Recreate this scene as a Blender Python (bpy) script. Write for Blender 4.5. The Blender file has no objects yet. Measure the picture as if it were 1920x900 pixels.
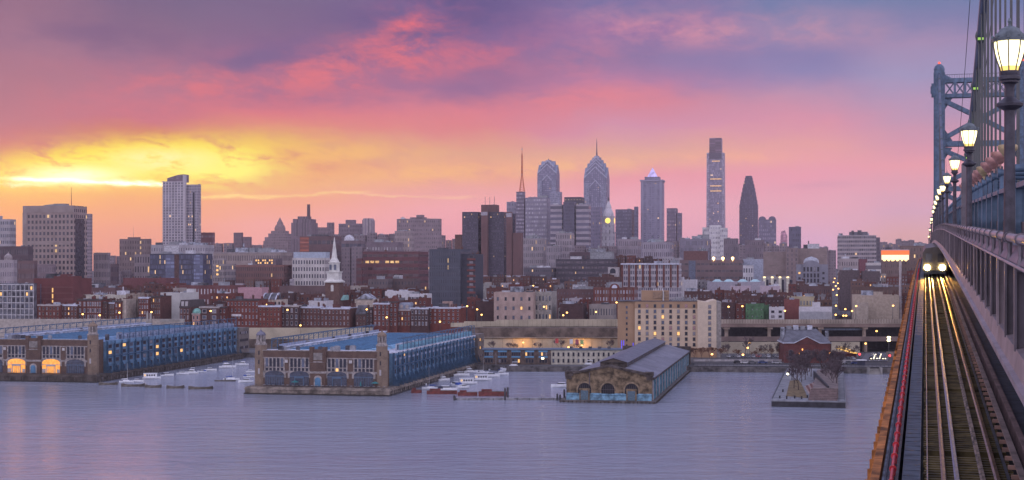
import bpy, bmesh, math, random
from mathutils import Vector, Matrix
R = math.radians
F = 2800.0          # focal length in photo pixels; photo 1920 wide, horizon row 500
H = 50.0            # eye height above the river
TH = R(11.0)        # city grid: depth axis leans 11 degrees to the right of the view axis
scene = bpy.context.scene
COL = scene.collection

# ------------------------------------------------------------------ camera
cam_d = bpy.data.cameras.new('camera')
cam = bpy.data.objects.new('camera', cam_d)
COL.objects.link(cam)
cam.location = (0, 0, H)
cam.rotation_euler = (R(90), 0, 0)
cam_d.sensor_width = 36
cam_d.lens = 36 * F / 1920
cam_d.shift_y = 50 / 1920.0
cam_d.clip_start = 0.5
cam_d.clip_end = 60000
scene.camera = cam

# ------------------------------------------------------------------ view
scene.view_settings.view_transform = 'Standard'
scene.view_settings.look = 'None'
scene.view_settings.gamma = 1
scene.view_settings.exposure = 0.0
scene.view_settings.use_curve_mapping = False

def s2l(c):
    return tuple((v / 255 / 12.92) if v / 255 <= 0.04045 else ((v / 255 + 0.055) / 1.055) ** 2.4 for v in c)

# ------------------------------------------------------------------ world
SUN_AZ, SUN_EL = -16.0, 3.2        # degrees right of the view axis / above horizon
w = bpy.data.worlds.new('World')
scene.world = w
w.use_nodes = True
nt = w.node_tree
nt.nodes.clear()
def N(tree, typ, **kw):
    n = tree.nodes.new(typ)
    for k, v in kw.items():
        setattr(n, k, v)
    return n
def L(tree, a, b):
    tree.links.new(a, b)
def M(tree, op, a, b=None, c=None, clamp=False):
    n = tree.nodes.new('ShaderNodeMath'); n.operation = op; n.use_clamp = clamp
    for i, v in enumerate((a, b, c)):
        if v is None: continue
        if isinstance(v, (int, float)): n.inputs[i].default_value = v
        else: tree.links.new(v, n.inputs[i])
    return n.outputs[0]
def MIX(tree, fac, a, b, mode='MIX', clampf=True):
    n = tree.nodes.new('ShaderNodeMix'); n.data_type = 'RGBA'; n.blend_type = mode; n.clamp_factor = clampf
    for s, v in ((n.inputs[0], fac), (n.inputs[6], a), (n.inputs[7], b)):
        if isinstance(v, (int, float)): s.default_value = v
        elif isinstance(v, tuple): s.default_value = (*v[:3], 1)
        else: tree.links.new(v, s)
    return n.outputs[2]
def RAMP(tree, fac, stops, interp='LINEAR'):
    n = tree.nodes.new('ShaderNodeValToRGB'); cr = n.color_ramp; cr.interpolation = interp
    while len(cr.elements) > 1: cr.elements.remove(cr.elements[-1])
    cr.elements[0].position = stops[0][0]; cr.elements[0].color = (*stops[0][1], 1)
    for p, c in stops[1:]:
        e = cr.elements.new(p); e.color = (*c, 1)
    tree.links.new(fac, n.inputs[0])
    return n.outputs[0]
def SMOOTH(tree, v, a, b):      # smoothstep
    n = tree.nodes.new('ShaderNodeMapRange'); n.interpolation_type = 'SMOOTHSTEP'
    tree.links.new(v, n.inputs[0]); n.inputs[1].default_value = a; n.inputs[2].default_value = b
    n.inputs[3].default_value = 0; n.inputs[4].default_value = 1
    return n.outputs[0]
def NOISE(tree, vec, scale, detail=4, rough=.55, dist=0, dim='3D'):
    n = tree.nodes.new('ShaderNodeTexNoise'); n.noise_dimensions = dim
    n.inputs['Scale'].default_value = scale; n.inputs['Detail'].default_value = detail
    n.inputs['Roughness'].default_value = rough; n.inputs['Distortion'].default_value = dist
    if vec is not None: tree.links.new(vec, n.inputs['Vector'])
    return n.outputs[0]

tc = N(nt, 'ShaderNodeTexCoord')
sep = N(nt, 'ShaderNodeSeparateXYZ'); L(nt, tc.outputs['Generated'], sep.inputs[0])
dx, dy, dz = sep.outputs
az = M(nt, 'MULTIPLY', M(nt, 'ARCTAN2', dx, dy), 57.2958)
hor = M(nt, 'SQRT', M(nt, 'ADD', M(nt, 'MULTIPLY', dx, dx), M(nt, 'MULTIPLY', dy, dy)))
el = M(nt, 'MULTIPLY', M(nt, 'ARCTAN2', dz, hor), 57.2958)
cmb = N(nt, 'ShaderNodeCombineXYZ'); L(nt, az, cmb.inputs[0]); L(nt, M(nt, 'MULTIPLY', el, 2.6), cmb.inputs[1])
# cloud-warped elevation: bands drift down to the left, as cloud decks do
n1 = NOISE(nt, cmb.outputs[0], .11, 6, .58)
n2 = NOISE(nt, cmb.outputs[0], .42, 5, .6)
warp = M(nt, 'ADD', M(nt, 'MULTIPLY', M(nt, 'SUBTRACT', n1, .5), 1.7), M(nt, 'MULTIPLY', M(nt, 'SUBTRACT', n2, .5), .9))
env = SMOOTH(nt, el, 1.2, 3.5)
elw = M(nt, 'ADD', el, M(nt, 'MULTIPLY', warp, env))
fe = M(nt, 'DIVIDE', elw, 30.0, clamp=True)
def ramp_col(samples):
    st = []
    for y, c in sorted(samples, key=lambda q: -q[0]):
        e = math.degrees(math.atan((500 - y) / F)) / 30
        st.append((max(0, min(1, e)), s2l(c)))
    st += [(.48, s2l((136, 124, 170))), (.72, s2l((150, 146, 192))), (1, s2l((158, 160, 205)))]
    return RAMP(nt, fe, st)
cols = [
 (-24, [(500,(226,140,110)),(400,(238,158,92)),(345,(246,176,86)),(290,(205,112,112)),(200,(176,114,136)),(100,(152,106,138)),(0,(136,100,132))]),
 (-18.8, [(500,(228,142,118)),(440,(238,158,110)),(400,(244,166,94)),(352,(248,188,86)),(325,(240,160,84)),(290,(208,114,116)),(230,(190,116,132)),(100,(158,110,139)),(0,(140,102,132))]),
 (-13.8, [(500,(216,140,128)),(430,(228,150,120)),(365,(240,166,96)),(340,(248,190,80)),(300,(236,190,80)),(258,(208,122,100)),(230,(200,108,128)),(190,(188,112,138)),(120,(148,104,140)),(50,(126,97,134)),(0,(112,94,134))]),
 (-9.2, [(500,(222,150,146)),(420,(232,156,146)),(375,(234,156,120)),(345,(236,170,108)),(310,(220,134,106)),(275,(228,168,104)),(245,(224,134,120)),(215,(222,116,128)),(190,(172,104,140)),(150,(180,106,138)),(110,(138,95,142)),(60,(124,96,138)),(0,(114,98,138))]),
 (-2.3, [(500,(212,142,160)),(390,(231,156,160)),(330,(228,156,130)),(290,(222,160,130)),(240,(222,128,134)),(200,(216,122,142)),(165,(158,106,150)),(130,(170,104,142)),(90,(138,98,148)),(40,(106,86,142)),(0,(122,94,146))]),
 (4.5, [(500,(205,145,165)),(380,(230,158,170)),(330,(228,146,156)),(285,(222,162,148)),(240,(212,144,170)),(195,(218,132,150)),(160,(188,124,162)),(110,(138,114,162)),(50,(156,112,162)),(0,(120,110,162))]),
 (11.6, [(500,(196,150,176)),(450,(208,158,184)),(400,(218,158,172)),(330,(228,150,166)),(285,(229,158,158)),(240,(220,146,168)),(190,(190,146,178)),(140,(142,132,180)),(100,(132,126,176)),(60,(158,136,174)),(0,(112,126,172))]),
 (15.0, [(500,(196,148,150)),(440,(208,154,156)),(400,(204,154,174)),(320,(228,152,162)),(280,(213,148,168)),(200,(184,150,184)),(150,(162,150,190)),(90,(164,140,178)),(50,(130,128,172)),(0,(108,126,168))]),
 (24, [(500,(185,145,155)),(350,(200,150,165)),(200,(160,140,178)),(100,(120,128,172)),(0,(90,112,165))]),
]
azw = M(nt, 'ADD', az, M(nt, 'MULTIPLY', M(nt, 'SUBTRACT', NOISE(nt, cmb.outputs[0], .23, 3), .5), 3.0))
cur = ramp_col(cols[0][1])
for (a0, s0), (a1, s1) in zip(cols[:-1], cols[1:]):
    cur = MIX(nt, SMOOTH(nt, azw, a0, a1), cur, ramp_col(s1))
# coral wisps and violet cloud bellies
cmb2 = N(nt, 'ShaderNodeCombineXYZ')
L(nt, M(nt, 'ADD', az, M(nt, 'MULTIPLY', el, 1.2)), cmb2.inputs[0]); L(nt, M(nt, 'SUBTRACT', M(nt, 'MULTIPLY', el, 2.2), M(nt, 'MULTIPLY', az, .42)), cmb2.inputs[1])
n3 = NOISE(nt, cmb2.outputs[0], .42, 10, .70, .25)
def gauss(ca, ce, ra, re, rot=0.0):
    ddx = M(nt, 'SUBTRACT', az, ca); ddy = M(nt, 'SUBTRACT', el, ce)
    c, s = math.cos(R(rot)), math.sin(R(rot))
    u = M(nt, 'DIVIDE', M(nt, 'ADD', M(nt, 'MULTIPLY', ddx, c), M(nt, 'MULTIPLY', ddy, s)), ra)
    v = M(nt, 'DIVIDE', M(nt, 'SUBTRACT', M(nt, 'MULTIPLY', ddy, c), M(nt, 'MULTIPLY', ddx, s)), re)
    q = M(nt, 'ADD', M(nt, 'MULTIPLY', u, u), M(nt, 'MULTIPLY', v, v))
    return M(nt, 'EXPONENT', M(nt, 'MULTIPLY', q, -1))
def deg(px, py):
    return (math.degrees(math.atan((px - 960) / F)), math.degrees(math.atan((500 - py) / F)))
pk = SMOOTH(nt, n3, .36, .70)
for (px, py, ra, re, rot, amt, c) in [
    (765, 75, 1.9, 1.0, 28, 1.3, (232, 108, 122)), (660, 130, 3.4, .95, 14, 1.2, (222, 112, 128)), (880, 110, 2.6, .6, 8, .7, (226, 112, 128)),
    (420, 165, 5.0, .9, 6, .95, (222, 112, 126)), (1250, 55, 3.6, .75, -4, 1.0, (214, 142, 164)), (1480, 60, 3.2, .6, -4, .9, (206, 148, 168)),
    (1130, 190, 3.2, .6, 3, .75, (232, 132, 146)), (1080, 130, 1.6, .9, 20, .5, (222, 124, 146)), (900, 205, 4.0, .5, 5, .6, (236, 126, 130))]:
    a, e = deg(px, py)
    cur = MIX(nt, M(nt, 'MULTIPLY', M(nt, 'MULTIPLY', gauss(a, e, ra, re, rot), amt), pk, clamp=True), cur, s2l(c))
dk = SMOOTH(nt, NOISE(nt, cmb2.outputs[0], .22, 6, .55), .40, .62)
for (px, py, ra, re, rot, amt, c) in [(820, 15, 3.6, 1.0, 10, 1.1, (92, 80, 136)), (250, 70, 5.5, 1.0, 4, .8, (118, 88, 132)), (500, 110, 3.0, .5, 14, .9, (112, 90, 140)), (980, 130, 2.6, .5, 10, .7, (128, 98, 148)), (560, 90, 3.4, .7, 14, .5, (118, 92, 142)), (760, 185, 3.6, .35, 5, .6, (140, 100, 148)),
                                 (1330, 130, 3.6, .8, 0, .6, (142, 124, 172)), (1500, 10, 4, .5, 0, .7, (100, 122, 170)), (1250, 20, 2, .4, 0, .5, (118, 116, 164)),
                                 (1540, 350, 2.0, .16, 3, .5, (206, 142, 164))]:
    a, e = deg(px, py)
    cur = MIX(nt, M(nt, 'MULTIPLY', M(nt, 'MULTIPLY', gauss(a, e, ra, re, rot), amt), dk, clamp=True), cur, s2l(c))
# sunlit yellow cloud around the hidden sun: streaky, brighter towards its lower edge
cmb3 = N(nt, 'ShaderNodeCombineXYZ')
L(nt, M(nt, 'ADD', az, M(nt, 'MULTIPLY', el, .8)), cmb3.inputs[0]); L(nt, M(nt, 'MULTIPLY', el, 2.4), cmb3.inputs[1])
n4 = NOISE(nt, cmb3.outputs[0], .75, 9, .66, .3)
st = SMOOTH(nt, n4, .30, .58)
for (px, py, ra, re, rot, amt, c) in [(290, 306, 4.1, .66, 3, 2.0, (255, 218, 44)), (170, 322, 3.2, .5, 6, 1.6, (255, 238, 90)), (410, 315, 1.8, .62, 0, 1.5, (255, 244, 110)),
                                 (300, 305, 1.6, .40, 0, .9, (255, 248, 170)), (640, 290, 3.0, .42, 2, .7, (246, 186, 104)), (780, 325, 3.6, .38, 2, .55, (250, 190, 104)), (1090, 312, 2.6, .36, 3, .6, (250, 190, 118)),
                                 (1370, 298, 2.8, .28, 0, .45, (250, 180, 136)), (40, 335, 2.6, .5, 0, .8, (254, 214, 90))]:
    a, e = deg(px, py)
    cur = MIX(nt, M(nt, 'MULTIPLY', M(nt, 'MULTIPLY', gauss(a, e, ra, re, rot), amt), st, clamp=True), cur, s2l(c))
# hot core and the thin bright cloud edges
a0, e0 = deg(140, 336)
core = gauss(a0, e0, 1.5, .30, 0)
cur = MIX(nt, M(nt, 'MULTIPLY', core, SMOOTH(nt, n4, .2, .5)), cur, (1.5, 1.28, .70))
n5 = NOISE(nt, cmb.outputs[0], .8, 4, .6)
wob = M(nt, 'MULTIPLY', M(nt, 'SUBTRACT', n5, .5), .34)
def streak(px0, px1, py, bend, th, amt, c):
    a0, e0 = deg(px0, py); a1, _ = deg(px1, py)
    m = M(nt, 'MULTIPLY', SMOOTH(nt, az, a0 - .8, a0 + .8), M(nt, 'SUBTRACT', 1, SMOOTH(nt, az, a1 - 1.2, a1 + .8)))
    ec = M(nt, 'ADD', M(nt, 'ADD', M(nt, 'MULTIPLY', M(nt, 'SUBTRACT', az, a0), bend), e0), wob)
    q = M(nt, 'DIVIDE', M(nt, 'SUBTRACT', el, ec), th)
    g = M(nt, 'EXPONENT', M(nt, 'MULTIPLY', M(nt, 'MULTIPLY', q, q), -1))
    return M(nt, 'MULTIPLY', M(nt, 'MULTIPLY', g, m), M(nt, 'MULTIPLY', SMOOTH(nt, n3, .3, .55), amt), clamp=True), c
for args in [(20, 330, 345, -.012, .085, 1.0, (1.9, 1.7, 1.1)), (0, 90, 355, .02, .06, .8, (1.4, 1.15, .6)), (360, 520, 371, .0, .07, .7, (1.1, .78, .22)),
             (400, 700, 374, .05, .05, .6, (1.0, .62, .22)), (650, 800, 362, -.05, .04, .6, (1.0, .60, .28)), (820, 900, 370, 0, .05, .4, (1.0, .60, .3))]:
    f, c = streak(*args)
    cur = MIX(nt, f, cur, c)
gainv = M(nt, 'ADD', 1.0, M(nt, 'MULTIPLY', M(nt, 'SUBTRACT', 1, SMOOTH(nt, el, 1.5, 6.5)), .26))
gv = N(nt, 'ShaderNodeCombineXYZ')
for k_ in range(3): L(nt, gainv, gv.inputs[k_])
cur = MIX(nt, 1.0, cur, gv.outputs[0], 'MULTIPLY')
# zenith and the eastern sky behind the camera: pale blue-lavender, the east brightened to light the facades
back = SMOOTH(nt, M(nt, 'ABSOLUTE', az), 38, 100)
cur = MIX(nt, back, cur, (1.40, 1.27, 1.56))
zen = SMOOTH(nt, el, 24, 60)
cur = MIX(nt, zen, cur, (.64, .65, .98))
below = SMOOTH(nt, el, -8, -.5)
cur = MIX(nt, below, (.10, .09, .13), cur)
sky = N(nt, 'ShaderNodeTexSky'); sky.sky_type = 'NISHITA'; sky.sun_disc = False
sky.sun_elevation = R(SUN_EL); sky.sun_rotation = R(SUN_AZ); sky.air_density = 1.0; sky.dust_density = 2.0
skyc = MIX(nt, 1.0, sky.outputs[0], (.05, .05, .05), 'MULTIPLY')
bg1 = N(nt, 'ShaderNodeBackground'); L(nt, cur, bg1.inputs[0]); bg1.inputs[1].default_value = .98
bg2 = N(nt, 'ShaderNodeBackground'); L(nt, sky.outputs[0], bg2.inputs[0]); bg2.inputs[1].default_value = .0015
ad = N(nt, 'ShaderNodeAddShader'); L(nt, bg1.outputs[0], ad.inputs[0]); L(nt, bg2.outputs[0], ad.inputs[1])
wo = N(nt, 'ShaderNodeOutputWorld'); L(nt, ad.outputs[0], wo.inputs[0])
w.cycles.sampling_method = 'MANUAL'; w.cycles.sample_map_resolution = 1024

# ------------------------------------------------------------------ sun (behind the clouds, low in the west)
sl = bpy.data.lights.new('sun', 'SUN'); sl.energy = .07; sl.angle = R(9); sl.color = (1, .38, .36)
so = bpy.data.objects.new('sun', sl); COL.objects.link(so)
sd = Vector((math.sin(R(SUN_AZ)) * math.cos(R(SUN_EL)), math.cos(R(SUN_AZ)) * math.cos(R(SUN_EL)), math.sin(R(SUN_EL))))
so.rotation_euler = sd.to_track_quat('Z', 'Y').to_euler()
so.location = (-200, 700, 200)

# ------------------------------------------------------------------ materials
MATS = {}
def rgb(*c): return s2l(c)
def mat(name, col, rough=.7, metal=0.0, var=.18, vscale=.6, emit=None, es=1.0, spec=.4, bump=0.0):
    if name in MATS: return MATS[name]
    m = bpy.data.materials.new(name); m.use_nodes = True; t = m.node_tree
    b = t.nodes['Principled BSDF']
    b.inputs['Roughness'].default_value = rough; b.inputs['Metallic'].default_value = metal
    b.inputs['Specular IOR Level'].default_value = spec
    b.inputs['Base Color'].default_value = (*col, 1)
    if var > 0:
        tcn = N(t, 'ShaderNodeTexCoord')
        f = NOISE(t, tcn.outputs['Object'], vscale, 5, .6)
        d = tuple(max(0, c * (1 - var * 1.6)) for c in col); u = tuple(min(1, c * (1 + var)) for c in col)
        L(t, MIX(t, SMOOTH(t, f, .3, .7), d, u), b.inputs['Base Color'])
        if bump:
            bp = N(t, 'ShaderNodeBump'); bp.inputs['Strength'].default_value = bump; L(t, f, bp.inputs['Height']); L(t, bp.outputs[0], b.inputs['Normal'])
    if emit:
        b.inputs['Emission Color'].default_value = (*emit, 1); b.inputs['Emission Strength'].default_value = es
    MATS[name] = m
    return m
def brick(name, c1, c2, mortar, bw=.45, bh=.15, scale=1.0):
    if name in MATS: return MATS[name]
    m = bpy.data.materials.new(name); m.use_nodes = True; t = m.node_tree; b = t.nodes['Principled BSDF']
    b.inputs['Roughness'].default_value = .85; b.inputs['Specular IOR Level'].default_value = .2
    uv = N(t, 'ShaderNodeTexCoord')
    bk = N(t, 'ShaderNodeTexBrick'); L(t, uv.outputs['UV'], bk.inputs[0])
    bk.inputs['Color1'].default_value = (*c1, 1); bk.inputs['Color2'].default_value = (*c2, 1); bk.inputs['Mortar'].default_value = (*mortar, 1)
    bk.inputs['Scale'].default_value = scale; bk.inputs['Brick Width'].default_value = bw; bk.inputs['Row Height'].default_value = bh; bk.inputs['Mortar Size'].default_value = .012
    f = NOISE(t, uv.outputs['UV'], .35, 5, .65)
    L(t, MIX(t, SMOOTH(t, f, .25, .75), MIX(t, 1.0, bk.outputs[0], (.72, .70, .72), 'MULTIPLY'), MIX(t, 1.0, bk.outputs[0], (1.15, 1.12, 1.1), 'MULTIPLY')), b.inputs['Base Color'])
    MATS[name] = m
    return m
GRIDN = [0]
def grid(wall, win=(.05, .06, .10), bay=3.2, fl=3.6, fw=.5, fh=.5, lit=.03, rough=.75, band=None, glassy=.25, litc=(1.0, .62, .25)):
    """facade material: regular window openings in metres of UV, some of them lit"""
    key = ('g', wall, win, bay, fl, fw, fh, lit, rough, band)
    if key in MATS: return MATS[key]
    m = bpy.data.materials.new('facade_' + str(GRIDN[0])); GRIDN[0] += 1
    m.use_nodes = True; t = m.node_tree; b = t.nodes['Principled BSDF']
    uv = N(t, 'ShaderNodeTexCoord'); sp = N(t, 'ShaderNodeSeparateXYZ'); L(t, uv.outputs['UV'], sp.inputs[0])
    u = M(t, 'DIVIDE', sp.outputs[0], bay); v = M(t, 'DIVIDE', sp.outputs[1], fl)
    fu = M(t, 'FRACT', u); fv = M(t, 'FRACT', v)
    mu = M(t, 'LESS_THAN', M(t, 'ABSOLUTE', M(t, 'SUBTRACT', fu, .5)), fw / 2)
    mv = M(t, 'LESS_THAN', M(t, 'ABSOLUTE', M(t, 'SUBTRACT', fv, .5)), fh / 2)
    msk = M(t, 'MULTIPLY', mu, mv)
    cell = N(t, 'ShaderNodeCombineXYZ'); L(t, M(t, 'FLOOR', u), cell.inputs[0]); L(t, M(t, 'FLOOR', v), cell.inputs[1])
    wn = N(t, 'ShaderNodeTexWhiteNoise'); wn.noise_dimensions = '3D'; L(t, cell.outputs[0], wn.inputs[0])
    rnd = wn.outputs[0]
    wcol = MIX(t, SMOOTH(t, rnd, .2, .9), tuple(c * .75 for c in win), tuple(min(1, c * 1.45 + .01) for c in win))
    f = NOISE(t, uv.outputs['UV'], .12, 5, .65)
    wallc = MIX(t, SMOOTH(t, f, .3, .7), tuple(c * .78 for c in wall), tuple(min(1, c * 1.12) for c in wall))
    if band:      # spandrel band colour on every floor
        bm_ = M(t, 'LESS_THAN', M(t, 'ABSOLUTE', M(t, 'SUBTRACT', fv, .5)), band[1] / 2)
        wallc = MIX(t, bm_, wallc, band[0])
    L(t, MIX(t, msk, wallc, wcol), b.inputs['Base Color'])
    L(t, M(t, 'SUBTRACT', rough, M(t, 'MULTIPLY', msk, max(0, rough - glassy))), b.inputs['Roughness'])
    if lit > 0:
        sx = N(t, 'ShaderNodeTexWhiteNoise'); sx.noise_dimensions = '4D'; L(t, cell.outputs[0], sx.inputs['Vector']); sx.inputs['W'].default_value = 7.7
        lt = M(t, 'MULTIPLY', M(t, 'GREATER_THAN', sx.outputs[0], 1 - lit), msk)
        b.inputs['Emission Color'].default_value = (*litc, 1)
        L(t, M(t, 'MULTIPLY', lt, M(t, 'ADD', M(t, 'MULTIPLY', rnd, .9), .35)), b.inputs['Emission Strength'])
    MATS[key] = m
    return m

# ------------------------------------------------------------------ mesh builder
class MB:
    def __init__(s): s.v = []; s.f = []; s.m = []; s.uv = []
    def face(s, pts, mi=0, uv=None):
        b = len(s.v); s.v += [tuple(p) for p in pts]; s.f.append(tuple(range(b, b + len(pts)))); s.m.append(mi)
        if uv is None:
            p0, p1 = Vector(pts[0]), Vector(pts[1]); n = None
            a, c = Vector(pts[1]) - Vector(pts[0]), Vector(pts[-1]) - Vector(pts[0])
            n = a.cross(c)
            if n.length == 0: n = Vector((0, 0, 1))
            n.normalize()
            if abs(n.z) > .8: uv = [(p[0], p[1]) for p in pts]
            elif abs(n.y) >= abs(n.x): uv = [(p[0], p[2]) for p in pts]
            else: uv = [(p[1], p[2]) for p in pts]
        s.uv += uv
    def box(s, x0, x1, y0, y1, z0, z1, mi=0, top=None, bottom=True):
        a = [(x0,y0,z0),(x1,y0,z0),(x1,y1,z0),(x0,y1,z0),(x0,y0,z1),(x1,y0,z1),(x1,y1,z1),(x0,y1,z1)]
        for idx in ((0,1,5,4),(1,2,6,5),(2,3,7,6),(3,0,4,7)): s.face([a[i] for i in idx], mi)
        s.face([a[i] for i in (4,5,6,7)], mi if top is None else top)
        if bottom: s.face([a[i] for i in (3,2,1,0)], mi)
    def prism(s, poly, z0, z1, mi=0, top=None):      # polygon in xy (ccw) from z0 to z1
        n = len(poly)
        for i in range(n):
            p, q = poly[i], poly[(i+1) % n]
            s.face([(p[0],p[1],z0),(q[0],q[1],z0),(q[0],q[1],z1),(p[0],p[1],z1)], mi)
        s.face([(p[0],p[1],z1) for p in poly], mi if top is None else top)
        s.face([(p[0],p[1],z0) for p in reversed(poly)], mi)
    def frust(s, poly0, z0, poly1, z1, mi=0, cap=True):
        n = len(poly0)
        for i in range(n):
            p, q = poly0[i], poly0[(i+1) % n]; P, Q = poly1[i], poly1[(i+1) % n]
            s.face([(p[0],p[1],z0),(q[0],q[1],z0),(Q[0],Q[1],z1),(P[0],P[1],z1)], mi)
        if cap:
            s.face([(p[0],p[1],z1) for p in poly1], mi); s.face([(p[0],p[1],z0) for p in reversed(poly0)], mi)
    def xz(s, poly, y0, y1, mi=0):       # outline in x,z extruded along y
        n = len(poly)
        s.face([(p[0], y0, p[1]) for p in poly], mi); s.face([(p[0], y1, p[1]) for p in reversed(poly)], mi)
        for i in range(n):
            p, q = poly[i], poly[(i+1) % n]
            s.face([(q[0],y0,q[1]),(p[0],y0,p[1]),(p[0],y1,p[1]),(q[0],y1,q[1])], mi)
    def yz(s, poly, x0, x1, mi=0):
        n = len(poly)
        s.face([(x1, p[0], p[1]) for p in poly], mi); s.face([(x0, p[0], p[1]) for p in reversed(poly)], mi)
        for i in range(n):
            p, q = poly[i], poly[(i+1) % n]
            s.face([(x0,p[0],p[1]),(x0,q[0],q[1]),(x1,q[0],q[1]),(x1,p[0],p[1])], mi)
    def tube(s, pts, r, n=8, mi=0, caps=True):
        pts = [Vector(p) for p in pts]; rings = []
        rr = r if isinstance(r, (list, tuple)) else [r] * len(pts)
        for i, p in enumerate(pts):
            d = (pts[min(i+1, len(pts)-1)] - pts[max(i-1, 0)])
            if d.length == 0: d = Vector((0,0,1))
            d.normalize()
            up = Vector((0,0,1)) if abs(d.z) < .95 else Vector((1,0,0))
            a = d.cross(up).normalized(); b = d.cross(a).normalized()
            rings.append([p + (a*math.cos(2*math.pi*k/n) + b*math.sin(2*math.pi*k/n)) * rr[i] for k in range(n)])
        for i in range(len(pts)-1):
            for k in range(n):
                s.face([rings[i][k], rings[i][(k+1)%n], rings[i+1][(k+1)%n], rings[i+1][k]], mi)
        if caps: s.face(rings[0][::-1], mi); s.face(rings[-1], mi)
    def lathe(s, prof, n=12, mi=0, c=(0,0), sq=1.0):
        rings = [[(c[0]+r*math.cos(2*math.pi*(k+.5)/n), c[1]+r*sq*math.sin(2*math.pi*(k+.5)/n), z) for k in range(n)] for r, z in prof]
        for i in range(len(prof)-1):
            for k in range(n):
                s.face([rings[i][k], rings[i][(k+1)%n], rings[i+1][(k+1)%n], rings[i+1][k]], mi)
        s.face(rings[0][::-1], mi); s.face(rings[-1], mi)
    def bar(s, p, q, w, h=None, mi=0):   # rectangular bar between two points
        h = h or w; p, q = Vector(p), Vector(q); d = (q-p).normalized()
        up = Vector((0,0,1)) if abs(d.z) < .95 else Vector((0,1,0))
        a = d.cross(up).normalized()*w/2; b = a.cross(d).normalized()*h/2
        A = [p-a-b, p+a-b, p+a+b, p-a+b]; B = [q-a-b, q+a-b, q+a+b, q-a+b]
        for i in range(4): s.face([A[i], A[(i+1)%4], B[(i+1)%4], B[i]], mi)
        s.face(A[::-1], mi); s.face(B, mi)
    def mesh(s, name, mats, smooth=False):
        me = bpy.data.meshes.new(name); me.from_pydata(s.v, [], s.f)
        for m in (mats if isinstance(mats, (list, tuple)) else [mats]): me.materials.append(m)
        me.polygons.foreach_set('material_index', s.m)
        uvl = me.uv_layers.new(name='UVMap'); uvl.data.foreach_set('uv', [c for p in s.uv for c in p])
        if smooth:
            bm = bmesh.new(); bm.from_mesh(me); bmesh.ops.remove_doubles(bm, verts=bm.verts, dist=.0005); bm.to_mesh(me); bm.free()
            me.polygons.foreach_set('use_smooth', [True]*len(me.polygons))
            if hasattr(me, 'set_sharp_from_angle'): me.set_sharp_from_angle(angle=R(38))
        me.update()
        return me
    def build(s, name, mats, parent=None, smooth=False, loc=None):
        o = bpy.data.objects.new(name, s.mesh(name, mats, smooth)); COL.objects.link(o)
        if parent is not None: o.parent = parent
        if loc: o.location = loc
        return o
def inst(name, me, parent=None, loc=(0,0,0), rot=0, scale=(1,1,1)):
    o = bpy.data.objects.new(name, me); COL.objects.link(o); o.location = loc; o.rotation_euler = (0,0,rot); o.scale = scale
    if parent is not None: o.parent = parent
    return o
def thing(name, label, cat, loc=(0,0,0), rz=0.0, group=None):
    o = bpy.data.objects.new(name, None); COL.objects.link(o); o.empty_display_size = 1
    o.location = loc; o.rotation_euler = (0,0,rz); o['label'] = label; o['category'] = cat
    if group: o['group'] = group
    return o
def tag(o, label=None, cat=None, group=None, kind=None):
    if label: o['label'] = label
    if cat: o['category'] = cat
    if group: o['group'] = group
    if kind: o['kind'] = kind
    return o
def copy_thing(root, loc, rz=None, label=None, scale=None):
    c = root.copy(); COL.objects.link(c); c.location = loc
    if rz is not None: c.rotation_euler = (0,0,rz)
    if scale: c.scale = (scale,)*3 if isinstance(scale, (int, float)) else scale
    if label: c['label'] = label
    def rec(src, dst):
        for ch in list(src.children):
            k = ch.copy(); COL.objects.link(k); k.parent = dst; k.matrix_parent_inverse = ch.matrix_parent_inverse.copy(); rec(ch, k)
    rec(root, c)
    return c
def PX(px, Y): return (px - 960) / F * Y
def PZ(py, Y): return H + (500 - py) / F * Y
def ORD(i): return ['first','second','third','fourth','fifth','sixth','seventh','eighth','ninth','tenth','eleventh','twelfth','thirteenth','fourteenth','fifteenth','sixteenth','seventeenth','eighteenth','nineteenth','twentieth','twenty-first','twenty-second','twenty-third','twenty-fourth','twenty-fifth','twenty-sixth','twenty-seventh','twenty-eighth','twenty-ninth','thirtieth'][i]
def gz(Y): # ground height inland
    return 3.0 if Y < 870 else (3 + (Y-870)*.02 if Y < 1300 else 11.6)
CW, SW = math.cos(TH), math.sin(TH)

# ================================================================== THE SETTING: river and ground
def water_mat():
    m = bpy.data.materials.new('river_water'); m.use_nodes = True; t = m.node_tree; b = t.nodes['Principled BSDF']
    b.inputs['Base Color'].default_value = (.27, .30, .385, 1); b.inputs['Roughness'].default_value = .16
    b.inputs['IOR'].default_value = 1.45; b.inputs['Specular IOR Level'].default_value = .9
    tcn = N(t, 'ShaderNodeTexCoord')
    def wv(sx, sy, sc, det, ro, dist=0):
        mp = N(t, 'ShaderNodeMapping'); L(t, tcn.outputs['Object'], mp.inputs[0]); mp.inputs['Scale'].default_value = (sx, sy, 1)
        mp.inputs['Rotation'].default_value = (0, 0, R(7))
        return NOISE(t, mp.outputs[0], sc, det, ro, dist)
    a = wv(.45, 1, .75, 7, .68, .3); c = wv(.4, 1, .16, 6, .66, .3); d = wv(.30, 1, .012, 4, .6, .6)
    h = M(t, 'ADD', M(t, 'MULTIPLY', a, .55), M(t, 'MULTIPLY', c, 4.2))
    amp = M(t, 'ADD', M(t, 'MULTIPLY', SMOOTH(t, d, .35, .65), .8), .35)
    bp = N(t, 'ShaderNodeBump'); bp.inputs['Distance'].default_value = .6; L(t, amp, bp.inputs['Strength']); L(t, h, bp.inputs['Height'])
    L(t, bp.outputs[0], b.inputs['Normal'])
    L(t, M(t, 'ADD', M(t, 'MULTIPLY', SMOOTH(t, d, .3, .7), .12), .07), b.inputs['Roughness'])
    return m
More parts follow.
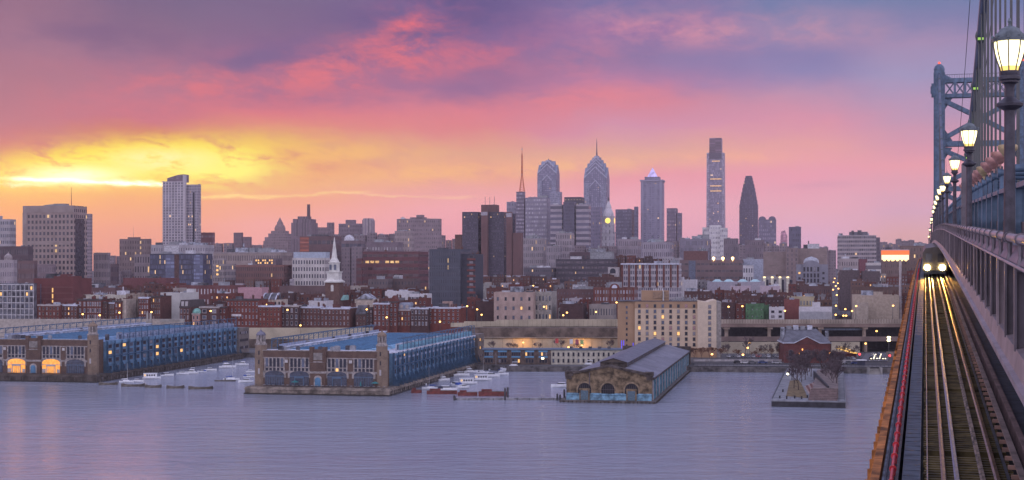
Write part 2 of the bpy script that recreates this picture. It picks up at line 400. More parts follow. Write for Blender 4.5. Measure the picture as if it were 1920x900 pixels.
q = MB(); q.face([(-3990, -700, 0), (3990, -700, 0), (3990, 1000, 0), (-3990, 1000, 0)])
tag(q.build('river', water_mat()), kind='structure')
ground_m = mat('city_ground', (.10, .10, .11), .9, var=.3, vscale=.02)
asphalt = mat('asphalt', (.055, .055, .062), .8, var=.2, vscale=.2)
concrete = mat('concrete', (.30, .29, .28), .85, var=.25, vscale=.15)
quay_m = mat('quay_stone', (.13, .12, .12), .9, var=.4, vscale=.4)
shore = [(-4000, 860), (-700, 850), (-150, 822), (-74, 815), (-70, 742), (-12, 722), (-2, 712), (92, 710), (160, 700), (420, 690), (4000, 640)]
q = MB()
def zrow(Y): return gz(Y)
rows = [None, 872, 1000, 1300, 2600, 5600]
for i in range(len(shore)-1):
    a, b2 = shore[i], shore[i+1]
    q.face([(a[0], a[1], -2), (b2[0], b2[1], -2), (b2[0], b2[1], 2.6), (a[0], a[1], 2.6)], 1)
    q.face([(a[0], a[1], 2.6), (b2[0], b2[1], 2.6), (b2[0], 872, 3.0), (a[0], 872, 3.0)], 0)
for j in range(1, len(rows)-1):
    za, zb = gz(rows[j]), gz(rows[j+1])
    xw = 4000
    q.face([(-xw, rows[j], za), (xw, rows[j], za), (xw, rows[j+1], zb), (-xw, rows[j+1], zb)], 0)
tag(q.build('ground', [ground_m, quay_m]), kind='structure')
# far wooded hills on the horizon
q = MB(); random.seed(3)
for rowy, hh in ((4000, 30), (4300, 38)):
    n = 90; pts = []
    for i in range(n+1):
        x = -3900 + 7800*i/n
        pts.append((x, hh + 5*math.sin(i*.31+rowy) + 6*math.sin(i*.83)))
    for i in range(n):
        (xa, za), (xb, zb) = pts[i], pts[i+1]
        q.face([(xa, rowy, 5), (xb, rowy, 5), (xb, rowy+250, zb), (xa, rowy+250, za)])
        q.face([(xa, rowy+250, za), (xb, rowy+250, zb), (xb, rowy+700, 5), (xa, rowy+700, 5)])
tag(q.build('hills', mat('far_woods', (.07, .07, .08), .95, var=.3, vscale=.004)), kind='structure')

# ================================================================== THE BRIDGE
PSI = math.atan((1734-960)/F); BC = math.cos(PSI)
def bprof(D):
    tb = [(0, 88), (144, 88), (180, 85), (216, 82), (252, 79.5), (288, 76), (324, 72), (360, 68), (432, 60), (504, 50), (620, 34), (900, 0), (1500, -30)]
    for (a, p), (c, r) in zip(tb[:-1], tb[1:]):
        if D <= c: return p + (r-p)*(D-a)/(c-a)
    return tb[-1][1]
def elev(D): return bprof(D)*D/F
def BP(X, D, Zd): return (X*BC, D/BC, H + elev(D) - Zd)
steel = mat('blue_grey_steel', (.085, .135, .21), .45, .15, var=.22, vscale=.8)
steel_d = mat('dark_steel', (.055, .065, .085), .5, .3, var=.3, vscale=1.5)
steel_p = mat('weathered_rose_steel', (.15, .13, .155), .38, .25, var=.25, vscale=.7, bump=.15)
steel_l = mat('pale_painted_steel', (.30, .245, .27), .35, .2, var=.2, vscale=.9)
rust = mat('sodium_lit_rusty_steel', (.42, .16, .045), .8, 0, var=.5, vscale=1.2)  # rusty steel with the orange of sodium light put into its colour
redp = mat('red_pipe_paint', (.55, .035, .05), .35, 0, var=.2, vscale=2)
railm = mat('polished_rail_steel', (.26, .31, .38), .3, .8, var=.2, vscale=2)
railr = mat('brown_rail_steel', (.20, .13, .09), .33, .7, var=.4, vscale=2)
wood = mat('dark_sleeper_timber', (.115, .088, .036), .75, 0, var=.4, vscale=1.5)
gratm = mat('steel_grating', (.075, .10, .135), .5, .4, var=.3, vscale=2)
bridge = thing('suspension_bridge', 'blue steel suspension bridge with lattice tower and raised walkway along the right side', 'bridge', (0, 0, 0), -PSI)
def strip(pts, Ds, mi=0, q=None):
    """sweep a closed cross-section given in (X, Zdown) along the bridge"""
    q = q or MB(); secs = [[BP(X, D, Z) for X, Z in pts] for D in Ds]; n = len(pts)
    for i in range(len(Ds)-1):
        for k in range(n):
            q.face([secs[i][k], secs[i][(k+1)%n], secs[i+1][(k+1)%n], secs[i+1][k]], mi,
                   [(k*.4, Ds[i]), (k*.4+.4, Ds[i]), (k*.4+.4, Ds[i+1]), (k*.4, Ds[i+1])])
    q.face(secs[0][::-1], mi); q.face(secs[-1], mi)
    return q
def circ(X, Z, r, n=12): return [(X+r*math.cos(2*math.pi*k/n), Z+r*math.sin(2*math.pi*k/n)) for k in range(n)]
Dn = [-45, -20, 0, 8] + [16+6*i for i in range(25)] + [166+12*i for i in range(32)] + [560, 620, 700, 800, 900, 1050]
Dl = [-45, 0, 30, 60, 100, 144] + [180+36*i for i in range(10)] + [560, 620, 700, 800, 900, 1050]
# floor below everything, track trough and road deck
strip([(-1.55, 8.6), (33, 8.6), (33, 8.1), (-1.55, 8.1)], Dl).build('floor_plating', steel_d, bridge)
strip([(4.3, 8.1), (32, 8.1), (32, 4.2), (4.3, 4.2)], Dl).build('road_deck', steel_d, bridge)
q = MB()
for X_ in (8.2, 12.0, 15.7, 19.4, 23.1, 26.8):
    for k_ in range(60):
        a_, b_ = BP(X_, -30+k_*9, 4.19), BP(X_, -27+k_*9, 4.19); q.face([(a_[0]-.08, a_[1], a_[2]), (a_[0]+.08, a_[1], a_[2]), (b_[0]+.08, b_[1], b_[2]), (b_[0]-.08, b_[1], b_[2])])
tag(q.build('lane_markings', mat('road_paint', (.6, .6, .6), .7), bridge), kind='stuff')
# inner girder wall: web, top channel and bolted bottom flange
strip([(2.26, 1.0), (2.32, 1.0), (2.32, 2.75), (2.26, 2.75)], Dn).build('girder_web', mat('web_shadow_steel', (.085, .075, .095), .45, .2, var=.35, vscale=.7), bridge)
strip([(2.12, .62), (2.4, .62), (2.4, 1.02), (1.92, 1.02), (1.92, .94)], Dn).build('top_channel', steel_p, bridge)
strip([(1.86, 2.66), (2.12, 2.62), (2.12, 2.70), (1.9, 2.74), (1.90, 3.12), (1.80, 3.14), (1.80, 3.18), (1.9, 3.2), (2.1, 3.2), (2.1, 3.24), (1.70, 3.22), (1.70, 3.1), (1.82, 3.08)], Dn).build('bottom_flange', steel_l, bridge)
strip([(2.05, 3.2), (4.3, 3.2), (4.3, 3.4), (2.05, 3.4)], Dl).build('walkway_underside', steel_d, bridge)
strip([(4.05, 3.3), (4.35, 3.3), (4.35, 8.1), (4.05, 8.1)], Dl).build('truss_web', steel_d, bridge)
strip([(2.4, .55), (3.6, .55), (3.6, .75), (2.4, .75)], Dl).build('walkway_floor', concrete, bridge)
q = MB(); dd = 18
while dd < 150:       # bolt heads along the flange
    for k, Z in ((0, 2.82), (0, 2.98), (1, 2.90)):
        p = BP(1.885, dd + k*.25, Z); q.box(p[0]-.02, p[0]+.015, p[1]-.03, p[1]+.03, p[2]-.03, p[2]+.03)
    dd += 1.25 if dd < 60 else 2.5
tag(q.build('bolt_heads', steel_d, bridge), kind='stuff')
ribs = []
def rib_mb(D, q=None):
    q = q or MB(); p = BP(1.86, D, 2.72); t = BP(1.86, D, .98)
    q.box(p[0], p[0]+.42, p[1]-.04, p[1]+.04, p[2], t[2]); q.box(p[0]-.03, p[0]+.02, p[1]-.17, p[1]+.17, p[2]+.01, t[2]-.01)
    return q
dd = 20.0; k = 0; stuff = MB()
while dd < 620:
    if k < 90: rib_mb(dd).build('wall_rib', steel_p if k % 5 else steel_l, bridge)
    else: rib_mb(dd, stuff)
    dd += 1.85 if False else 3.7; k += 1
tag(stuff.build('far_wall_ribs', steel_p, bridge), kind='stuff')
# railing pipe with its clamps, and the cable conduit under it
rail_pipe = strip(circ(1.96, .42, .10), Dn).build('handrail_pipe', steel_l, bridge, smooth=True)
strip(circ(1.84, .96, .035, 8), Dn).build('cable_conduit', steel_l, bridge, smooth=True)
dd = 19.0; k = 0; stuff = MB()
while dd < 520:
    p = BP(1.96, dd, .42); q = MB() if k < 80 else stuff
    q.tube([(p[0], p[1]-.09, p[2]), (p[0], p[1]+.09, p[2])], .135, 12)
    q.tube([(p[0], p[1], p[2]-.08), (p[0]+.0, p[1], p[2]-.36), (p[0], p[1], p[2]-.62)], [.07, .05, .11], 8)
    q.box(p[0]-.10, p[0]+.10, p[1]-.13, p[1]+.13, p[2]-.66, p[2]-.58)
    if k < 80: q.build('pipe_bracket', steel_p, bridge, smooth=False)
    dd += 4.0; k += 1
tag(stuff.build('far_pipe_brackets', steel_p, bridge), kind='stuff')
# blue uprights and top chord of the stiffening truss behind the walkway
dd = 30.0; k = 0; stuff = MB()
while dd < 520:
    a = BP(3.45, dd, .6); b2 = BP(3.45, dd, -1.15); q = MB() if k < 60 else stuff
    q.box(a[0]-.13, a[0]+.13, a[1]-.09, a[1]+.09, a[2], b2[2]); q.box(a[0]-.17, a[0]-.13, a[1]-.20, a[1]+.20, a[2], b2[2])
    q.box(a[0]+.13, a[0]+.17, a[1]-.20, a[1]+.20, a[2], b2[2]); q.box(a[0]-.2, a[0]+.2, a[1]-.28, a[1]+.28, b2[2]-.02, b2[2]+.16)
    if k < 60: q.build('truss_upright', steel, bridge)
    dd += 6.3 if dd < 330 else 9; k += 1
tag(stuff.build('far_truss_uprights', steel, bridge), kind='stuff') if stuff.v else None
strip([(3.3, -1.3), (3.6, -1.3), (3.6, -1.12), (3.3, -1.12)], Dn).build('truss_top_chord', steel, bridge)
strip([(3.5, .55), (3.62, .55), (3.62, .1), (3.5, .1)], Dn).build('inner_curb', steel_d, bridge)
# cross tubes over the road, each ending in a floodlight bowl
crossD = []
dd = 62.5
while dd < 330: crossD.append(dd); dd += 6.3
for i, D in enumerate(crossD[:42]):
    a = BP(3.35, D, -2.1)
    q = MB(); q.tube([(a[0], a[1], a[2]), (a[0]+27, a[1], a[2])], .17, 10); q.tube([(a[0]-.04, a[1], a[2]), (a[0]+.1, a[1], a[2])], .22, 10)
    q.box(a[0]+.05, a[0]+.25, a[1]-.1, a[1]+.1, a[2]-1.0, a[2]-.1)
    q.build('cross_tube', steel, bridge, smooth=True)
# main cables and suspenders
DM, DT = 262.0, 520.0
def cabz(D): return 5.2 + 9.4e-4*(D-DM)**2 if D < DT else 67.8 - (D-DT)*.25
cabm = mat('blue_cable_wrap', (.10, .125, .19), .4, .3, var=.2, vscale=.2)
band_m = mat('cable_band', (.10, .13, .12), .4, .4, var=.2, vscale=2)
glow_m = mat('green_cable_lamp', (.3, .5, .1), .5, emit=(.42, .80, .12), es=.55, var=0)
for si, X in enumerate((5.0, 33.5)):
    Ds = [-20+9*i for i in range(61)] + [560, 620, 700]
    q = MB(); q.tube([(X*BC, D/BC, H + cabz(D)) for D in Ds], .38 if si == 0 else .38, 12)
    cb = q.build('main_cable', cabm, bridge, smooth=True)
    if si == 0:
        dd = 96.0
        while dd < 512:
            c0 = Vector((X*BC, dd/BC, H+cabz(dd))); c1 = Vector((X*BC, (dd+.9)/BC, H+cabz(dd+.9)))
            q = MB(); q.tube([c0, c1], .47, 12); q.tube([c0+(c1-c0)*.3, c0+(c1-c0)*.7], .50, 12)
            q.build('cable_band', band_m, cb)
            if dd < 300:
                q = MB(); q.box(c0.x-.30, c0.x+.30, c0.y-.8, c0.y-.62, c0.z-.62, c0.z-.42); q.build('cable_lamp', glow_m, cb)
            dd += 12.6
        for off in (-1.1, .9):
            q = MB(); q.tube([((X+off)*BC, D/BC, H+cabz(D)+1.35) for D in Ds], .03, 5); q.build('hand_rope', steel_d, bridge)
    dd = 72.0 if si == 0 else 92.0; k = 0
    while dd < 505 and k < 76:
        q = MB(); x = X*BC
        for o in (-.16, .16): q.tube([(x+o, dd/BC, H+cabz(dd)-.1), (x+o, dd/BC, H+elev(dd)+.4)], .07, 6)
        q.build('suspender', mat('suspender_rope', (.10, .105, .11), .5, .4, var=.1), bridge)
        dd += 6.3; k += 1
# tower: two legs, top strut with lattice, X bracing
tb = H + elev(DT)
legW, y0 = 3.5, DT/BC
LX, RX = 5.0*BC, 33.5*BC
ztop = H + (500-133)/F*DT
def pz(py): return H + (500-py)/F*DT
for x in (LX, RX):
    q = MB()
    q.frust([(x-2.0, y0-3), (x+2.0, y0-3), (x+2.0, y0+4), (x-2.0, y0+4)], 0, [(x-1.75, y0-2.2), (x+1.75, y0-2.2), (x+1.75, y0+2.8), (x-1.75, y0+2.8)], ztop)
    for o in (-1.9, 1.75): q.box(x+o, x+o+.16, y0-3.1, y0-2.6, 30, ztop-1)
    q.box(x-2.6, x-1.7, y0-1.8, y0+2.4, pz(182), pz(158)); q.box(x-2.9, x-2.5, y0-1, y0+1.4, pz(176), pz(163))
    leg = q.build('tower_leg', steel, bridge)
    q = MB(); q.lathe([(1.9, ztop), (1.9, ztop+.5), (1.5, ztop+1.4), (.7, ztop+2.1), (.1, ztop+2.3)], 12, 0, (x, y0)); q.build('saddle_cap', steel, leg)
    q = MB(); q.lathe([(.45, ztop+2.3), (.45, ztop+2.8), (.2, ztop+3.0)], 8, 0, (x, y0)); q.build('beacon', mat('red_beacon', (.5, .05, .04), .4, emit=(1, .12, .06), es=1.4, var=0), leg)
xa, xb = LX+1.8, RX-1.8; xm = (xa+xb)/2
q = MB()
q.box(xa, xb, y0-1.6, y0+2.2, pz(157), pz(149)); q.box(xa, xb, y0-1.6, y0+2.2, pz(185), pz(178))
for px0, px1 in ((xa, xa+2.4), (xb-2.4, xb)):
    q.face([(px0, y0-1.6, pz(149)), (px1, y0-1.6, pz(149)), ((px0 if px0 == xa else px1), y0-1.6, pz(142))])
    q.face([(px1, y0+2.2, pz(149)), (px0, y0+2.2, pz(149)), ((px0 if px0 == xa else px1), y0+2.2, pz(142))])
np_ = 7; pw = (xb-xa)/np_
for i in range(np_):
    u0, u1 = xa+i*pw, xa+(i+1)*pw
    for yy in (y0-1.5, y0+2.1):
        q.bar((u0+.3, yy, pz(178)), (u1-.3, yy, pz(157)), .55, .2); q.bar((u0+.3, yy+.02, pz(157)), (u1-.3, yy+.02, pz(178)), .55, .2)
        if i: q.bar((u0, yy, pz(178)), (u0, yy, pz(157)), .7, .2)
q.build('top_strut', steel, bridge)
q = MB(); q.box(xa, xb, y0-1.2, y0-1.1, pz(142)-.1, pz(142)+.05)
for i in range(30): q.box(xa+(xb-xa)*i/29-.04, xa+(xb-xa)*i/29+.04, y0-1.2, y0-1.1, pz(149), pz(142))
q.build('strut_railing', steel_d, bridge)
def xbrace(ptop, pbot, pmid):
    q = MB(); xm = (xa+xb)/2
    for (x, z) in ((xa, pz(ptop)-1.2), (xb, pz(ptop)-1.2), (xa, pz(pbot)+1.2), (xb, pz(pbot)+1.2)):
        q.bar((x, y0+.2, z), (xm, y0+.2, pz(pmid)), 2.6, 1.5)
    q.prism([(xm-2.4, y0-.62), (xm+2.4, y0-.62), (xm+2.4, y0+1.0), (xm-2.4, y0+1.0)], pz(pmid)-1.7, pz(pmid)+1.7)
    for x, s in ((xa, 1), (xb, -1)):
        for zt, d in ((pz(ptop), -1), (pz(pbot), 1)):
            q.face([(x, y0-.5, zt), (x+s*2.6, y0-.5, zt+d*.2), (x, y0-.5, zt+d*4.2)]) ; q.face([(x, y0+.9, zt+d*4.2), (x+s*2.6, y0+.9, zt+d*.2), (x, y0+.9, zt)])
    q.build('cross_brace', steel, bridge)
xbrace(184, 266, 224); xbrace(277, 350, 313)
for a, b2 in ((276, 266), (359, 350)):
    q = MB(); q.box(xa, xb, y0-1.2, y0+1.8, pz(a), pz(b2)); q.build('horizontal_strut', steel, bridge)
xbrace(359, 430, 395)

# left fascia of the bridge: rusty beam coloured as if sodium-lit, netting outriggers, cable trays and the red pipe
strip([(-1.46, 6.9), (-1.22, 6.9), (-1.22, 7.5), (-1.46, 7.5)], [34+8*i for i in range(20)]+Dn[40:]).build('sodium_lit_edge_beam', rust, bridge)
dd = 36.0; k = 0; stuff = MB()
while dd < 200:
    p = BP(-1.46, dd, 7.0); q = MB() if k < 70 else stuff
    q.face([(p[0], p[1]-.1, p[2]+.12), (p[0]-.16, p[1]-.5, p[2]-.35), (p[0], p[1]-.6, p[2]-.5)]); q.face([(p[0], p[1]-.6, p[2]-.5), (p[0]-.16, p[1]-.46, p[2]-.35), (p[0], p[1]-.06, p[2]+.12)])
    q.box(p[0]-.13, p[0]-.002, p[1]-.12, p[1]-.02, p[2]-.5, p[2]+.1)
    if k < 70: q.build('fascia_bracket', rust, bridge)
    dd += 1.7; k += 1
if stuff.v: tag(stuff.build('far_fascia_brackets', rust, bridge), kind='stuff')
strip([(-1.2, 7.2), (-.98, 7.2), (-.98, 7.5), (-1.2, 7.5)], Dn[7:]).build('cable_tray', mat('galvanised_tray', (.24, .30, .36), .4, .5, var=.5, vscale=1.4), bridge)
for X, r in ((-1.07, .03), (-.98, .035), (-.9, .03)):
    strip(circ(X, 7.02, r, 6), Dn[7:]).build('service_cable', steel_d, bridge)
strip(circ(-.84, 6.55, .055, 10), [34+4*i for i in range(40)] + Dn[40:]).build('red_pipe', redp, bridge, smooth=True)
dd = 37.0; k = 0; stuff = MB()
while dd < 215:
    p = BP(-.84, dd, 6.55); q = MB() if k < 90 else stuff
    q.tube([(p[0], p[1]-.05, p[2]), (p[0], p[1]+.05, p[2])], .098, 10); q.box(p[0]-.02, p[0]+.02, p[1]-.02, p[1]+.02, p[2]-.55, p[2]-.09)
    if k < 90: q.build('pipe_collar', redp, bridge)
    dd += 2.1; k += 1
tag(stuff.build('far_pipe_collars', redp, bridge), kind='stuff') if stuff.v else None
strip([(-.62, 7.0), (-.12, 7.0), (-.12, 7.08), (-.62, 7.08)], Dn[7:]).build('service_walkway', gratm, bridge)
dd = 38.0; q = MB()
while dd < 200:
    p = BP(-.62, dd, 7.0); q.box(p[0]+.02, p[0]+.46, p[1], p[1]+.05, p[2]-.002, p[2]+.012); dd += .9 if dd < 90 else 2.5
tag(q.build('walkway_treads', gratm, bridge), kind='stuff')
strip([(-.80, 7.0), (-.72, 7.0), (-.72, 8.1), (-.80, 8.1)], Dn[7:]).build('walkway_stringer', steel_d, bridge)
strip([(3.12, 7.0), (3.9, 7.0), (3.9, 7.08), (3.12, 7.08)], Dn[7:]).build('side_grating', gratm, bridge)
strip([(2.92, 6.8), (3.1, 6.8), (3.1, 7.6), (2.92, 7.6)], Dn[7:]).build('edge_beam', mat('rosy_beam', (.20, .14, .14), .6, .2, var=.3, vscale=1), bridge)

# ---- railway track
track = thing('railway_track', 'single railway track of timber sleepers and four long rails crossing the bridge below the walkway', 'railway track', (0, 0, 0), -PSI)
def railsec(X, h=.16, w=.075): return [(X-w/2, 6.86), (X+w/2, 6.86), (X+w/2, 6.91), (X+.012, 6.93), (X+.012, 6.99), (X+.075, 7.02), (X-.075, 7.02), (X-.012, 6.99), (X-.012, 6.93), (X-w/2, 6.91)]
strip(railsec(.52), Dn[7:]).build('rail', railr, track); strip(railsec(1.955), Dn[7:]).build('rail', railr, track)
strip(railsec(.875), Dn[7:]).build('guard_rail', railm, track)
strip(railsec(1.57), Dn[7:]).build('guard_rail', mat('flaking_guard_rail', (.20, .15, .12), .6, .2, var=.7, vscale=1.6), track)
strip([(2.22, 6.98), (2.3, 6.98), (2.3, 7.03), (2.22, 7.03)], Dn[7:]).build('contact_cable', steel_d, track)
strip([(2.50, 6.80), (2.68, 6.80), (2.68, 6.88), (2.50, 6.88)], Dn[7:]).build('third_rail_cover', mat('third_rail_cover', (.22, .17, .16), .6, .1, var=.3, vscale=1), track)
strip([(.05, 6.96), (.09, 6.96), (.09, 7.02), (.05, 7.02)], Dn[7:]).build('signal_cable', steel_p, track)
strip([(-.1, 7.3), (2.9, 7.3), (2.9, 7.5), (-.1, 7.5)], Dn[7:]).build('track_trough', mat('trough_black', (.022, .022, .022), .8, var=.3), track)
stuff = MB(); dd = 38.5; k = 0
random.seed(5)
while dd < 200:
    if (dd % 5.6) > .55:
        q = MB() if k < 100 else stuff; p = BP(.0, dd, 7.03); j = random.uniform(-.03, .03)
        q.box(p[0]-.02+j, p[0]+2.35+j, p[1]-.11, p[1]+.11, p[2]-.18, p[2])
        if k < 100: q.build('sleeper', wood, track)
        k += 1
    dd += .42
tag(stuff.build('far_sleepers', wood, track), kind='stuff')
dd = 39.0; k = 0
while dd < 150 and k < 90:
    p = BP(2.68, dd, 6.84); q = MB(); q.box(p[0]-.35, p[0]-.12, p[1]-.09, p[1]+.09, p[2]-.13, p[2]-.02); q.build('insulator', mat('insulator', (.30, .18, .15), .5), track); dd += 1.6; k += 1

# ---- train with lit headlights
TD = 187.0
p = BP(1.24, TD, 7.0)
tp = Vector((0, 0, 0)); rot = Matrix.Rotation(-PSI, 4, 'Z')
wp = rot @ Vector(p)
train = thing('commuter_train', 'oncoming silver commuter train with two blazing headlights on the bridge track', 'train', wp, -PSI)
slope = (elev(TD+30)-elev(TD))/(30/BC)
trm = mat('stainless_train', (.10, .09, .085), .4, .6, var=.15)
def sl(v): return (v[0], v[1], v[2] + v[1]*slope)
q = MB(); W2 = 1.45
prof = [(-W2, .95), (-W2, 3.1), (-1.1, 3.65), (0, 3.82), (1.1, 3.65), (W2, 3.1), (W2, .95), (1.2, .6), (-1.2, .6)]
for c0 in (0, 21.5, 43):
    a = [sl((x, c0, z)) for x, z in prof]; b2 = [sl((x, c0+20.8, z)) for x, z in prof]; n = len(prof)
    for i in range(n): q.face([a[i], a[(i+1)%n], b2[(i+1)%n], b2[i]])
    q.face(a[::-1]); q.face(b2)
q.build('body', trm, train)
q = MB(); q.box(-1.1, -.35, -.05, .0, 1.9, 3.0); q.box(.35, 1.1, -.05, 0, 1.9, 3.0); q.build('windscreen', mat('train_glass', (.02, .02, .03), .08, spec=.8, var=0), train)
q = MB(); q.box(-.3, .3, -.06, .0, .9, 3.1); q.build('cab_door', trm, train)
q = MB(); q.box(-1.3, 1.3, -.25, 0, .45, .9); q.box(-.25, .25, -.6, -.2, .5, .8); q.build('coupler', steel_d, train)
hlm = mat('headlight_glow', (1, .9, .6), .3, emit=(1.0, .74, .28), es=60, var=0)
for x in (-.9, .9):
    q = MB(); q.tube([(x, -.30, 1.25), (x, -.06, 1.25)], .36, 16); q.build('headlight', hlm, train)
    ld = bpy.data.lights.new('headlight_beam', 'SPOT'); ld.energy = 10000; ld.color = (1, .45, .06); ld.spot_size = R(26); ld.spot_blend = .7; ld.shadow_soft_size = .2
    lo = bpy.data.objects.new('headlight_beam', ld); COL.objects.link(lo); lo.parent = train; lo.location = (x, -.7, 1.35); lo.rotation_euler = (R(-88), 0, R(180))
    lo.rotation_euler = Vector((0, 1, -.006)).to_track_quat('Z', 'Y').to_euler()

# ---- lamp standards along the walkway
glass_m = mat('lit_opal_glass', (.9, .85, .6), .4, emit=(1.0, .86, .44), es=2.3, var=0)
glass_l = mat('lit_opal_glass_base', (.9, .75, .3), .4, emit=(1.0, .66, .12), es=1.1, var=0)
lampm = mat('lamp_iron', (.06, .055, .075), .45, .3, var=.25, vscale=3)
lampm2 = mat('lamp_cap_iron', (.13, .155, .18), .5, .2, var=.25, vscale=3)
lamp = thing('lamp_standard', 'largest and nearest lit lamp standard at the right edge, its globe against the cables', 'street lamp')
q = MB(); q.lathe([(.19, 0), (.19, .06), (.15, .14), (.135, .3), (.125, 2.75), (.125, 3.05), (.13, 3.10), (.30, 3.2), (.31, 3.26), (.2, 3.34), (.11, 3.42), (.10, 3.62), (.135, 3.72), (.20, 3.76), (.20, 3.80), (.25, 3.83), (.25, 3.89), (.215, 3.93), (.23, 3.99), (.23, 4.03)], 16)
q.build('post', lampm, lamp, smooth=True)
q = MB(); q.lathe([(.19, 4.03), (.205, 4.10), (.215, 4.14)], 8); q.build('glass_foot', glass_l, lamp)
q = MB(); q.lathe([(.215, 4.141), (.27, 4.30), (.315, 4.46), (.34, 4.62), (.35, 4.74)], 8); q.build('globe', glass_m, lamp)
for k in range(8):
    a = 2*math.pi*(k+.5)/8; q = MB(); c, s = math.cos(a), math.sin(a)
    q.tube([(c*r, s*r, z) for r, z in ((.215, 4.03), (.235, 4.14), (.29, 4.30), (.335, 4.46), (.362, 4.62), (.375, 4.78))], .016, 5)
    q.build('frame_bar', lampm, lamp)
q = MB(); q.lathe([(.40, 4.72), (.41, 4.79), (.34, 4.82), (.33, 4.88), (.24, 4.98), (.23, 5.02), (.12, 5.07), (.035, 5.10), (.03, 5.16), (.05, 5.2), (.02, 5.28)], 16)
for k in range(8):
    a = 2*math.pi*(k+.5)/8; q.lathe([(.045, 4.77), (.05, 4.84), (.0, 4.9)], 6, 0, (.385*math.cos(a), .385*math.sin(a)))
q.build('cap', lampm2, lamp, smooth=True)
LUP = 3.0
tb = [(1, 1893), (2, 1817), (3, 1790), (4, 1775.5), (5, 1767.5), (6, 1762), (7, 1758), (8, 1754.7), (9, 1752.5), (10, 1750), (12, 1746.7), (13, 1746), (15, 1743.5), (17, 1741.5)]
yl = {1: 100, 2: 257, 3: 308, 4: 336, 5: 353, 6: 366, 7: 376.5, 8: 385, 9: 393, 10: 401, 12: 414.7, 13: 421, 15: 434, 17: 446}
for i, (k, px) in enumerate(tb):
    D = 2.0*F/(px-1734); D = 36.0*k if k > 2 else D
    X = (px-960)/F*D; zg = H + (500-yl[k])/F*D     # height of the globe centre, 4.45 m above the foot
    lbl = 'largest and nearest lit lamp standard at the right edge, its globe against the cables' if i == 0 else '%s lit lamp standard counted from the right edge along the bridge railing' % ORD(i)
    loc = (X, D, zg-4.45)
    if i == 0: lamp.location = loc; lamp['label'] = lbl; lamp['group'] = 'lamp standards along the bridge walkway'; l0 = loc
    else: copy_thing(lamp, loc, None, lbl, 1.0 if k < 6 else 1.12)
# a plain tall pole with a short arm beside the second lamp
p = rot @ Vector(BP(2.05, 79, .45))
ap = thing('bracket_pole', 'plain grey pole with a curved bracket arm just left of the second lamp standard', 'pole', p, -PSI)
q = MB(); q.box(-.12, .12, -.12, .12, -.9, 3.35); q.build('pole', steel_p, ap)
q = MB(); q.tube([(0, 0, 2.6), (.15, 0, 3.1), (.5, 0, 3.38), (.62, 0, 3.4)], .05, 6); q.build('arm', steel_p, ap)
# floodlight bowls on the ends of the cross tubes
bowl_ms = [mat('bowl_rose', (.42, .22, .20), .5, var=.2, vscale=3), mat('bowl_tan', (.42, .32, .18), .5, var=.2, vscale=3)]
for i, D in enumerate(crossD[:12]):
    p = rot @ Vector(BP(3.42, D, -2.28))
    b_ = thing('floodlight', ('nearest' if i == 0 else ORD(i) + ' nearest') + ' bowl-shaped floodlight on the cross tube ends beside the suspender ropes', 'floodlight', p, 0, 'bowl floodlights along the bridge')
    q = MB(); q.lathe([(.07, 0), (.07, .22), (.14, .26), (.36, .56), (.40, .62), (.40, .74), (.37, .78), (.1, .80)], 14)
    q.build('bowl', bowl_ms[1 if i in (0, 4) else 0], b_, smooth=True)
    q = MB(); q.box(-.12, .12, -.06, .06, -.2, .12); q.build('mount', steel_d, b_)

# ================================================================== PIERS AND WATERFRONT
def corner_R(x0, xc, Y):
    """front face between photo columns x0 and xc, its right corner at depth Y: returns front-left origin and width"""
    Xc = PX(xc, Y); t0 = (x0-960)/F
    w_ = (Xc - t0*Y)/(CW + t0*SW)
    return (Xc - w_*CW, Y + w_*SW), w_
def win_mesh(name, frame, glass, arch=False):
    q = MB()       # unit window: 1 wide, 1 high, frame proud of the wall, pane just inside it
    q.box(-.5, .5, -.06, .02, 0, 1, 0)
    q.box(-.40, .40, -.075, -.05, .07, .93, 1)
    q.box(-.58, .58, -.13, .0, -.06, 0, 0)
    return q.mesh(name, [frame, glass])
gl_d = mat('window_glass_dark', (.025, .027, .045), .25, spec=.25, var=0)
gl_b = mat('window_glass_blue', (.10, .12, .18), .25, spec=.4, var=.2)
gl_c = mat('window_curtain', (.24, .23, .27), .5, var=.3, vscale=4)
gl_l = mat('window_lit', (.8, .5, .2), .5, emit=(1, .52, .14), es=.95, var=0)
gl_p = mat('window_pinkish', (.35, .2, .22), .5, var=.3, vscale=4)
fr_w = mat('frame_pale', (.42, .40, .42), .6, var=.1)
fr_d = mat('frame_dark', (.10, .085, .095), .6, var=.1)
fr_r = mat('frame_brick', (.20, .10, .09), .8, var=.1)
fr_t = mat('frame_tan', (.30, .24, .18), .8, var=.1)
WIN = {}
for fn, fm in (('w', fr_w), ('d', fr_d), ('r', fr_r), ('t', fr_t)):
    WIN[fn] = [win_mesh('window', fm, g) for g in (gl_d, gl_b, gl_c, gl_l, gl_p)]
def pick(fr, lit=.04, light=.3, rnd=random):
    r = rnd.random()
    if r < lit: return WIN[fr][3]
    if r < lit+light*.5: return WIN[fr][2]
    if r < lit+light: return WIN[fr][1]
    return WIN[fr][0]
def window(parent, fr, x, z, ww, wh, y=0, side=None, lit=.04, light=.3, me=None):
    """front window at (x, z) bottom centre; side = depth position when on the right-hand side wall"""
    me = me or pick(fr, lit, light)
    if side is None: return inst('window', me, parent, (x, y, z), 0, (ww, 1, wh))
    return inst('window', me, parent, (x, side, z), R(90), (ww, 1, wh))
snow = mat('snowy_roof', (.50, .53, .62), .8, var=.35, vscale=.25)
snow2 = mat('thin_snow_roof', (.30, .32, .38), .85, var=.5, vscale=.3)
tar = mat('tar_roof', (.09, .09, .11), .85, var=.4, vscale=.3)
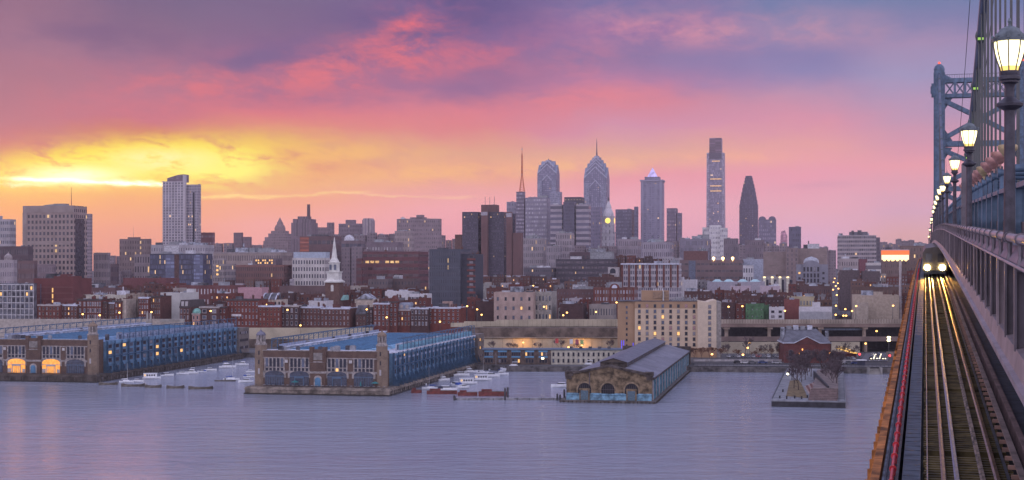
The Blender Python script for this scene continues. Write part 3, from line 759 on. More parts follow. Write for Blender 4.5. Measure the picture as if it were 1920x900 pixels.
blueclad = mat('blue_cladding', (.12, .235, .37), .6, .05, var=.32, vscale=.22)
bluedk = mat('blue_steel_frame', (.055, .12, .21), .5, .2, var=.2, vscale=.8)
bluepale = mat('pale_blue_panel', (.30, .36, .50), .6, var=.2, vscale=.8)
brownbrick = brick('brown_pier_brick', (.125, .08, .062), (.095, .06, .05), (.16, .13, .12))
tanbrick = brick('tan_tower_brick', (.25, .19, .14), (.20, .15, .115), (.25, .21, .18))
limest = mat('pier_limestone', (.30, .27, .26), .85, var=.3, vscale=.8)
lit_hall = mat('lit_hall', (.8, .4, .1), .6, emit=(1, .36, .04), es=.75, var=.35, vscale=.9)

def octo(cx, cy, r): return [(cx+r*math.cos(2*math.pi*(k+.5)/8), cy+r*math.sin(2*math.pi*(k+.5)/8)) for k in range(8)]
def arch_poly(cx, z0, w_, h_, rise, n=8):
    pts = [(cx-w_/2, z0), (cx+w_/2, z0)]
    for i in range(n+1):
        a = math.pi*i/n
        pts.append((cx+w_/2*math.cos(a), z0+h_-rise+rise*math.sin(a)))
    return pts
def head_house(x0, xc, Y, zb, length, lits, roofcol, labels):
    (ox, oy), W = corner_R(x0, xc, Y)
    k = W/58.0
    # concrete pier under the building
    apron = thing('pier', labels[0], 'pier', (ox, oy, 0), -TH)
    q = MB()
    q.box(-2.5*k, W+2.5*k, -4.2, length+1, -2, zb-.05, 0)
    q.box(-2.9*k, W+2.9*k, -4.6, length+1, zb-1.0, zb-.6, 0)
    q.build('deck', [mat('stained_pier_face', (.23, .195, .17), .9, var=.45, vscale=.3) if labels[2] else mat('dark_pier_face', (.085, .07, .065), .9, var=.4, vscale=.3)], apron)
    q = MB(); q.box(-2.9*k, W+2.9*k, -4.75, length+1, -2, .55); q.build('wet_base', mat('wet_black_timber', (.03, .026, .026), .6, var=.4), apron)
    q = MB()
    for i in range(60): q.box(-2.5*k+i*1.03*W/58, -2.5*k+i*1.03*W/58+.16, -4.3, -4.2, -1.2, zb-1.1) if i % 3 == 0 else None
    for i in range(int(length/3)): q.box(W+2.5*k, W+2.5*k+.4, i*3, i*3+.4, -1.2, zb-1.1)
    tag(q.build('fender_piles', quay_m, apron), kind='stuff')
    q = MB()
    for (xa_, xb_, ya_, yb_) in ((-2.5*k, W+2.5*k, -4.1, -4.1), (W+2.4*k, W+2.4*k, -4.1, length)):
        for zz in (.45, .75, 1.05): q.bar((xa_, ya_, zb+zz), (xb_, yb_, zb+zz), .05)
        n = int(max(xb_-xa_, yb_-ya_)/2.2)
        for i in range(n+1): q.bar((xa_+(xb_-xa_)*i/n, ya_+(yb_-ya_)*i/n, zb-.04), (xa_+(xb_-xa_)*i/n, ya_+(yb_-ya_)*i/n, zb+1.1), .06)
    q.build('railing', steel_d, apron)
    b = thing('pier_headhouse', labels[1], 'building', (ox, oy, zb), -TH)
    hp = 15.0*k if k > .9 else 15.2
    bh = hp
    q = MB(); q.box(2*k, W-2*k, 0, 11, -.05, bh, 0, top=1); q.build('brick_front', [brownbrick, roofcol], b)
    # centre pier
    c0, c1 = .432*W, .548*W
    q = MB(); q.box(c0, c1, -.6, 0, 0, bh+.8); q.box(c0-.3, c0+1.2, -.9, 1.2, bh-4.3, bh+1.7); q.box(c1-1.2, c1+.3, -.9, 1.2, bh-4.3, bh+1.7)
    q.build('centre_bay', brownbrick, b)
    q = MB(); q.box(c0+1.3, c1-1.3, -.7, -.55, bh-3.4, bh-.6); q.build('name_panel', mat('panel_stone', (.22, .20, .19), .8, var=.2), b)
    q = MB(); q.box(c0-.1, c1+.1, -.72, -.5, bh-4.4, bh-3.9); q.box(2*k, c0, -.12, .05, bh-3.0, bh-2.6); q.box(c1, W-2*k, -.12, .05, bh-3.0, bh-2.6)
    q.box(2*k, c0, -.1, .05, bh+.0, bh+.35); q.box(c1, W-2*k, -.1, .05, bh, bh+.35)
    q.build('stone_courses', limest, b)
    ctr = [.155, .345, .632, .832]
    for bi, cf in enumerate(ctr):
        cx = cf*W; bw = .146*W
        # five-light upper window with stone mullions
        z0, z1 = bh-7.6, bh-2.9
        q = MB(); q.box(cx-bw/2-.3, cx+bw/2+.3, -.10, .04, z0-.9, z1+.4); fr = q.build('window_surround', limest, b)
        lw = bw/5
        for j in range(5):
            xx = cx-bw/2+lw*(j+.5)
            q = MB(); q.box(xx-lw*.33, xx+lw*.33, -.14, -.08, z0+1.3, z1); q.build('pane', gl_d if (bi+j) % 4 else gl_b, fr)
            q = MB(); q.box(xx-lw*.33, xx+lw*.33, -.14, -.08, z0-.2, z0+.95); q.build('pane', gl_l if (labels[2] and (bi, j) in ((2, 2),)) else gl_d, fr)
        # wide segmental arch below
        ap = arch_poly(cx, .35, bw, 6.0*k+.2, 1.5)
        q = MB(); q.xz(arch_poly(cx, 3.4, bw+1.6, 4.0*k+.2, 1.75)[:], -.12, .04); q.build('arch_trim', limest, b)
        lm = bi in lits
        q = MB(); q.xz(ap, -.17, .0); door = q.build('arched_opening', lit_hall if lm else mat('arch_glass', (.035, .045, .08), .2, spec=.6, var=.3, vscale=.8), b)
        q = MB()
        fm = fr_w if labels[2] is False else bluedk
        for j in range(1, 8):
            if bi in (0, 3) or labels[2] is False: q.box(cx-bw/2+bw*j/8-.06, cx-bw/2+bw*j/8+.06, -.24, -.16, .4, 3.9 if bi in (0, 3) else 2.6)
        q.box(cx-bw/2, cx+bw/2, -.24, -.16, 3.9, 4.15)
        if lm: q.box(cx-bw*.5, cx-bw*.3, -.22, -.15, .4, 2.2); q.box(cx+bw*.34, cx+bw*.5, -.22, -.15, .4, 2.0)
        if bi in (1, 2): q.box(cx-bw*.25, cx+bw*.25, -.5, -.14, 3.3, 4.1); q.box(cx-bw*.25, cx-bw*.21, -.3, -.14, .3, 3.4); q.box(cx+bw*.21, cx+bw*.25, -.3, -.14, .3, 3.4)
        q.build('glazing_bars', mat('glazing_blue', (.07, .12, .20), .5, var=.1) if not lm else fr_w, door)
    # stone belt
    q = MB()
    for a, c in ((.055, .082), (.232, .270), (.420, .556), (.708, .752), (.912, .94)): q.box(a*W, c*W, -.75 if abs(a-.42) < .01 else -.14, .05, 5.3, 6.1)
    q.build('belt_course', limest, b)
    q = MB(); q.xz(arch_poly(.49*W, .3, 3.3, 4.2, 1.4), -.78, -.5); q.build('door_surround', limest, b)
    q = MB(); q.xz(arch_poly(.49*W, .3, 2.3, 3.5, 1.1), -.86, -.7); q.build('door', mat('blue_door', (.07, .19, .33), .5), b)
    for xx in (.235*W+.6, .735*W-.1): q = MB(); q.box(xx-.6, xx+.6, -.2, .0, bh-4.6, bh-3.4); q.build('stone_medallion', mat('pale_medallion', (.5, .48, .48), .8), b)
    # corner towers
    for tx in (2.3*k, W-2.3*k):
        r = 2.6*k
        q = MB(); q.prism(octo(tx, 1.6, r), -.05, bh-2.4); q.prism(octo(tx, 1.6, r+.22), bh-2.4, bh-2.0); q.frust(octo(tx, 1.6, r), bh-2.0, octo(tx, 1.6, r*.9), bh+2.2)
        q.prism(octo(tx, 1.6, r+.15), 3.6, 3.9)
        tw = q.build('corner_tower', tanbrick, b)
        q = MB(); q.prism(octo(tx, 1.6, r*.98), bh+2.2, bh+2.7); q.frust(octo(tx, 1.6, r*.85), bh+2.7, octo(tx, 1.6, r*.70), bh+3.6); q.build('tower_cornice', limest, tw)
        q = MB()
        for kx in range(8):
            a = 2*math.pi*(kx+.5)/8; q.bar((tx+r*.62*math.cos(a), 1.6+r*.62*math.sin(a), bh+3.5), (tx+r*.62*math.cos(a), 1.6+r*.62*math.sin(a), bh+6.0), .5)
        q.prism(octo(tx, 1.6, r*.4), bh+3.5, bh+6.0); q.build('belfry', limest, tw)
        q = MB(); q.lathe([(r*.78, bh+6.0), (r*.78, bh+6.4), (r*.6, bh+7.1), (r*.25, bh+7.6), (.15, bh+8.2), (.04, bh+8.9)], 8, 0, (tx, 1.6)); q.build('dome', mat('tower_dome', (.15, .15, .20), .7) if tx < 10 else tanbrick, tw)
        q = MB(); q.box(tx-.35, tx+.35, 1.6-r*.98-.05, 1.6-r*.9, 4.8, 7.0); q.build('slit_window', fr_w, tw)
        for zz in (bh-5.2, bh-1.6): q = MB(); q.box(tx-.2, tx+.2, 1.6-r*.98-.07, 1.6-r*.9, zz, zz+1.6); q.build('slit_pane', gl_d, tw)
    # long blue shed behind
    shed = thing('pier_apartments', labels[3], 'building', (ox, oy, zb), -TH)
    x1 = W-.6*k; x0_ = .6*k; y0_, y1_ = 11.05, length
    sh = hp - 1.2
    q = MB(); q.box(x0_, x1, y0_, y1_, -.05, sh, 0, top=1); q.build('blue_walls', [blueclad, roofcol], shed)
    # roof: snowy edges, raised ribbed centre
    q = MB(); q.frust([(x0_+8, y0_+2), (x1-9, y0_+2), (x1-9, y1_-3), (x0_+8, y1_-3)], sh-.05, [(x0_+9, y0_+3), (x1-10.5, y0_+3), (x1-10.5, y1_-4), (x0_+9, y1_-4)], sh+1.1)
    q.build('centre_roof', labels[4], shed)
    q = MB()
    for i in range(int((y1_-y0_)/4)): q.box(x0_+10, x1-12, y0_+4+i*4, y0_+4.5+i*4, sh+1.1, sh+1.45)
    tag(q.build('roof_seams', mat('roof_seam_blue', (.07, .17, .30), .6), shed), kind='stuff')
    q = MB(); q.box(x0_+7.2, x0_+8, y0_+2, y1_-3, sh, sh+2.0); q.box(x0_+6.5, x0_+8.6, y0_+2, y1_-3, sh+2.0, sh+2.3)
    q.build('clerestory', snow, shed)
    nb = 22; bl = (y1_-y0_)/nb
    rows_ = [(.9, 1.9), (4.6, 1.7), (8.0, 1.6), (10.7, 1.5)]
    for i in range(nb):
        yy = y0_+bl*(i+.5)
        for ri, (z, hh) in enumerate(rows_):
            window(shed, 'd', x1+.01, z, bl*(.5 if ri else .45), hh, side=yy, lit=.05, light=.25)
    for z, mm, out, th in ((7.2, bluedk, 1.0, .35), (3.6, blueclad, .35, .4), (sh-1.0, blueclad, .5, .9)):
        q = MB(); q.box(x1, x1+out, y0_, y1_, z, z+th); q.build('ledge', mm, shed)
    q = MB(); q.box(x1+.0, x1+.14, y0_, y1_, 9.75, 10.5); q.build('pale_spandrel', bluepale if labels[2] else blueclad, shed)
    q = MB(); q.box(x1-.5, x1+.5, y0_, y1_, sh-.1, sh+.5); q.build('roof_edge', snow if labels[2] else blueclad, shed)
    for i in range(nb+1):
        yy = y0_+bl*i; q = MB(); q.box(x1+.1, x1+.95, yy-.16, yy+.16, -.05, sh+.2)
        q.face([(x1+.95, yy, -.05), (x1+3.0, yy, -.05), (x1+.95, yy, 4.2)]); q.face([(x1+.95, yy+.02, 4.2), (x1+3.0, yy+.02, -.05), (x1+.95, yy+.02, -.05)])
        q.build('blue_fin', bluedk, shed)
    # steel frame standing on both roof edges
    for ex, s in ((x1-.4, -1), (x0_+.4, 1)):
        ya = y0_ + (18 if s < 0 else 6)
        npost = 23
        for i in range(npost):
            yy = ya + (y1_-ya)*i/(npost-1); zt = sh+5.2
            q = MB(); q.box(ex-.16, ex+.16, yy-.14, yy+.14, sh, zt); q.bar((ex, yy, zt-.1), (ex+s*2.6, yy, zt-.1), .25); q.bar((ex, yy, zt-1.5), (ex+s*1.6, yy, zt-.2), .16)
            q.build('frame_post', bluedk, shed)
        q = MB()
        for zz in (5.2, 3.2, 1.3): q.bar((ex, ya, sh+zz), (ex, y1_, sh+zz), .26 if zz > 5 else .13)
        q.build('frame_rail', bluedk, shed)
        q = MB(); q.box(ex+s*3.2, ex+s*3.3, ya, y1_-1, sh, sh+2.9); q.build('penthouse_wall', snow if s < 0 and labels[2] else bluepale, shed)
        for i in range(1, npost):
            yy = ya + (y1_-ya)*(i-.5)/(npost-1)
            if s < 0: q = MB(); q.box(ex-3.18, ex-3.1, yy-1.2, yy+1.0, sh+.3, sh+2.3); q.build('terrace_window', gl_b, shed)
            if s < 0: q = MB(); q.box(ex-3.0, ex-.7, yy+1.4, yy+1.6, sh, sh+2.4); q.build('terrace_screen', bluepale if not labels[2] else mat('cyan_screen', (.2, .42, .55), .6), shed)
    random.seed(int(W*10))
    for i in range(16):
        yy = random.uniform(y0_-8, y0_+4) if i < 9 else random.uniform(y0_, y1_-10); xx = random.uniform(8, W-14) if i < 9 else random.choice([x0_+4, x1-6.5])
        q = MB(); s = random.uniform(.5, 1.1); q.box(xx-s, xx+s, yy-s*.8, yy+s*.8, sh+.9 if i < 9 else sh, sh+1.8+s); q.box(xx-s*.7, xx+s*.7, yy-s*.5, yy+s*.5, sh+1.8+s, sh+2.0+s)
        q.build('rooftop_unit', tar if i % 2 else mat('grey_plant', (.25, .26, .29), .6), shed)
    q = MB(); q.box(-1, W+1, length-.5, length+14, -.05, 13.5); q.build('rear_block', mat('rear_stone', (.16, .14, .135), .85, var=.2, vscale=.2), shed)
    for i in range(7):
        for z in (2, 6, 10): window(shed, 'd', W+1.01, z, 1.6, 1.5, side=length+1+i*1.8)
    return (ox, oy), W
P3 = head_house(477, 724, 580, 2.9, 163, (), snow, ('concrete pier apron with pale stained face under the centre brick pier building', 'brown brick pier headhouse with two domed towers, dark arches and a snowy roof', True, 'long blue steel clad apartment shed with snowy roof edges behind the centre brick headhouse', mat('bright_blue_roof', (.20, .42, .62), .6, var=.35, vscale=.2)))
P5 = head_house(-46, 180, 648, 3.2, 166, (1, 2), mat('blue_flat_roof', (.13, .24, .40), .7, var=.3, vscale=.2), ('dark concrete pier apron under the leftmost brick pier building', 'brown brick pier headhouse with orange lit entrances at the left edge of the waterfront', False, 'long blue clad apartment shed with rows of balconies behind the left brick headhouse', mat('steel_blue_roof', (.16, .29, .46), .6, var=.3, vscale=.2)))
def pier_pt(P, lx, ly):      # local pier coordinates -> world
    (ox, oy), W = P
    return (ox+lx*CW+ly*SW, oy-lx*SW+ly*CW)
# cafe furniture on the middle pier's apron
random.seed(11)
for i in range(26):
    x, y = pier_pt(P3, 5+i*1.95+random.uniform(-.4, .4), -2.2+random.uniform(-.6, .5))
    t = thing('cafe_table', '%s white terrace table from the left on the apron of the centre pier' % ORD(i), 'table', (x, y, 2.86), random.random()*3, 'terrace tables on the centre pier')
    q = MB(); q.lathe([(.55, .70), (.55, .76)], 10); q.build('tabletop', fr_w, t)
    q = MB(); q.lathe([(.3, 0), (.05, .05), (.05, .7)], 6); q.build('pedestal', steel_d, t)
tealc = mat('teal_canvas', (.04, .22, .24), .7)
for i, (lx, lab) in enumerate(((17.5, 'teal parasol between the left arches of the centre brick pier building'), (50, 'teal parasol near the right arch of the centre brick pier building'), (44.2, 'closed dark teal parasol right of the third arch on the centre pier'))):
    x, y = pier_pt(P3, lx, -1.9); t = thing('parasol', lab, 'parasol', (x, y, 2.86))
    q = MB(); q.lathe([(.05, 0), (.05, 2.2)], 6); q.build('pole', steel_d, t)
    q = MB(); q.lathe([(1.5, 1.9), (1.45, 2.0), (.1, 2.6)] if i < 2 else [(.35, .8), (.3, 1.4), (.08, 2.6)], 8); q.build('canopy', tealc, t)

# ---- the old stone pier shed with three arches
(ox, oy), W9 = corner_R(1062, 1222, 547)
L9 = 181
stone9 = mat('ochre_sandstone', (.185, .135, .085), .9, var=.5, vscale=.45, bump=.3)
darkst = mat('sooty_cornice', (.075, .06, .055), .9, var=.4, vscale=.6)
blue9 = mat('faded_blue_paint', (.17, .33, .46), .7, var=.35, vscale=.6)
roof9 = None
def patch_roof():
    m = bpy.data.materials.new('patched_metal_roof'); m.use_nodes = True; t = m.node_tree; b = t.nodes['Principled BSDF']
    tcn = N(t, 'ShaderNodeTexCoord'); bk = N(t, 'ShaderNodeTexBrick'); L(t, tcn.outputs['UV'], bk.inputs[0])
    bk.inputs['Color1'].default_value = (.115, .12, .15, 1); bk.inputs['Color2'].default_value = (.16, .165, .20, 1); bk.inputs['Mortar'].default_value = (.12, .12, .15, 1)
    bk.inputs['Scale'].default_value = 1; bk.inputs['Brick Width'].default_value = 6; bk.inputs['Row Height'].default_value = 9; bk.inputs['Mortar Size'].default_value = .03
    f = NOISE(t, tcn.outputs['Object'], .15, 5, .6)
    L(t, MIX(t, SMOOTH(t, f, .3, .7), bk.outputs[0], MIX(t, 1.0, bk.outputs[0], (1.35, 1.35, 1.4), 'MULTIPLY')), b.inputs['Base Color']); b.inputs['Roughness'].default_value = .55
    return m
roof9 = patch_roof()
ap = thing('pier', 'dark rotting pier base under the old stone shed with three arches', 'pier', (ox, oy, 0), -TH)
q = MB(); q.box(-2.2, W9+1.6, -2.6, L9+10, -2, .75); q.build('deck', quay_m, ap)
q = MB()
for i in range(70): q.box(W9+1.6, W9+2.0, i*2.6, i*2.6+.5, -1, .7)
for i in range(24): q.box(-2+i*1.5, -1.6+i*1.5, -3.0, -2.6, -1, .7)
tag(q.build('fender_piles', mat('timber_piles', (.07, .055, .045), .9, var=.4), ap), kind='stuff')
sh9 = thing('pier_shed', 'long dark-roofed stone pier shed with three arches and faded blue sides', 'building', (ox, oy, .8), -TH)
fh = 9.0
def gab(x): # curved gable top
    u = abs(x-W9/2)/(W9/2); return fh + .5 + 2.9*max(0, 1-u*1.12)**1.0*(1-.12*u)
q = MB()
pts = [(0, 0), (W9, 0), (W9, fh)] + [(W9-i*W9/14, gab(W9-i*W9/14)) for i in range(1, 14)] + [(0, fh)]
q.xz(pts, 0, 3.0); q.build('stone_front', stone9, sh9)
q = MB()
for i in range(14):
    a, b2 = W9*i/14, W9*(i+1)/14; q.bar((a, .9, (gab(a) if 0 < i else fh+.5)+.25), (b2, .9, (gab(b2) if i < 13 else fh+.5)+.25), 3.0, .75)
q.box(-.5, 2.6, -.6, 3.2, fh-.1, fh+1.5); q.box(W9-2.6, W9+.5, -.6, 3.2, fh-.1, fh+1.5)
q.box(-.35, 1.9, -.45, .0, fh-1.4, fh-.1); q.box(W9-1.9, W9+.35, -.45, 0, fh-1.4, fh-.1)
q.build('cornice', darkst, sh9)
for i, cf in enumerate((.215, .49, .765)):
    cx = cf*W9
    q = MB(); q.xz(arch_poly(cx, 2.4, 6.0, 4.5, 3.0, 12), -.10, .03); fr = q.build('arch_ring', mat('arch_voussoirs', (.24, .18, .12), .9, var=.3), sh9)
    q = MB(); q.xz(arch_poly(cx, 2.4, 4.9, 3.9, 2.45, 12), -.16, .0); q.build('dark_opening', mat('dark_interior', (.018, .018, .024), .9, var=.2), fr)
    q = MB(); q.box(cx-2.4, cx+2.4, -.22, -.15, 3.85, 3.98)
    for u in (-1.6, -.8, 0, .8, 1.6): q.box(cx+u-.04, cx+u+.04, -.21, -.15, 2.4, 5.6)
    q.build('glazing_bars', fr_d, fr)
q = MB(); q.box(-.05, W9+.05, -.13, .02, 0, 2.6); q.build('blue_base', blue9, sh9)
q = MB(); q.box(-.06, W9+.06, -.3, -.12, 1.75, 1.95); q.build('blue_rail', mat('blue_rail_dark', (.07, .17, .26), .7), sh9)
for cf in (.215, .765):
    cx = cf*W9; q = MB(); q.box(cx-1.9, cx+1.9, -.45, -.1, 0, 4.3); dr = q.build('door_surround', stone9, sh9)
    q = MB(); q.box(cx-1.4, cx+1.4, -.5, -.4, .05, 3.5); q.build('roller_door', mat('slate_blue_door', (.09, .15, .20), .6, var=.25, vscale=2), dr)
q = MB(); q.tube([(W9*.275, -.5, 5.5), (W9*.275, -.5, fh+1.2)], .2, 6); q.build('drain_pipe', fr_d, sh9)
# long side: panels and ribs
q = MB(); q.box(.2, W9-.1, 3.0, L9, 0, fh-1.0); q.build('side_walls', [mat('side_wall_blue', (.19, .27, .34), .8, var=.5, vscale=.35)], sh9)
for i in range(44):
    yy = 4+i*(L9-6)/43; q = MB(); q.box(W9-.1, W9+.28, yy-.22, yy+.22, 0, fh-1.2); q.build('side_rib', mat('rib_teal', (.10, .24, .32), .7, var=.3) if i % 3 else fr_w, sh9)
for i in range(21):
    yy = 4+(i+.5)*(L9-6)/21; q = MB(); q.box(W9-.1, W9+.06, yy-1.5, yy+1.5, .4, fh-2.6); q.build('cargo_door', [mat('door_lilac', (.32, .34, .44), .7, var=.4, vscale=.5), mat('door_dark', (.05, .06, .08), .8), blue9][(i*7) % 3], sh9)  # doors cycle through lilac, near-black and faded blue
q = MB(); q.box(W9-.15, W9+.6, 3, L9, fh-1.5, fh-.7); q.build('eave_beam', darkst, sh9)
ez, rz_ = fh-.6, fh+2.4; m0, m1 = W9*.34, W9*.66
q = MB()
for sgn, xe, xm_ in ((1, W9+.7, m1), (-1, -.5, m0)):
    pts = [(xe, 2.6, ez), (xe, L9+.5, ez), (xm_, L9+.5, rz_), (xm_, 2.6, rz_)]
    uv = [(0, 0), (0, L9), (12, L9), (12, 0)]
    q.face(pts if sgn > 0 else pts[::-1], 0, uv if sgn > 0 else uv[::-1])
    q.face([(p[0], p[1], p[2]-.25) for p in (pts[::-1] if sgn > 0 else pts)], 0)
q.build('main_roof', roof9, sh9)
q = MB(); my0 = 14
q.box(m0, m1, my0, L9-6, rz_-1, rz_+1.7); q.build('monitor_walls', darkst, sh9)
for i in range(34): q = MB(); q.box(m1-.02, m1+.05, my0+2+i*4.7, my0+4.2+i*4.7, rz_+.25, rz_+1.3); q.build('monitor_window', gl_d if i % 4 else gl_b, sh9)
q = MB(); mx = (m0+m1)/2
q.face([(m1+.5, my0-.5, rz_+1.7), (m1+.5, L9-5.5, rz_+1.7), (mx, L9-5.5, rz_+3.3), (mx, my0-.5, rz_+3.3)], 0, [(0, 0), (0, L9), (6, L9), (6, 0)])
q.face([(mx, my0-.5, rz_+3.3), (mx, L9-5.5, rz_+3.3), (m0-.5, L9-5.5, rz_+1.7), (m0-.5, my0-.5, rz_+1.7)], 0, [(0, 0), (0, L9), (6, L9), (6, 0)])
q.face([(m0-.5, my0-.5, rz_+1.69), (m0-.5, L9-5.5, rz_+1.69), (m1+.5, L9-5.5, rz_+1.69), (m1+.5, my0-.5, rz_+1.69)], 0)
q.build('monitor_roof', mat('monitor_roof_metal', (.13, .14, .18), .45, .2, var=.2, vscale=.3), sh9)
q = MB(); q.xz([(m0, rz_+1.7), (m1, rz_+1.7), (mx, rz_+3.2)], my0, my0+.3); q.build('monitor_gable', mat('gable_brown', (.10, .08, .07), .9), sh9)
q = MB(); q.box(-.4, W9+.9, L9-.5, L9+1.5, 0, fh+1.5); q.build('rear_gable', darkst, sh9)

# ---- the park pier at the right with its lawn, steps and trees
TR = R(12.2)
Yp = 528; Xp = PX(1447, Yp+5)
park = thing('park_pier', 'low park pier with lawn, striped wooden steps and bare trees', 'pier', (Xp, Yp+5.5, 0), -TR)
WP, LP = 25.8, 172
def ppt(lx, ly): return (Xp+lx*math.cos(TR)+ly*math.sin(TR), Yp+5.5-lx*math.sin(TR)+ly*math.cos(TR))
def PIN(px, py, z):   # photo pixel on height z -> park-local coordinates
    Y = (H-z)*F/(py-500); X = PX(px, Y); dx_, dy_ = X-Xp, Y-(Yp+5.5)
    return (dx_*math.cos(TR)-dy_*math.sin(TR), dx_*math.sin(TR)+dy_*math.cos(TR))
fasc = mat('dark_pier_fascia', (.035, .035, .045), .7, var=.3)
deckm = mat('grey_paving', (.24, .25, .28), .8, var=.2, vscale=.3)
q = MB(); q.box(0, WP, 0, LP, -2, 1.9); q.build('hull', fasc, park)
q = MB(); q.box(-.15, WP+.15, -.15, LP, 1.9, 2.3, 0); q.build('paving', deckm, park)
zt = 2.3; x_ed = WP*.42
# raised ramp on the right half, rising towards the river
prof = [(7, zt-.02), (7, zt+.05), (118, zt+.05)]
q = MB()
q.yz([(11, zt), (LP-6, zt), (LP-6, zt+.1), (11, zt+3.7)], WP*.55, WP-2.5); q.build('ramp', mat('ramp_timber', (.21, .165, .155), .8, var=.3, vscale=.4), park)
# stepped seating at the tip and diagonal striped steps
stp = [mat('step_pale', (.36, .27, .25), .8, var=.2), mat('step_rust', (.20, .085, .07), .8, var=.2)]
for i in range(7):
    zz = zt+.5*(i+1); y_ = 2.5+i*1.25
    q = MB(); q.box(WP*.50+i*.1, WP-2.8, y_, 11.2, zz-.5, zz); q.build('front_step', mat('step_taupe', (.19, .14, .14), .8, var=.2), park)
for i in range(10):
    q = MB(); a = 3+i*1.3
    pts = [(WP*.50-7.2+i*.75, a+10), (WP*.50-6.45+i*.75, a+10), (WP*.50+i*.12, 2.6+i*1.1), (WP*.5-.65+i*.12, 2.6+i*1.1)]
    pts = [PIN(px, py, zt+.1) for px, py in ((1508+i*3.4, 724-.2*i), (1511.4+i*3.4, 724-.2*i), (1527.4+i*1.7, 751-i*1.9), (1524+i*1.7, 751-i*1.9))]
    q.prism([pts[3], pts[2], pts[1], pts[0]], zt-.01, zt+.12+i*.30); q.build('striped_step', stp[i % 2], park)
q = MB(); q.prism([PIN(px, py, zt+.1) for px, py in ((1474, 742), (1513, 746), (1511, 737), (1502, 718), (1496, 712), (1481, 714))], zt-.01, zt+.14)
q.build('lawn', mat('winter_lawn', (.19, .14, .075), .95, var=.35, vscale=.5, bump=.4), park)
q = MB(); q.bar((*PIN(1526, 697, zt+3), zt+1.6), (*PIN(1553, 731, zt+3), zt+2.6), .5, 3.6); q.build('sloping_screen', fasc, park)
q = MB()
for (a, b2) in (((.2, .2), (WP-.2, .2)), ((.2, .2), (.2, LP)), ((WP-.2, .2), (WP-.2, LP))):
    d = math.hypot(b2[0]-a[0], b2[1]-a[1]); n = int(d/2)
    q.bar((*a, zt+1.05), (*b2, zt+1.05), .06)
    for i in range(n+1): q.bar((a[0]+(b2[0]-a[0])*i/n, a[1]+(b2[1]-a[1])*i/n, zt), (a[0]+(b2[0]-a[0])*i/n, a[1]+(b2[1]-a[1])*i/n, zt+1.05), .05)
q.build('railing', steel_d, park)
random.seed(2)
for i, (px, py) in enumerate([(1462, 747), (1475, 748), (1490, 747), (1503, 748), (1468, 735), (1514, 746), (1522, 749)]):
    X, Y = PX(px, (H-zt)*F/(py-500)), (H-zt)*F/(py-500)
    t = thing('bollard', '%s small dark bollard from the left along the tip of the park pier' % ORD(i), 'bollard', (X, Y, zt), 0, 'bollards on the park pier')
    q = MB(); q.lathe([(.3, 0), (.28, .7), (.4, .8), (.3, 1.0)], 8); q.build('post', fasc, t)

# ---- pumping-station theatre: red brick gabled building behind the park pier
Yf = 728
(ox, oy), Wf = corner_R(1472, 1558, Yf)
ox, oy = PX(1472, Yf), Yf+2
redbrick = brick('dark_red_brick', (.16, .05, .045), (.12, .038, .038), (.14, .10, .10))
th = thing('brick_theatre', 'dark red brick hall with grey gabled roof and snow-trimmed eaves behind the park pier trees', 'building', (ox, oy, 3.0), -R(4))
Wf = PX(1558, Yf)-PX(1472, Yf); hf = PZ(644, Yf)-3.0; hr = PZ(632, Yf)-3
q = MB(); q.box(0, Wf, 0, 26, -.4, hf)
q.xz([(Wf*.22, hf), (Wf*.76, hf), (Wf*.49, hr)], -.3, .2); q.build('brick_walls', redbrick, th)
slate = mat('grey_slate', (.13, .135, .165), .7, var=.2, vscale=.4)
q = MB(); rr = PZ(617, Yf+14)-3
q.frust([(-.5, -.4), (Wf+.5, -.4), (Wf+.5, 26.4), (-.5, 26.4)], hf+.05, [(2.5, 13), (Wf-5, 13), (Wf-5, 14.5), (2.5, 14.5)], rr)
q.face([(Wf*.2, -.5, hf+.1), (Wf*.49, -.5, hr+.15), (Wf*.49, 9, hr+.6)]); q.face([(Wf*.49, -.5, hr+.15), (Wf*.78, -.5, hf+.1), (Wf*.49, 9, hr+.6)])
q.build('roof', slate, th)
q = MB(); 
for a, b2 in (((-.6, hf+.15), (Wf*.21, hf+.15)), ((Wf*.21, hf+.15), (Wf*.49, hr+.2)), ((Wf*.49, hr+.2), (Wf*.77, hf+.15)), ((Wf*.77, hf+.15), (Wf+.6, hf+.15))):
    q.bar((a[0], -.55, a[1]), (b2[0], -.55, b2[1]), .3, .35)
q.box(-.7, -.3, -.5, 26, hf-.2, hf+.4); q.build('eave_trim', snow, th)
q = MB(); q.box(-.6, 1.2, 10, 13, hf, rr+1.0); q.build('chimney', snow2, th)
q = MB(); q.box(Wf-1.2, Wf+.3, 9, 11, hf-1, rr-.8); q.build('chimney', snow2, th)
for i in range(4): q = MB(); q.box(2.5+i*3.4, 4.9+i*3.4, 12, 15, rr-.3, rr+1.5+.3*(i % 2)); q.build('rooftop_unit', snow if i % 2 else mat('grey_plant', (.25, .26, .29), .6), th)
for cf, ww in ((.14, 1.6), (.49, 3.0), (.84, 2.6)):
    q = MB(); q.xz(arch_poly(cf*Wf, hf-8.3, ww+.6, 5.2, ww/2), -.1 - .3*(cf == .49), .03); s_ = q.build('arched_window', fr_d, th)
    q = MB(); q.xz(arch_poly(cf*Wf, hf-8.2, ww, 4.8, ww/2), -.16 - .3*(cf == .49), .0); q.build('pane', gl_d, s_)
for lx, lz in ((8.7, hf-3.4), (7.3, hf-5.2), (13.1, hf-5.4), (13.1, hf-6.6), (21.9, hf-5)):
    q = MB(); q.box(lx-.25, lx+.25, -.75, -.45, lz, lz+.8); q.build('wall_lantern', mat('lantern_glow', (.9, .5, .2), .4, emit=(1, .42, .08), es=2.2, var=0), th)

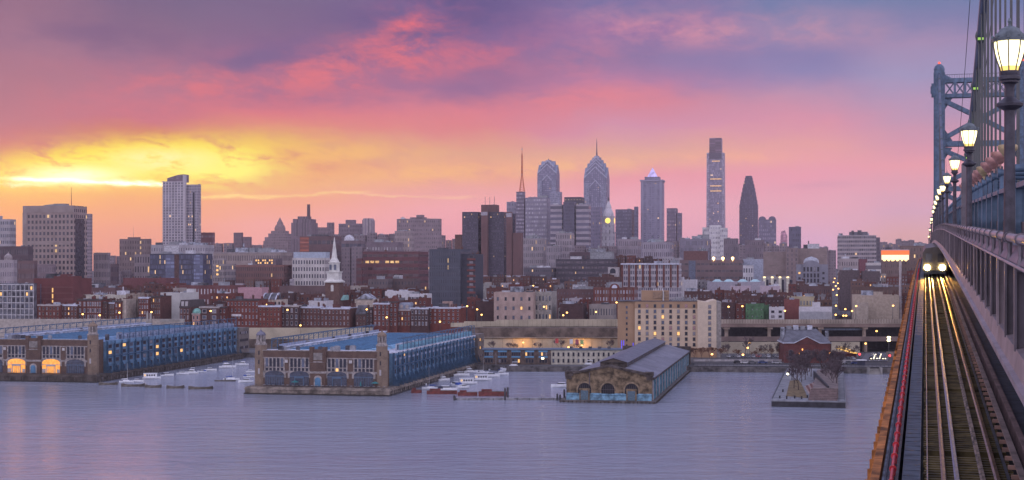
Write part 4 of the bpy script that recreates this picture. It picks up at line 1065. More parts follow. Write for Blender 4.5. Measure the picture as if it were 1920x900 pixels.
# ---- low waterfront row left of the old shed: blue cafe and white offices
Yc = 716
cf_ = thing('waterfront_cafe', 'low brown and blue two-storey waterfront building between the centre pier and the white offices', 'building', (PX(905, Yc+8), Yc+8, 2.6), -R(2))
Wc = PX(1033, Yc)-PX(905, Yc+8)
q = MB(); q.box(0, Wc, 0, 14, -.2, PZ(658, Yc)-2.6); hc = PZ(658, Yc)-2.6; q.build('walls', mat('brown_panel', (.13, .095, .085), .85, var=.3), cf_)
q = MB(); q.box(-.4, Wc+.2, -.6, 14.2, hc, hc+.35); q.build('roof', mat('blue_grey_roof', (.10, .14, .20), .7), cf_)
for i in range(5):
    x = .8+i*Wc/5; 
    q = MB(); q.box(x, x+Wc/5-2.2, -.35, 0, hc*.48, hc*.58); q.box(x, x+Wc/5-2.2, -.35, 0, hc*.86, hc*.97); s_ = q.build('blue_spandrel', mat('sky_blue_panel', (.13, .32, .52), .6, var=.15), cf_)
    for j in range(4): window(cf_, 'd', x+.6+j*1.05, hc*.60, .95, hc*.26, y=-.05)
    for j in range(3): window(cf_, 'd', x+.9+j*1.35, hc*.12, 1.1, hc*.26, y=-.05)
of = thing('waterfront_offices', 'long cream two-storey office row with flat blue roof behind the arched shed', 'building', (PX(1033, Yc)+.3, Yc+7.5, 2.6), -R(2))
Wo = PX(1166, Yc)-PX(1033, Yc)
q = MB(); q.box(0, Wo, 0, 14, -.2, hc); q.build('walls', mat('cream_render', (.50, .47, .40), .8, var=.15), of)
q = MB(); q.box(-.2, Wo+.4, -.5, 14.2, hc, hc+.4); q.build('roof', mat('blue_grey_roof', (.10, .14, .20), .7), of)
for i in range(14):
    for z in (.14, .58): window(of, 'd', 1.1+i*Wo/14, hc*z, .95, hc*.26, light=.2, lit=.03)
for i in range(5):
    q = MB(); q.box(9+i*4.6, 10.6+i*4.6, 5, 7, hc+.4, hc+1.4); q.build('rooftop_unit', tar, of)
for i, (px, col) in enumerate(((1041, (.55, .08, .08)), (1068, (.7, .7, .74)), (1079, (.35, .10, .15)), (1088, (.30, .5, .2)))):
    Y = 748; t = thing('flagpole', ['leftmost flagpole with a red flag above the cream offices', 'flagpole with a plain white pennant above the cream offices', 'flagpole with a dark red striped flag above the cream offices', 'rightmost flagpole with a green flag above the cream offices'][i], 'flagpole', (PX(px, Y), Y, 3), 0)
    ztop_ = PZ(634+i, Y)-3; q = MB(); q.lathe([(.1, 0), (.05, ztop_)], 6); q.build('pole', fr_w, t)
    q = MB(); q.box(.05, 1.6, -.03, .03, ztop_-2.6, ztop_-.2); q.build('flag', mat('flag_cloth_%d' % i, col, .8, var=.2), t)

# ================================================================== THE CITY
brk = {}
def BRICK(i):
    c = [((.155, .045, .038), (.12, .035, .03)), ((.13, .055, .048), (.10, .042, .04)), ((.185, .05, .038), (.15, .04, .032)), ((.10, .05, .048), (.08, .04, .04)),
         ((.17, .10, .085), (.14, .08, .07)), ((.075, .04, .042), (.06, .035, .04))][i]
    return brick('house_brick_%d' % i, c[0], c[1], (.15, .11, .10), .8, .26)
grey_unit = mat('grey_plant', (.25, .26, .29), .6)
white_unit = mat('white_plant', (.5, .5, .55), .6, var=.2)
def bld(label, x0, x1, yt, Y, wall, win=None, dep=22, sx=None, roof=None, units=2, name='building', cat='building', yb=None, group=None,
        cornice=None, parapet=.7, zb=None, seed=None, top=None, fr='w', lit=.03, light=.3, sidewin=False, rot=0):
    """front face spans photo columns x0..x1 with its right corner at depth Y; top at photo row yt"""
    random.seed(seed if seed is not None else int(x0*7+yt*13+Y))
    zb = gz(Y)-.6 if zb is None else zb
    if Y >= 1200 and not sx and x1 < 1300:      # photo extents of far buildings include their visible side wall
        sx = x1; x1 = x1-.15*(x1-x0)
    (ox, oy), W = corner_R(x0, x1, Y)
    if sx:
        t1 = (sx-960)/F; dep = max(4, min(90, (t1*Y - PX(x1, Y))/(SW - t1*CW)))
    h = PZ(yt, Y) - zb
    b = thing(name, label, cat, (ox, oy, zb), -TH + rot, group)
    if isinstance(wall, tuple) and wall[0] == 'g':     # ('g', wallcolour, wincolour, columns, floors, fw, fh, lit, band)
        _, wc, gc, nc, nf, fw, fh, lt, band = (list(wall) + [None]*9)[:9]
        wm = grid(wc, gc, round(W/nc, 3), round(h/nf, 3), fw, fh, lt, band=band)
    else: wm = wall
    q = MB(); q.box(0, W, 0, dep, 0, h, 0); q.build('walls', wm, b)
    rm = roof or (snow if random.random() < .45 else snow2 if random.random() < .5 else tar)
    q = MB(); q.box(.35, W-.35, .35, dep-.35, h+.004, h+.05, 0); q.build('roof', rm, b)
    if parapet:
        q = MB(); pm = cornice or wm; o = .25 if cornice else .0
        q.box(-o, W+o, -o, .3, h-.02-(.6 if cornice else 0), h+parapet); q.box(W-.3, W+o+.003, .3, dep, h-.01, h+parapet); q.box(-o, .3, .3, dep, h-.01, h+parapet); q.box(.3, W-.3, dep-.3, dep, h-.01, h+parapet)
        q.build('parapet', pm, b)
    for i in range(units):
        s = min(W, dep)*random.uniform(.08, .2); xx = random.uniform(s+.5, max(s+.6, W-s-.5)); yy = random.uniform(s+.5, max(s+.6, dep-s-.5)); hh = s*random.uniform(.5, 1.1)
        q = MB(); q.box(xx-s, xx+s, yy-s*.8, yy+s*.8, h+.04, h+.04+hh); q.box(xx-s*1.04, xx+s*1.04, yy-s*.84, yy+s*.84, h+.04+hh, h+.2+hh)
        if random.random() < .3: q.tube([(xx, yy, h+hh), (xx, yy, h+hh*1.9)], s*.12, 6)
        q.build('rooftop_unit', random.choice([grey_unit, white_unit, tar, snow2, wm if not isinstance(wall, tuple) else grey_unit]), b)
    if Y < 1330 and dep > 9:
        for i in range(random.choice([1, 2, 2, 3])):
            xx = random.uniform(.6, W-1.6); yy = random.uniform(.5, dep-2); hh = random.uniform(1.2, 2.6)
            q = MB(); q.box(xx, xx+.9, yy, yy+1.3, h+.04, h+hh); q.box(xx-.1, xx+1.0, yy-.1, yy+1.4, h+hh, h+hh+.18); q.tube([(xx+.45, yy+.4, h+hh), (xx+.45, yy+.4, h+hh+.6)], .18, 6); q.build('chimney', brick('chimney_brick', (.13, .06, .05), (.10, .045, .04), (.15, .11, .10)), b)
        if random.random() < .25:
            xx = random.uniform(1, W-1); yy = dep*.6; q = MB(); q.tube([(xx, yy, h), (xx, yy, h+4.5)], .05, 4); q.bar((xx-.8, yy, h+4.1), (xx+.8, yy, h+4.1), .06); q.bar((xx-.5, yy, h+3.5), (xx+.5, yy, h+3.5), .06); q.build('aerial', tar, b)
    if win:   # (columns, rows, width fraction, height fraction)
        nc, nr, fw, fh = win
        z0 = PZ(yb, Y)-zb if yb else 0
        z0 = max(z0, 0); rh = (h-.6-z0)/nr; cw = W/nc; n = 0; rest = MB()
        for r in range(nr-1, -1, -1):
            for c in range(nc):
                if n < 99: window(b, fr, cw*(c+.5), z0+rh*r+rh*(1-fh)/2, cw*fw, rh*fh, lit=lit, light=light)
                else: x = cw*(c+.5); z = z0+rh*r+rh*(1-fh)/2; rest.box(x-cw*fw/2, x+cw*fw/2, -.07, .02, z, z+rh*fh)
                n += 1
        if rest.v: tag(rest.build('lower_windows', gl_b, b), kind='stuff')
        if sidewin:
            ns = max(1, int(dep/cw))
            for r in range(nr):
                for c in range(ns): window(b, fr, W+.01, z0+rh*r+rh*(1-fh)/2, cw*fw, rh*fh, side=dep/ns*(c+.5), lit=lit, light=light)
    b['_w'] = W; b['_h'] = h; b['_d'] = dep
    return b
def BW(b): return b['_w'], b['_d'], b['_h']
g_dark = (.045, .05, .085)
# ---------------------------------------------------------------- front row of old town houses
cor_w = mat('cornice_pale', (.38, .34, .34), .7, var=.15); cor_d = mat('cornice_dark', (.07, .055, .06), .8, var=.15)
snow_edge = mat('snow_edge', (.52, .55, .66), .8, var=.15)
G1 = 'old brick houses along the elevated road'
front = [
 (71, 112, 572, 0, (6, 4, .42, .55), cor_w, 'red', 'six-bay deep red brick house with pale trim, above the left pier roof frame'),
 (113, 145, 572, 1, (5, 4, .36, .5), snow_edge, 'brown', 'brown brick house with snowy roof, right of the pale-trimmed deep red house'),
 (146, 163, 562, 0, (2, 4, .42, .62), cor_d, 'red', 'narrow tall dark red house with paired pale windows and a lit lower window'),
 (163, 190, 562, 0, (6, 4, .62, .62), cor_d, 'red', 'dark red warehouse with wide gridded windows and a small pediment'),
 (190, 201, 567, 3, (2, 4, .4, .5), cor_d, 'red', 'narrow brown house squeezed right of the gridded red warehouse'),
 (201, 215, 568, 4, (3, 4, .4, .5), snow_edge, 'red', 'rosy brick house with grey sloping roof near the middle of the left row'),
 (215, 228, 565, 0, (2, 4, .4, .5), cor_d, 'red', 'dark red house with a street lamp glowing at its foot'),
 (260, 279, 558, 0, (4, 5, .5, .55), snow_edge, 'red', 'red brick house with a lit snowy attic left of the blank pale wall'),
 (279, 301, 556, 1, (6, 5, .5, .6), cor_d, 'red', 'brown brick warehouse with close-set windows touching the blank pale wall'),
 (374, 411, 576, 3, (2, 3, .42, .6), cor_w, 'brown', 'plain brown brick corner house with a bright wall lamp, right of the green dome'),
 (411, 424, 576, 0, (2, 3, .4, .5), cor_d, 'red', 'small red house with two window columns left of the long red terrace'),
 (425, 485, 562, 2, (9, 4, .36, .5), cor_d, 'red', 'tall nine-bay red terrace with a white banner sign, the longest in the row'),
 (485, 526, 574, 2, (6, 4, .36, .5), snow_edge, 'red', 'six-bay red terrace with cream attic houses rising behind it'),
 (526, 560, 574, 5, (4, 3, .46, .62), cor_w, 'black', 'four-bay blackish brick house with white window frames and a bright lamp'),
 (560, 601, 576, 1, (6, 3, .34, .5), snow_edge, 'brown', 'brown-red six-bay house with snowy roof right of the blackish house'),
 (601, 656, 578, 1, (8, 3, .34, .5), snow_edge, 'brown', 'eight-bay red-brown terrace with thick snow on its roof and a blank side wall'),
 (667, 686, 589, 3, (3, 2, .36, .45), cor_d, 'brown', 'low old house with steep dark roof and one small skylight'),
 (686, 699, 578, 5, (2, 4, .36, .45), cor_d, 'black', 'narrow blackish house beside the low steep-roofed house'),
 (700, 730, 569, 0, (4, 4, .4, .62), snow_edge, 'red', 'four-bay deep red house with bright snow roof left of the pointed gable'),
 (730, 745, 566, 0, (2, 5, .42, .55), cor_d, 'red', 'narrow Victorian red house with a pointed gable'),
 (745, 770, 581, 0, (4, 3, .44, .6), cor_w, 'red', 'deep red house with grey mansard roof and two round dormers'),
 (770, 803, 578, 5, (5, 3, .5, .6), snow_edge, 'black', 'dark brown five-bay house between the mansard house and the bright red block'),
 (803, 863, 577, 2, (7, 4, .34, .5), snow_edge, 'red', 'bright red seven-bay block with snowy roof and a tan rooftop box'),
]
hid = {}
for i, (x0, x1, yt, bi, wn, cm, cn, lab) in enumerate(front):
    Y = 884 + (i % 3)*1.5
    b = bld(lab, x0, x1-.3, yt, Y, BRICK(bi), wn, dep=16 if x0 not in (374, 601) else 24, roof=snow if cm is snow_edge else tar if i % 2 else snow2, units=1 if i % 2 else 2, name='brick_house', cat='house', yb=612 if x0 < 800 else 608,
            group=G1, cornice=cm, parapet=.35, fr='w' if i % 4 else 't', light=.45, lit=.02)
    hid[x0] = b
    W, D_, h = BW(b)
    if wn[0] > 4:
        for xx in (0.3, W-.3): q = MB(); q.box(xx-.3, xx+.3, 6, 8, h, h+1.9); q.build('chimney', BRICK(bi), b)
W, D_, h = BW(hid[730]); q = MB(); q.xz([(0, h), (W, h), (W/2, h+3.8)], 0, 7); q.build('gable', BRICK(0), hid[730])
W, D_, h = BW(hid[745]); q = MB(); q.frust([(0, 0), (W, 0), (W, 10), (0, 10)], h+.3, [(.8, 2.4), (W-.8, 2.4), (W-.8, 9), (.8, 9)], h+4.2); rf = q.build('mansard_roof', mat('blue_slate', (.22, .25, .32), .6), hid[745])
for xx in (W*.3, W*.72): q = MB(); q.xz(arch_poly(xx, h+.8, 1.8, 2.2, .9), .1, 2.2); q.build('dormer', cor_w, rf)
W, D_, h = BW(hid[667]); q = MB(); q.yz([(-.3, h+.2), (10, h+.2), (5, h+5.2)], -.1, W+.1); q.build('steep_roof', tar, hid[667]); 
W, D_, h = BW(hid[803]); q = MB(); q.box(W*.38, W*.66, 5, 9, h, h+3.6); q.build('rooftop_box', mat('tan_box', (.36, .25, .22), .8), hid[803])
W, D_, h = BW(hid[425]); q = MB(); q.box(W*.16, W*.46, -.3, -.05, h-9.9, h-8.6); q.build('banner', mat('banner_white', (.7, .68, .72), .7), hid[425])
W, D_, h = BW(hid[163]); q = MB(); q.xz([(W*.45, h+.3), (W*.6, h+.3), (W*.6, h+1.6), (W*.525, h+2.4), (W*.45, h+1.6)], -.2, .2); q.build('pediment', BRICK(0), hid[163])
# specials in the same row
b = bld('brick house with black mansard storey and tall pale windows, right of the street gap', 337, 355, 576, 884, BRICK(1), (3, 3, .46, .62), dep=26, cornice=cor_d, parapet=.3, yb=612, name='brick_house', cat='house', group=G1, light=.5)
W, D_, h = BW(b); q = MB(); q.frust([(-.2, -.2), (W+.2, -.2), (W+.2, 24), (-.2, 24)], h+.2, [(.3, .9), (W-.3, .9), (W-.3, 23), (.3, 23)], h+4.2); m_ = q.build('mansard_storey', cor_d, b)
for u in (.3, .7): q = MB(); q.box(W*u-.8, W*u+.8, -.15, .6, h+.7, h+3.4); q.build('tall_window', fr_w, m_)
b = bld('tiny pink house with a green copper dome roof', 360, 373.6, 588, 884, mat('pink_render', (.40, .24, .22), .8), (2, 2, .42, .62), dep=9, cornice=cor_w, parapet=.2, yb=612, name='brick_house', cat='house', light=.5)
W, D_, h = BW(b); q = MB(); q.lathe([(W*.6, h+.2), (W*.55, h+1.6), (W*.4, h+2.6), (W*.15, h+3.1), (.05, h+3.2)], 12, 0, (W/2, W*.45)); q.build('copper_dome', mat('copper_green', (.17, .38, .34), .7, var=.3), b)
b = bld('large blank pale wall of a warehouse above the street gap', 298, 337, 551, 930, mat('pale_block_wall', (.50, .50, .50), .85, var=.08, vscale=.2), None, dep=30, roof=snow, units=3, name='warehouse', cat='warehouse')
b = bld('low tan stone house above the middle of the left brick row', 236, 262, 553, 900, mat('tan_stone', (.26, .21, .18), .85, var=.3), (5, 3, .2, .3), dep=18, name='brick_house', cat='house', yb=600, fr='d')
b = bld('narrow cream house between dark red neighbours in the left row', 228, 236, 563, 885, mat('cream_render2', (.44, .38, .33), .8), None, dep=14, units=1, name='brick_house', cat='house')
b = bld('long cream upper wall with snowy top behind the gridded red warehouse', 156, 236, 555, 915, mat('cream_wall3', (.46, .43, .38), .85), None, dep=16, roof=snow, units=4, name='warehouse', cat='warehouse')
b = bld('pair of cream attic houses with steep dark roofs above the red terrace', 492, 527, 562, 905, mat('cream_render2', (.44, .38, .33), .8), (5, 1, .4, .6), dep=12, units=0, yb=574, name='brick_house', cat='house', fr='d', parapet=.1, roof=tar)
W, D_, h = BW(b); q = MB(); q.yz([(-.2, h), (12, h), (6.5, h+3.6), (4, h+3.2)], 0, W*.7); q.build('steep_roof', tar, b)
for u in (0, .35, .7): q = MB(); q.yz([(-.4, h-.1), (-.4, h+.4), (4, h+3.8), (6.6, h+4.2), (6.6, h+3.4)], W*u-.25, W*u+.25); q.build('snowy_gable_edge', snow_edge, b)

# ---------------------------------------------------------------- left: condominium with white window grid
Yk = 960
b = bld('red brick condominium with a white glazed corner grid at the far left', -45, 63, 533, Yk, mat('condo_glass', (.12, .125, .16), .3, var=.4, vscale=.25), None, sx=66, roof=tar, units=2, name='condominium', cat='apartment block')
W, D_, h = BW(b); nfl = 6; fh_ = h/ (nfl+3)
q = MB()
for i in range(nfl+1): q.box(-.2, W+.2, -.4, 0, h-i*3.9-.45, h-i*3.9)
for i in range(13): q.box(W-i*3.05-.2, W-i*3.05+.12, -.42, -.02, h-nfl*3.9, h)
q.build('white_mullions', mat('mullion_white', (.55, .54, .58), .6), b)
for i in range(40): window(b, 'd', W-1.5-(i % 10)*3.05, h-3.6-(i//10)*3.9, 1.5, 2.4, y=-.05, light=.5, lit=.04)
b = bld('long plain dark red brick condominium wing with a column of lit stair windows', 63.5, 137, 524, 975, mat('condo_brick', (.135, .040, .042), .85, var=.12, vscale=.15), None, dep=26, units=3, name='condominium', cat='apartment block', roof=tar)
W, D_, h = BW(b)
for i in range(4): q = MB(); q.box(W*.465, W*.495, -.1, .02, h-8.4-i*3.9, h-5.6-i*3.9); q.build('stair_window', gl_l, b)
for i in range(4): q = MB(); q.box(0, W, -.08, .02, h-5.1-i*3.9, h-4.9-i*3.9); q.build('pale_joint', mat('joint_rose', (.25, .13, .13), .8), b)
for xx in (W*.0+.3, W*.17): q = MB(); q.box(xx, xx+.5, -.1, .02, 2, h-3); q.build('window_strip', gl_b, b)
q = MB(); q.box(W*.45, W-1, 3, 14, h, h+2.2); q.box(W*.62, W*.8, 3, 10, h+2.2, h+3.4); q.build('roof_storey', mat('condo_brick', (0, 0, 0)), b)

# ---------------------------------------------------------------- middle and far named buildings
S = lambda r, g, b_: s2l((r, g, b_))
beige = (.30, .24, .235); rosebeige = (.27, .21, .22)
T = [ # label, x0, x1, yt, Y, wall, kwargs
 ('pale hotel tower with dense small balconies, cut by the left photo edge', -45, 30, 412, 1600, ('g', (.36, .33, .36), (.10, .10, .14), 18, 13, .62, .5, .04), dict(dep=20, units=1)),
 ('big rose-beige office block with square windows and a roof mast, on the left', 43, 138, 389, 1500, ('g', (.30, .225, .215), (.035, .03, .05), 13, 17, .52, .55, .03), dict(sx=163, units=0, roof=tar, parapet=2)),
 ('slim pale tower rising behind the rose-beige office block', 160, 172, 402, 1640, ('g', (.30, .24, .27), (.08, .07, .11), 4, 26, .45, .5, .03), dict(dep=30, units=1)),
 ('older grey stone block with pilasters, between the beige office block and the low rooftops', 176, 207, 475, 1560, ('g', (.27, .22, .24), (.08, .07, .10), 9, 6, .4, .6, .02), dict(dep=25, units=2, cornice=mat('stone_cornice', (.30, .26, .27), .8))),
 ('low dusky brick block left of the lit brown hotel', 207, 222, 496, 1600, ('g', (.14, .09, .11), (.06, .05, .08), 5, 4, .4, .5, .02), dict(dep=20)),
 ('brown hotel with rows of softly lit windows left of the tall white tower', 224, 280, 449, 1720, ('g', (.20, .145, .15), (.10, .07, .08), 12, 11, .42, .5, .10), dict(sx=284, units=4)),
 ('pale stone club building with arched top windows in front of the lit brown hotel', 252, 286, 478, 1600, ('g', (.27, .22, .24), (.07, .06, .08), 6, 5, .45, .6, .03), dict(dep=20, units=1)),
 ('wide pale rooftop block running left of the white tower base', 283, 402, 460, 1560, ('g', (.36, .34, .38), (.14, .13, .17), 22, 7, .4, .4, .0), dict(dep=40, units=9, roof=snow)),
 ('dark glass office building with lit floors below the white tower', 281, 398, 477, 1340, ('g', (.045, .045, .075), (.06, .065, .13), 44, 11, .62, .72, .05), dict(dep=30, units=4, roof=snow2)),
 ('cream stone block with a pointed lit window bay, right of the dark glass offices', 399, 424, 486, 1300, ('g', (.28, .24, .25), (.07, .06, .08), 7, 9, .5, .6, .08), dict(dep=20, units=2)),
 ('narrow grey loft block left of the red-brown cornice building', 424, 443, 496, 1290, ('g', (.24, .20, .22), (.05, .05, .08), 6, 8, .55, .6, .06), dict(dep=16, units=2)),
 ('red-brown brick warehouse with bold cornice and recessed bays', 442, 532, 499, 1250, ('g', (.145, .07, .068), (.05, .035, .045), 22, 8, .42, .55, .01), dict(sx=547, units=3, roof=tar, cornice=mat('rust_cornice', (.22, .11, .10), .8), parapet=1)),
 ('long stone exchange building with a row of arched windows under its roof', 400, 548, 474, 1500, ('g', (.30, .24, .23), (.08, .06, .08), 38, 5, .45, .5, .02), dict(dep=40, units=8, roof=snow, cornice=mat('stone_cornice', (.30, .26, .27), .8))),
 ('white office block with a regular grid of dark square windows behind the church spire', 548, 619, 485, 1250, ('g', (.50, .47, .47), (.05, .05, .075), 12, 8, .52, .55, .04), dict(dep=34, units=1, roof=snow2)),
 ('distant twin-stepped brown block between the arched exchange and the white tower', 438, 456, 437, 2200, ('g', (.17, .11, .13), (.10, .08, .10), 5, 14, .4, .5, .0), dict(dep=30, units=1)),
 ('lower right half of the distant brown stepped pair', 456, 472, 445, 2180, ('g', (.17, .11, .13), (.10, .08, .10), 4, 12, .4, .5, .0), dict(dep=30, units=1)),
 ('modern brown block with red lit bands, left of the church spire', 562, 640, 444, 1600, ('g', (.13, .075, .085), (.05, .04, .06), 8, 6, .8, .35, .0), dict(dep=40, units=2, roof=tar)),
 ('distant low brown block with a square roof tower', 592, 620, 427, 2350, ('g', (.19, .14, .165), (.11, .09, .11), 8, 16, .4, .5, .01), dict(dep=40, units=0)),
 ('distant slim square tower on the brown block skyline', 613, 627, 418, 2400, ('g', (.19, .14, .165), (.11, .09, .11), 4, 18, .4, .5, .01), dict(dep=20, units=0)),
 ('distant wide mauve apartment block left of the pale rounded tower', 635, 683, 420, 2300, ('g', (.19, .145, .18), (.10, .08, .11), 14, 16, .45, .5, .03), dict(dep=40, units=3)),
 ('distant brown office slab with strip windows below the rounded tower', 640, 684, 452, 1700, ('g', (.17, .12, .14), (.06, .06, .09), 5, 7, .9, .4, .0), dict(dep=34, units=2)),
 ('long grey office wing with a row of small bright windows right of the spire', 686, 756, 455, 1600, ('g', (.17, .13, .16), (.30, .28, .30), 11, 5, .35, .25, .06), dict(dep=34, units=3)),
 ('large distant apartment palace with lit floors and irregular roofline', 744, 824, 411, 2000, ('g', (.23, .175, .20), (.13, .10, .13), 22, 18, .42, .45, .03), dict(sx=828, units=5)),
 ('pale older block with small lit windows in front of the apartment palace', 740, 776, 434, 1850, ('g', (.30, .24, .25), (.10, .08, .10), 10, 12, .4, .5, .05), dict(dep=30, units=3)),
 ('wide dark red office complex with lit strip windows right of the spire', 680, 803, 473, 1300, ('g', (.12, .042, .052), (.06, .035, .045), 11, 9, .86, .42, .03), dict(dep=44, units=0, roof=tar)),
 ('lower left wing of the dark red office complex', 668, 680, 486, 1290, ('g', (.12, .042, .052), (.06, .035, .045), 1, 8, .8, .42, .0), dict(dep=40, units=0)),
 ('small brown tenement with a pale attic below the dark red complex', 690, 727, 525, 1120, ('g', (.13, .10, .11), (.05, .05, .07), 7, 7, .35, .45, .03), dict(dep=20, units=1)),
 ('brown tenement with one bright orange window below the dark red complex', 727, 776, 524, 1130, ('g', (.11, .075, .08), (.05, .05, .07), 8, 6, .35, .45, .06), dict(dep=20, units=3)),
 ('dark slate apartment tower with scattered narrow windows in mid city', 805, 863, 469, 1010, ('g', (.062, .07, .10), (.035, .035, .055), 14, 12, .30, .62, .012), dict(dep=32, units=1, roof=tar)),
 ('brown low wing left of the twin dark slab towers', 853, 867, 441, 1540, mat('wing_rust', (.17, .095, .085), .85), dict(dep=20, units=0)),
 ('pale rounded-top tower peeping left of the mast building', 950, 968, 379, 2850, ('g', (.25, .23, .30), (.13, .12, .18), 5, 18, .5, .5, .0), dict(dep=25, units=1)),
 ('pale gridded office tower right of the radio mast tower', 985, 1032, 371, 2780, ('g', (.20, .18, .25), (.34, .32, .38), 13, 21, .6, .45, .01), dict(dep=40, units=3, roof=snow2)),
 ('banded office slab with dark and pale stripes left of the black-topped tower', 1032, 1058, 384, 2700, ('g', (.32, .28, .33), (.06, .055, .10), 1, 15, 1.1, .52, .0), dict(dep=40, units=1)),
 ('dark middle tower of the banded office pair', 1056, 1080, 379, 2690, ('g', (.075, .065, .11), (.05, .05, .09), 8, 26, .6, .5, .01), dict(dep=40, units=0)),
 ('banded office slab right of the dark middle tower', 1080, 1108, 384, 2690, ('g', (.32, .28, .33), (.06, .055, .10), 1, 15, 1.1, .52, .0), dict(dep=40, units=1)),
 ('black-topped office tower with a row of lit roof squares', 1058, 1096, 370, 2740, ('g', (.05, .045, .07), (.9, .62, .3), 6, 20, .3, .2, .0), dict(dep=30, units=0)),
 ('ornate pale stone hotel with lit windows right of the twin slab towers', 981, 1025, 448, 1900, ('g', (.27, .235, .26), (.09, .08, .11), 10, 9, .4, .55, .06), dict(dep=30, units=6)),
 ('stepped stone office block with arcaded top, centre skyline foreground', 1025, 1053, 462, 1880, ('g', (.25, .22, .25), (.09, .08, .11), 7, 7, .4, .55, .03), dict(dep=30, units=4)),
 ('pale stone block with a deep attic, left of the steam plume', 1042, 1077, 438, 1940, ('g', (.29, .25, .28), (.08, .07, .10), 9, 10, .42, .6, .04), dict(dep=30, units=2)),
 ('wide black office block with strip windows in the centre', 1042, 1165, 487, 1450, ('g', (.05, .042, .062), (.09, .07, .09), 46, 9, .7, .4, .012), dict(dep=50, units=4, roof=tar)),
 ('dark brick upper storeys behind the wide black office block', 1068, 1156, 474, 1520, ('g', (.085, .05, .065), (.05, .04, .06), 10, 6, .5, .4, .0), dict(dep=40, units=3, roof=tar)),
 ('dim brown brick block with lit office windows below the slab towers', 982, 1042, 503, 1440, ('g', (.09, .075, .10), (.05, .05, .07), 14, 8, .5, .45, .07), dict(dep=30, units=5)),
 ('dark glass slab right of the clock tower', 1154, 1190, 393, 2900, ('g', (.10, .09, .145), (.20, .18, .24), 11, 22, .45, .5, .01), dict(dep=30, units=1)),
 ('taller right strip of the dark glass slab near the clock tower', 1189, 1197, 388, 2890, ('g', (.13, .12, .19), (.08, .08, .13), 2, 22, .5, .5, .0), dict(dep=30, units=0)),
 ('classical stone block with lit arcade below the dark glass slab', 1157, 1202, 449, 2000, ('g', (.27, .23, .27), (.10, .08, .11), 11, 7, .42, .55, .08), dict(dep=30, units=3)),
 ('slim dark apartment tower with stepped top right of the pyramid tower', 1250, 1271, 391, 2700, ('g', (.13, .10, .155), (.24, .20, .24), 6, 22, .42, .5, .03), dict(dep=30, units=1)),
 ('lower right shoulder tower beside the slim dark apartment tower', 1270, 1279, 400, 2700, ('g', (.16, .13, .19), (.10, .08, .12), 3, 20, .5, .5, .03), dict(dep=30, units=1)),
 ('wide pale stone terminal block with lit windows below the pyramid tower', 1203, 1265, 455, 1900, ('g', (.29, .26, .31), (.12, .10, .14), 14, 7, .5, .55, .04), dict(dep=40, units=2, roof=mat('pale_teal_roof', (.30, .42, .45), .7))),
 ('grey slab block with fine vertical strips right of the terminal block', 1275, 1330, 449, 1950, ('g', (.20, .18, .235), (.13, .12, .17), 24, 8, .5, .6, .01), dict(dep=40, units=3)),
 ('white stepped office block at the foot of the tallest glass tower', 1317, 1333, 427, 2600, ('g', (.55, .53, .55), (.22, .21, .26), 5, 12, .6, .4, .02), dict(dep=30, units=0)),
 ('taller white middle block at the foot of the tallest glass tower', 1330, 1351, 423, 2590, ('g', (.62, .60, .62), (.25, .24, .29), 7, 13, .5, .4, .02), dict(dep=30, units=0)),
 ('white right-hand block at the foot of the tallest glass tower', 1350, 1363, 428, 2580, ('g', (.55, .53, .55), (.22, .21, .26), 4, 12, .6, .4, .02), dict(dep=30, units=0)),
 ('dark stone tower block with slot windows right of the white blocks', 1357, 1383, 448, 1950, ('g', (.15, .12, .15), (.10, .08, .11), 7, 9, .4, .5, .02), dict(dep=30, units=1)),
 ('brown apartment block below the stepped spire tower', 1397, 1432, 451, 2050, ('g', (.17, .13, .16), (.11, .09, .12), 9, 9, .42, .5, .04), dict(dep=30, units=2)),
 ('round-topped apartment tower right of the stepped spire tower', 1422, 1455, 412, 3000, ('g', (.15, .13, .20), (.22, .20, .26), 9, 16, .5, .5, .03), dict(dep=30, units=0)),
 ('small dark isolated office tower right of the pink glass wedge', 1479, 1502, 426, 2500, ('g', (.10, .09, .15), (.06, .06, .10), 7, 12, .6, .5, .01), dict(dep=25, units=1)),
 ('long brown office block with strip windows and three bright roof lights', 1275, 1392, 489, 1400, ('g', (.15, .10, .11), (.065, .055, .07), 15, 7, .8, .3, .02), dict(dep=40, units=0, roof=tar)),
 ('rust-coloured penthouse storey above the long brown office block', 1282, 1325, 472, 1440, mat('rust_penthouse', (.145, .07, .07), .85), dict(dep=20, units=1)),
 ('small white block with square dark windows right of the long brown offices', 1393, 1412, 499, 1360, ('g', (.50, .49, .53), (.05, .05, .08), 4, 5, .55, .5, .0), dict(dep=16, units=1, roof=snow)),
 ('pale blue-grey hall with bright roof edge behind the small white block', 1393, 1430, 487, 1420, mat('pale_blue_hall', (.33, .36, .46), .7), dict(dep=24, units=2, roof=snow)),
 ('broad tan windowless office block, left half, right of the white block', 1431, 1474, 473, 1700, ('g', (.24, .18, .175), (.17, .13, .13), 4, 9, .8, .06, .0), dict(dep=50, units=1, roof=tar)),
 ('broad tan block with dark slot columns in the middle right', 1473, 1497, 466, 1690, ('g', (.21, .155, .16), (.09, .07, .09), 3, 12, .3, .6, .0), dict(dep=50, units=1, roof=tar)),
 ('broad plain tan block behind the grey pedimented courthouse', 1496, 1551, 467, 1700, ('g', (.25, .19, .185), (.16, .12, .13), 5, 12, .5, .06, .0), dict(dep=50, units=5, roof=tar)),
 ('brown office tower with fine pale floor bands on the right skyline', 1571, 1643, 441, 1900, ('g', (.34, .29, .31), (.09, .08, .11), 18, 15, .86, .52, .01), dict(dep=30, units=3, parapet=0)),
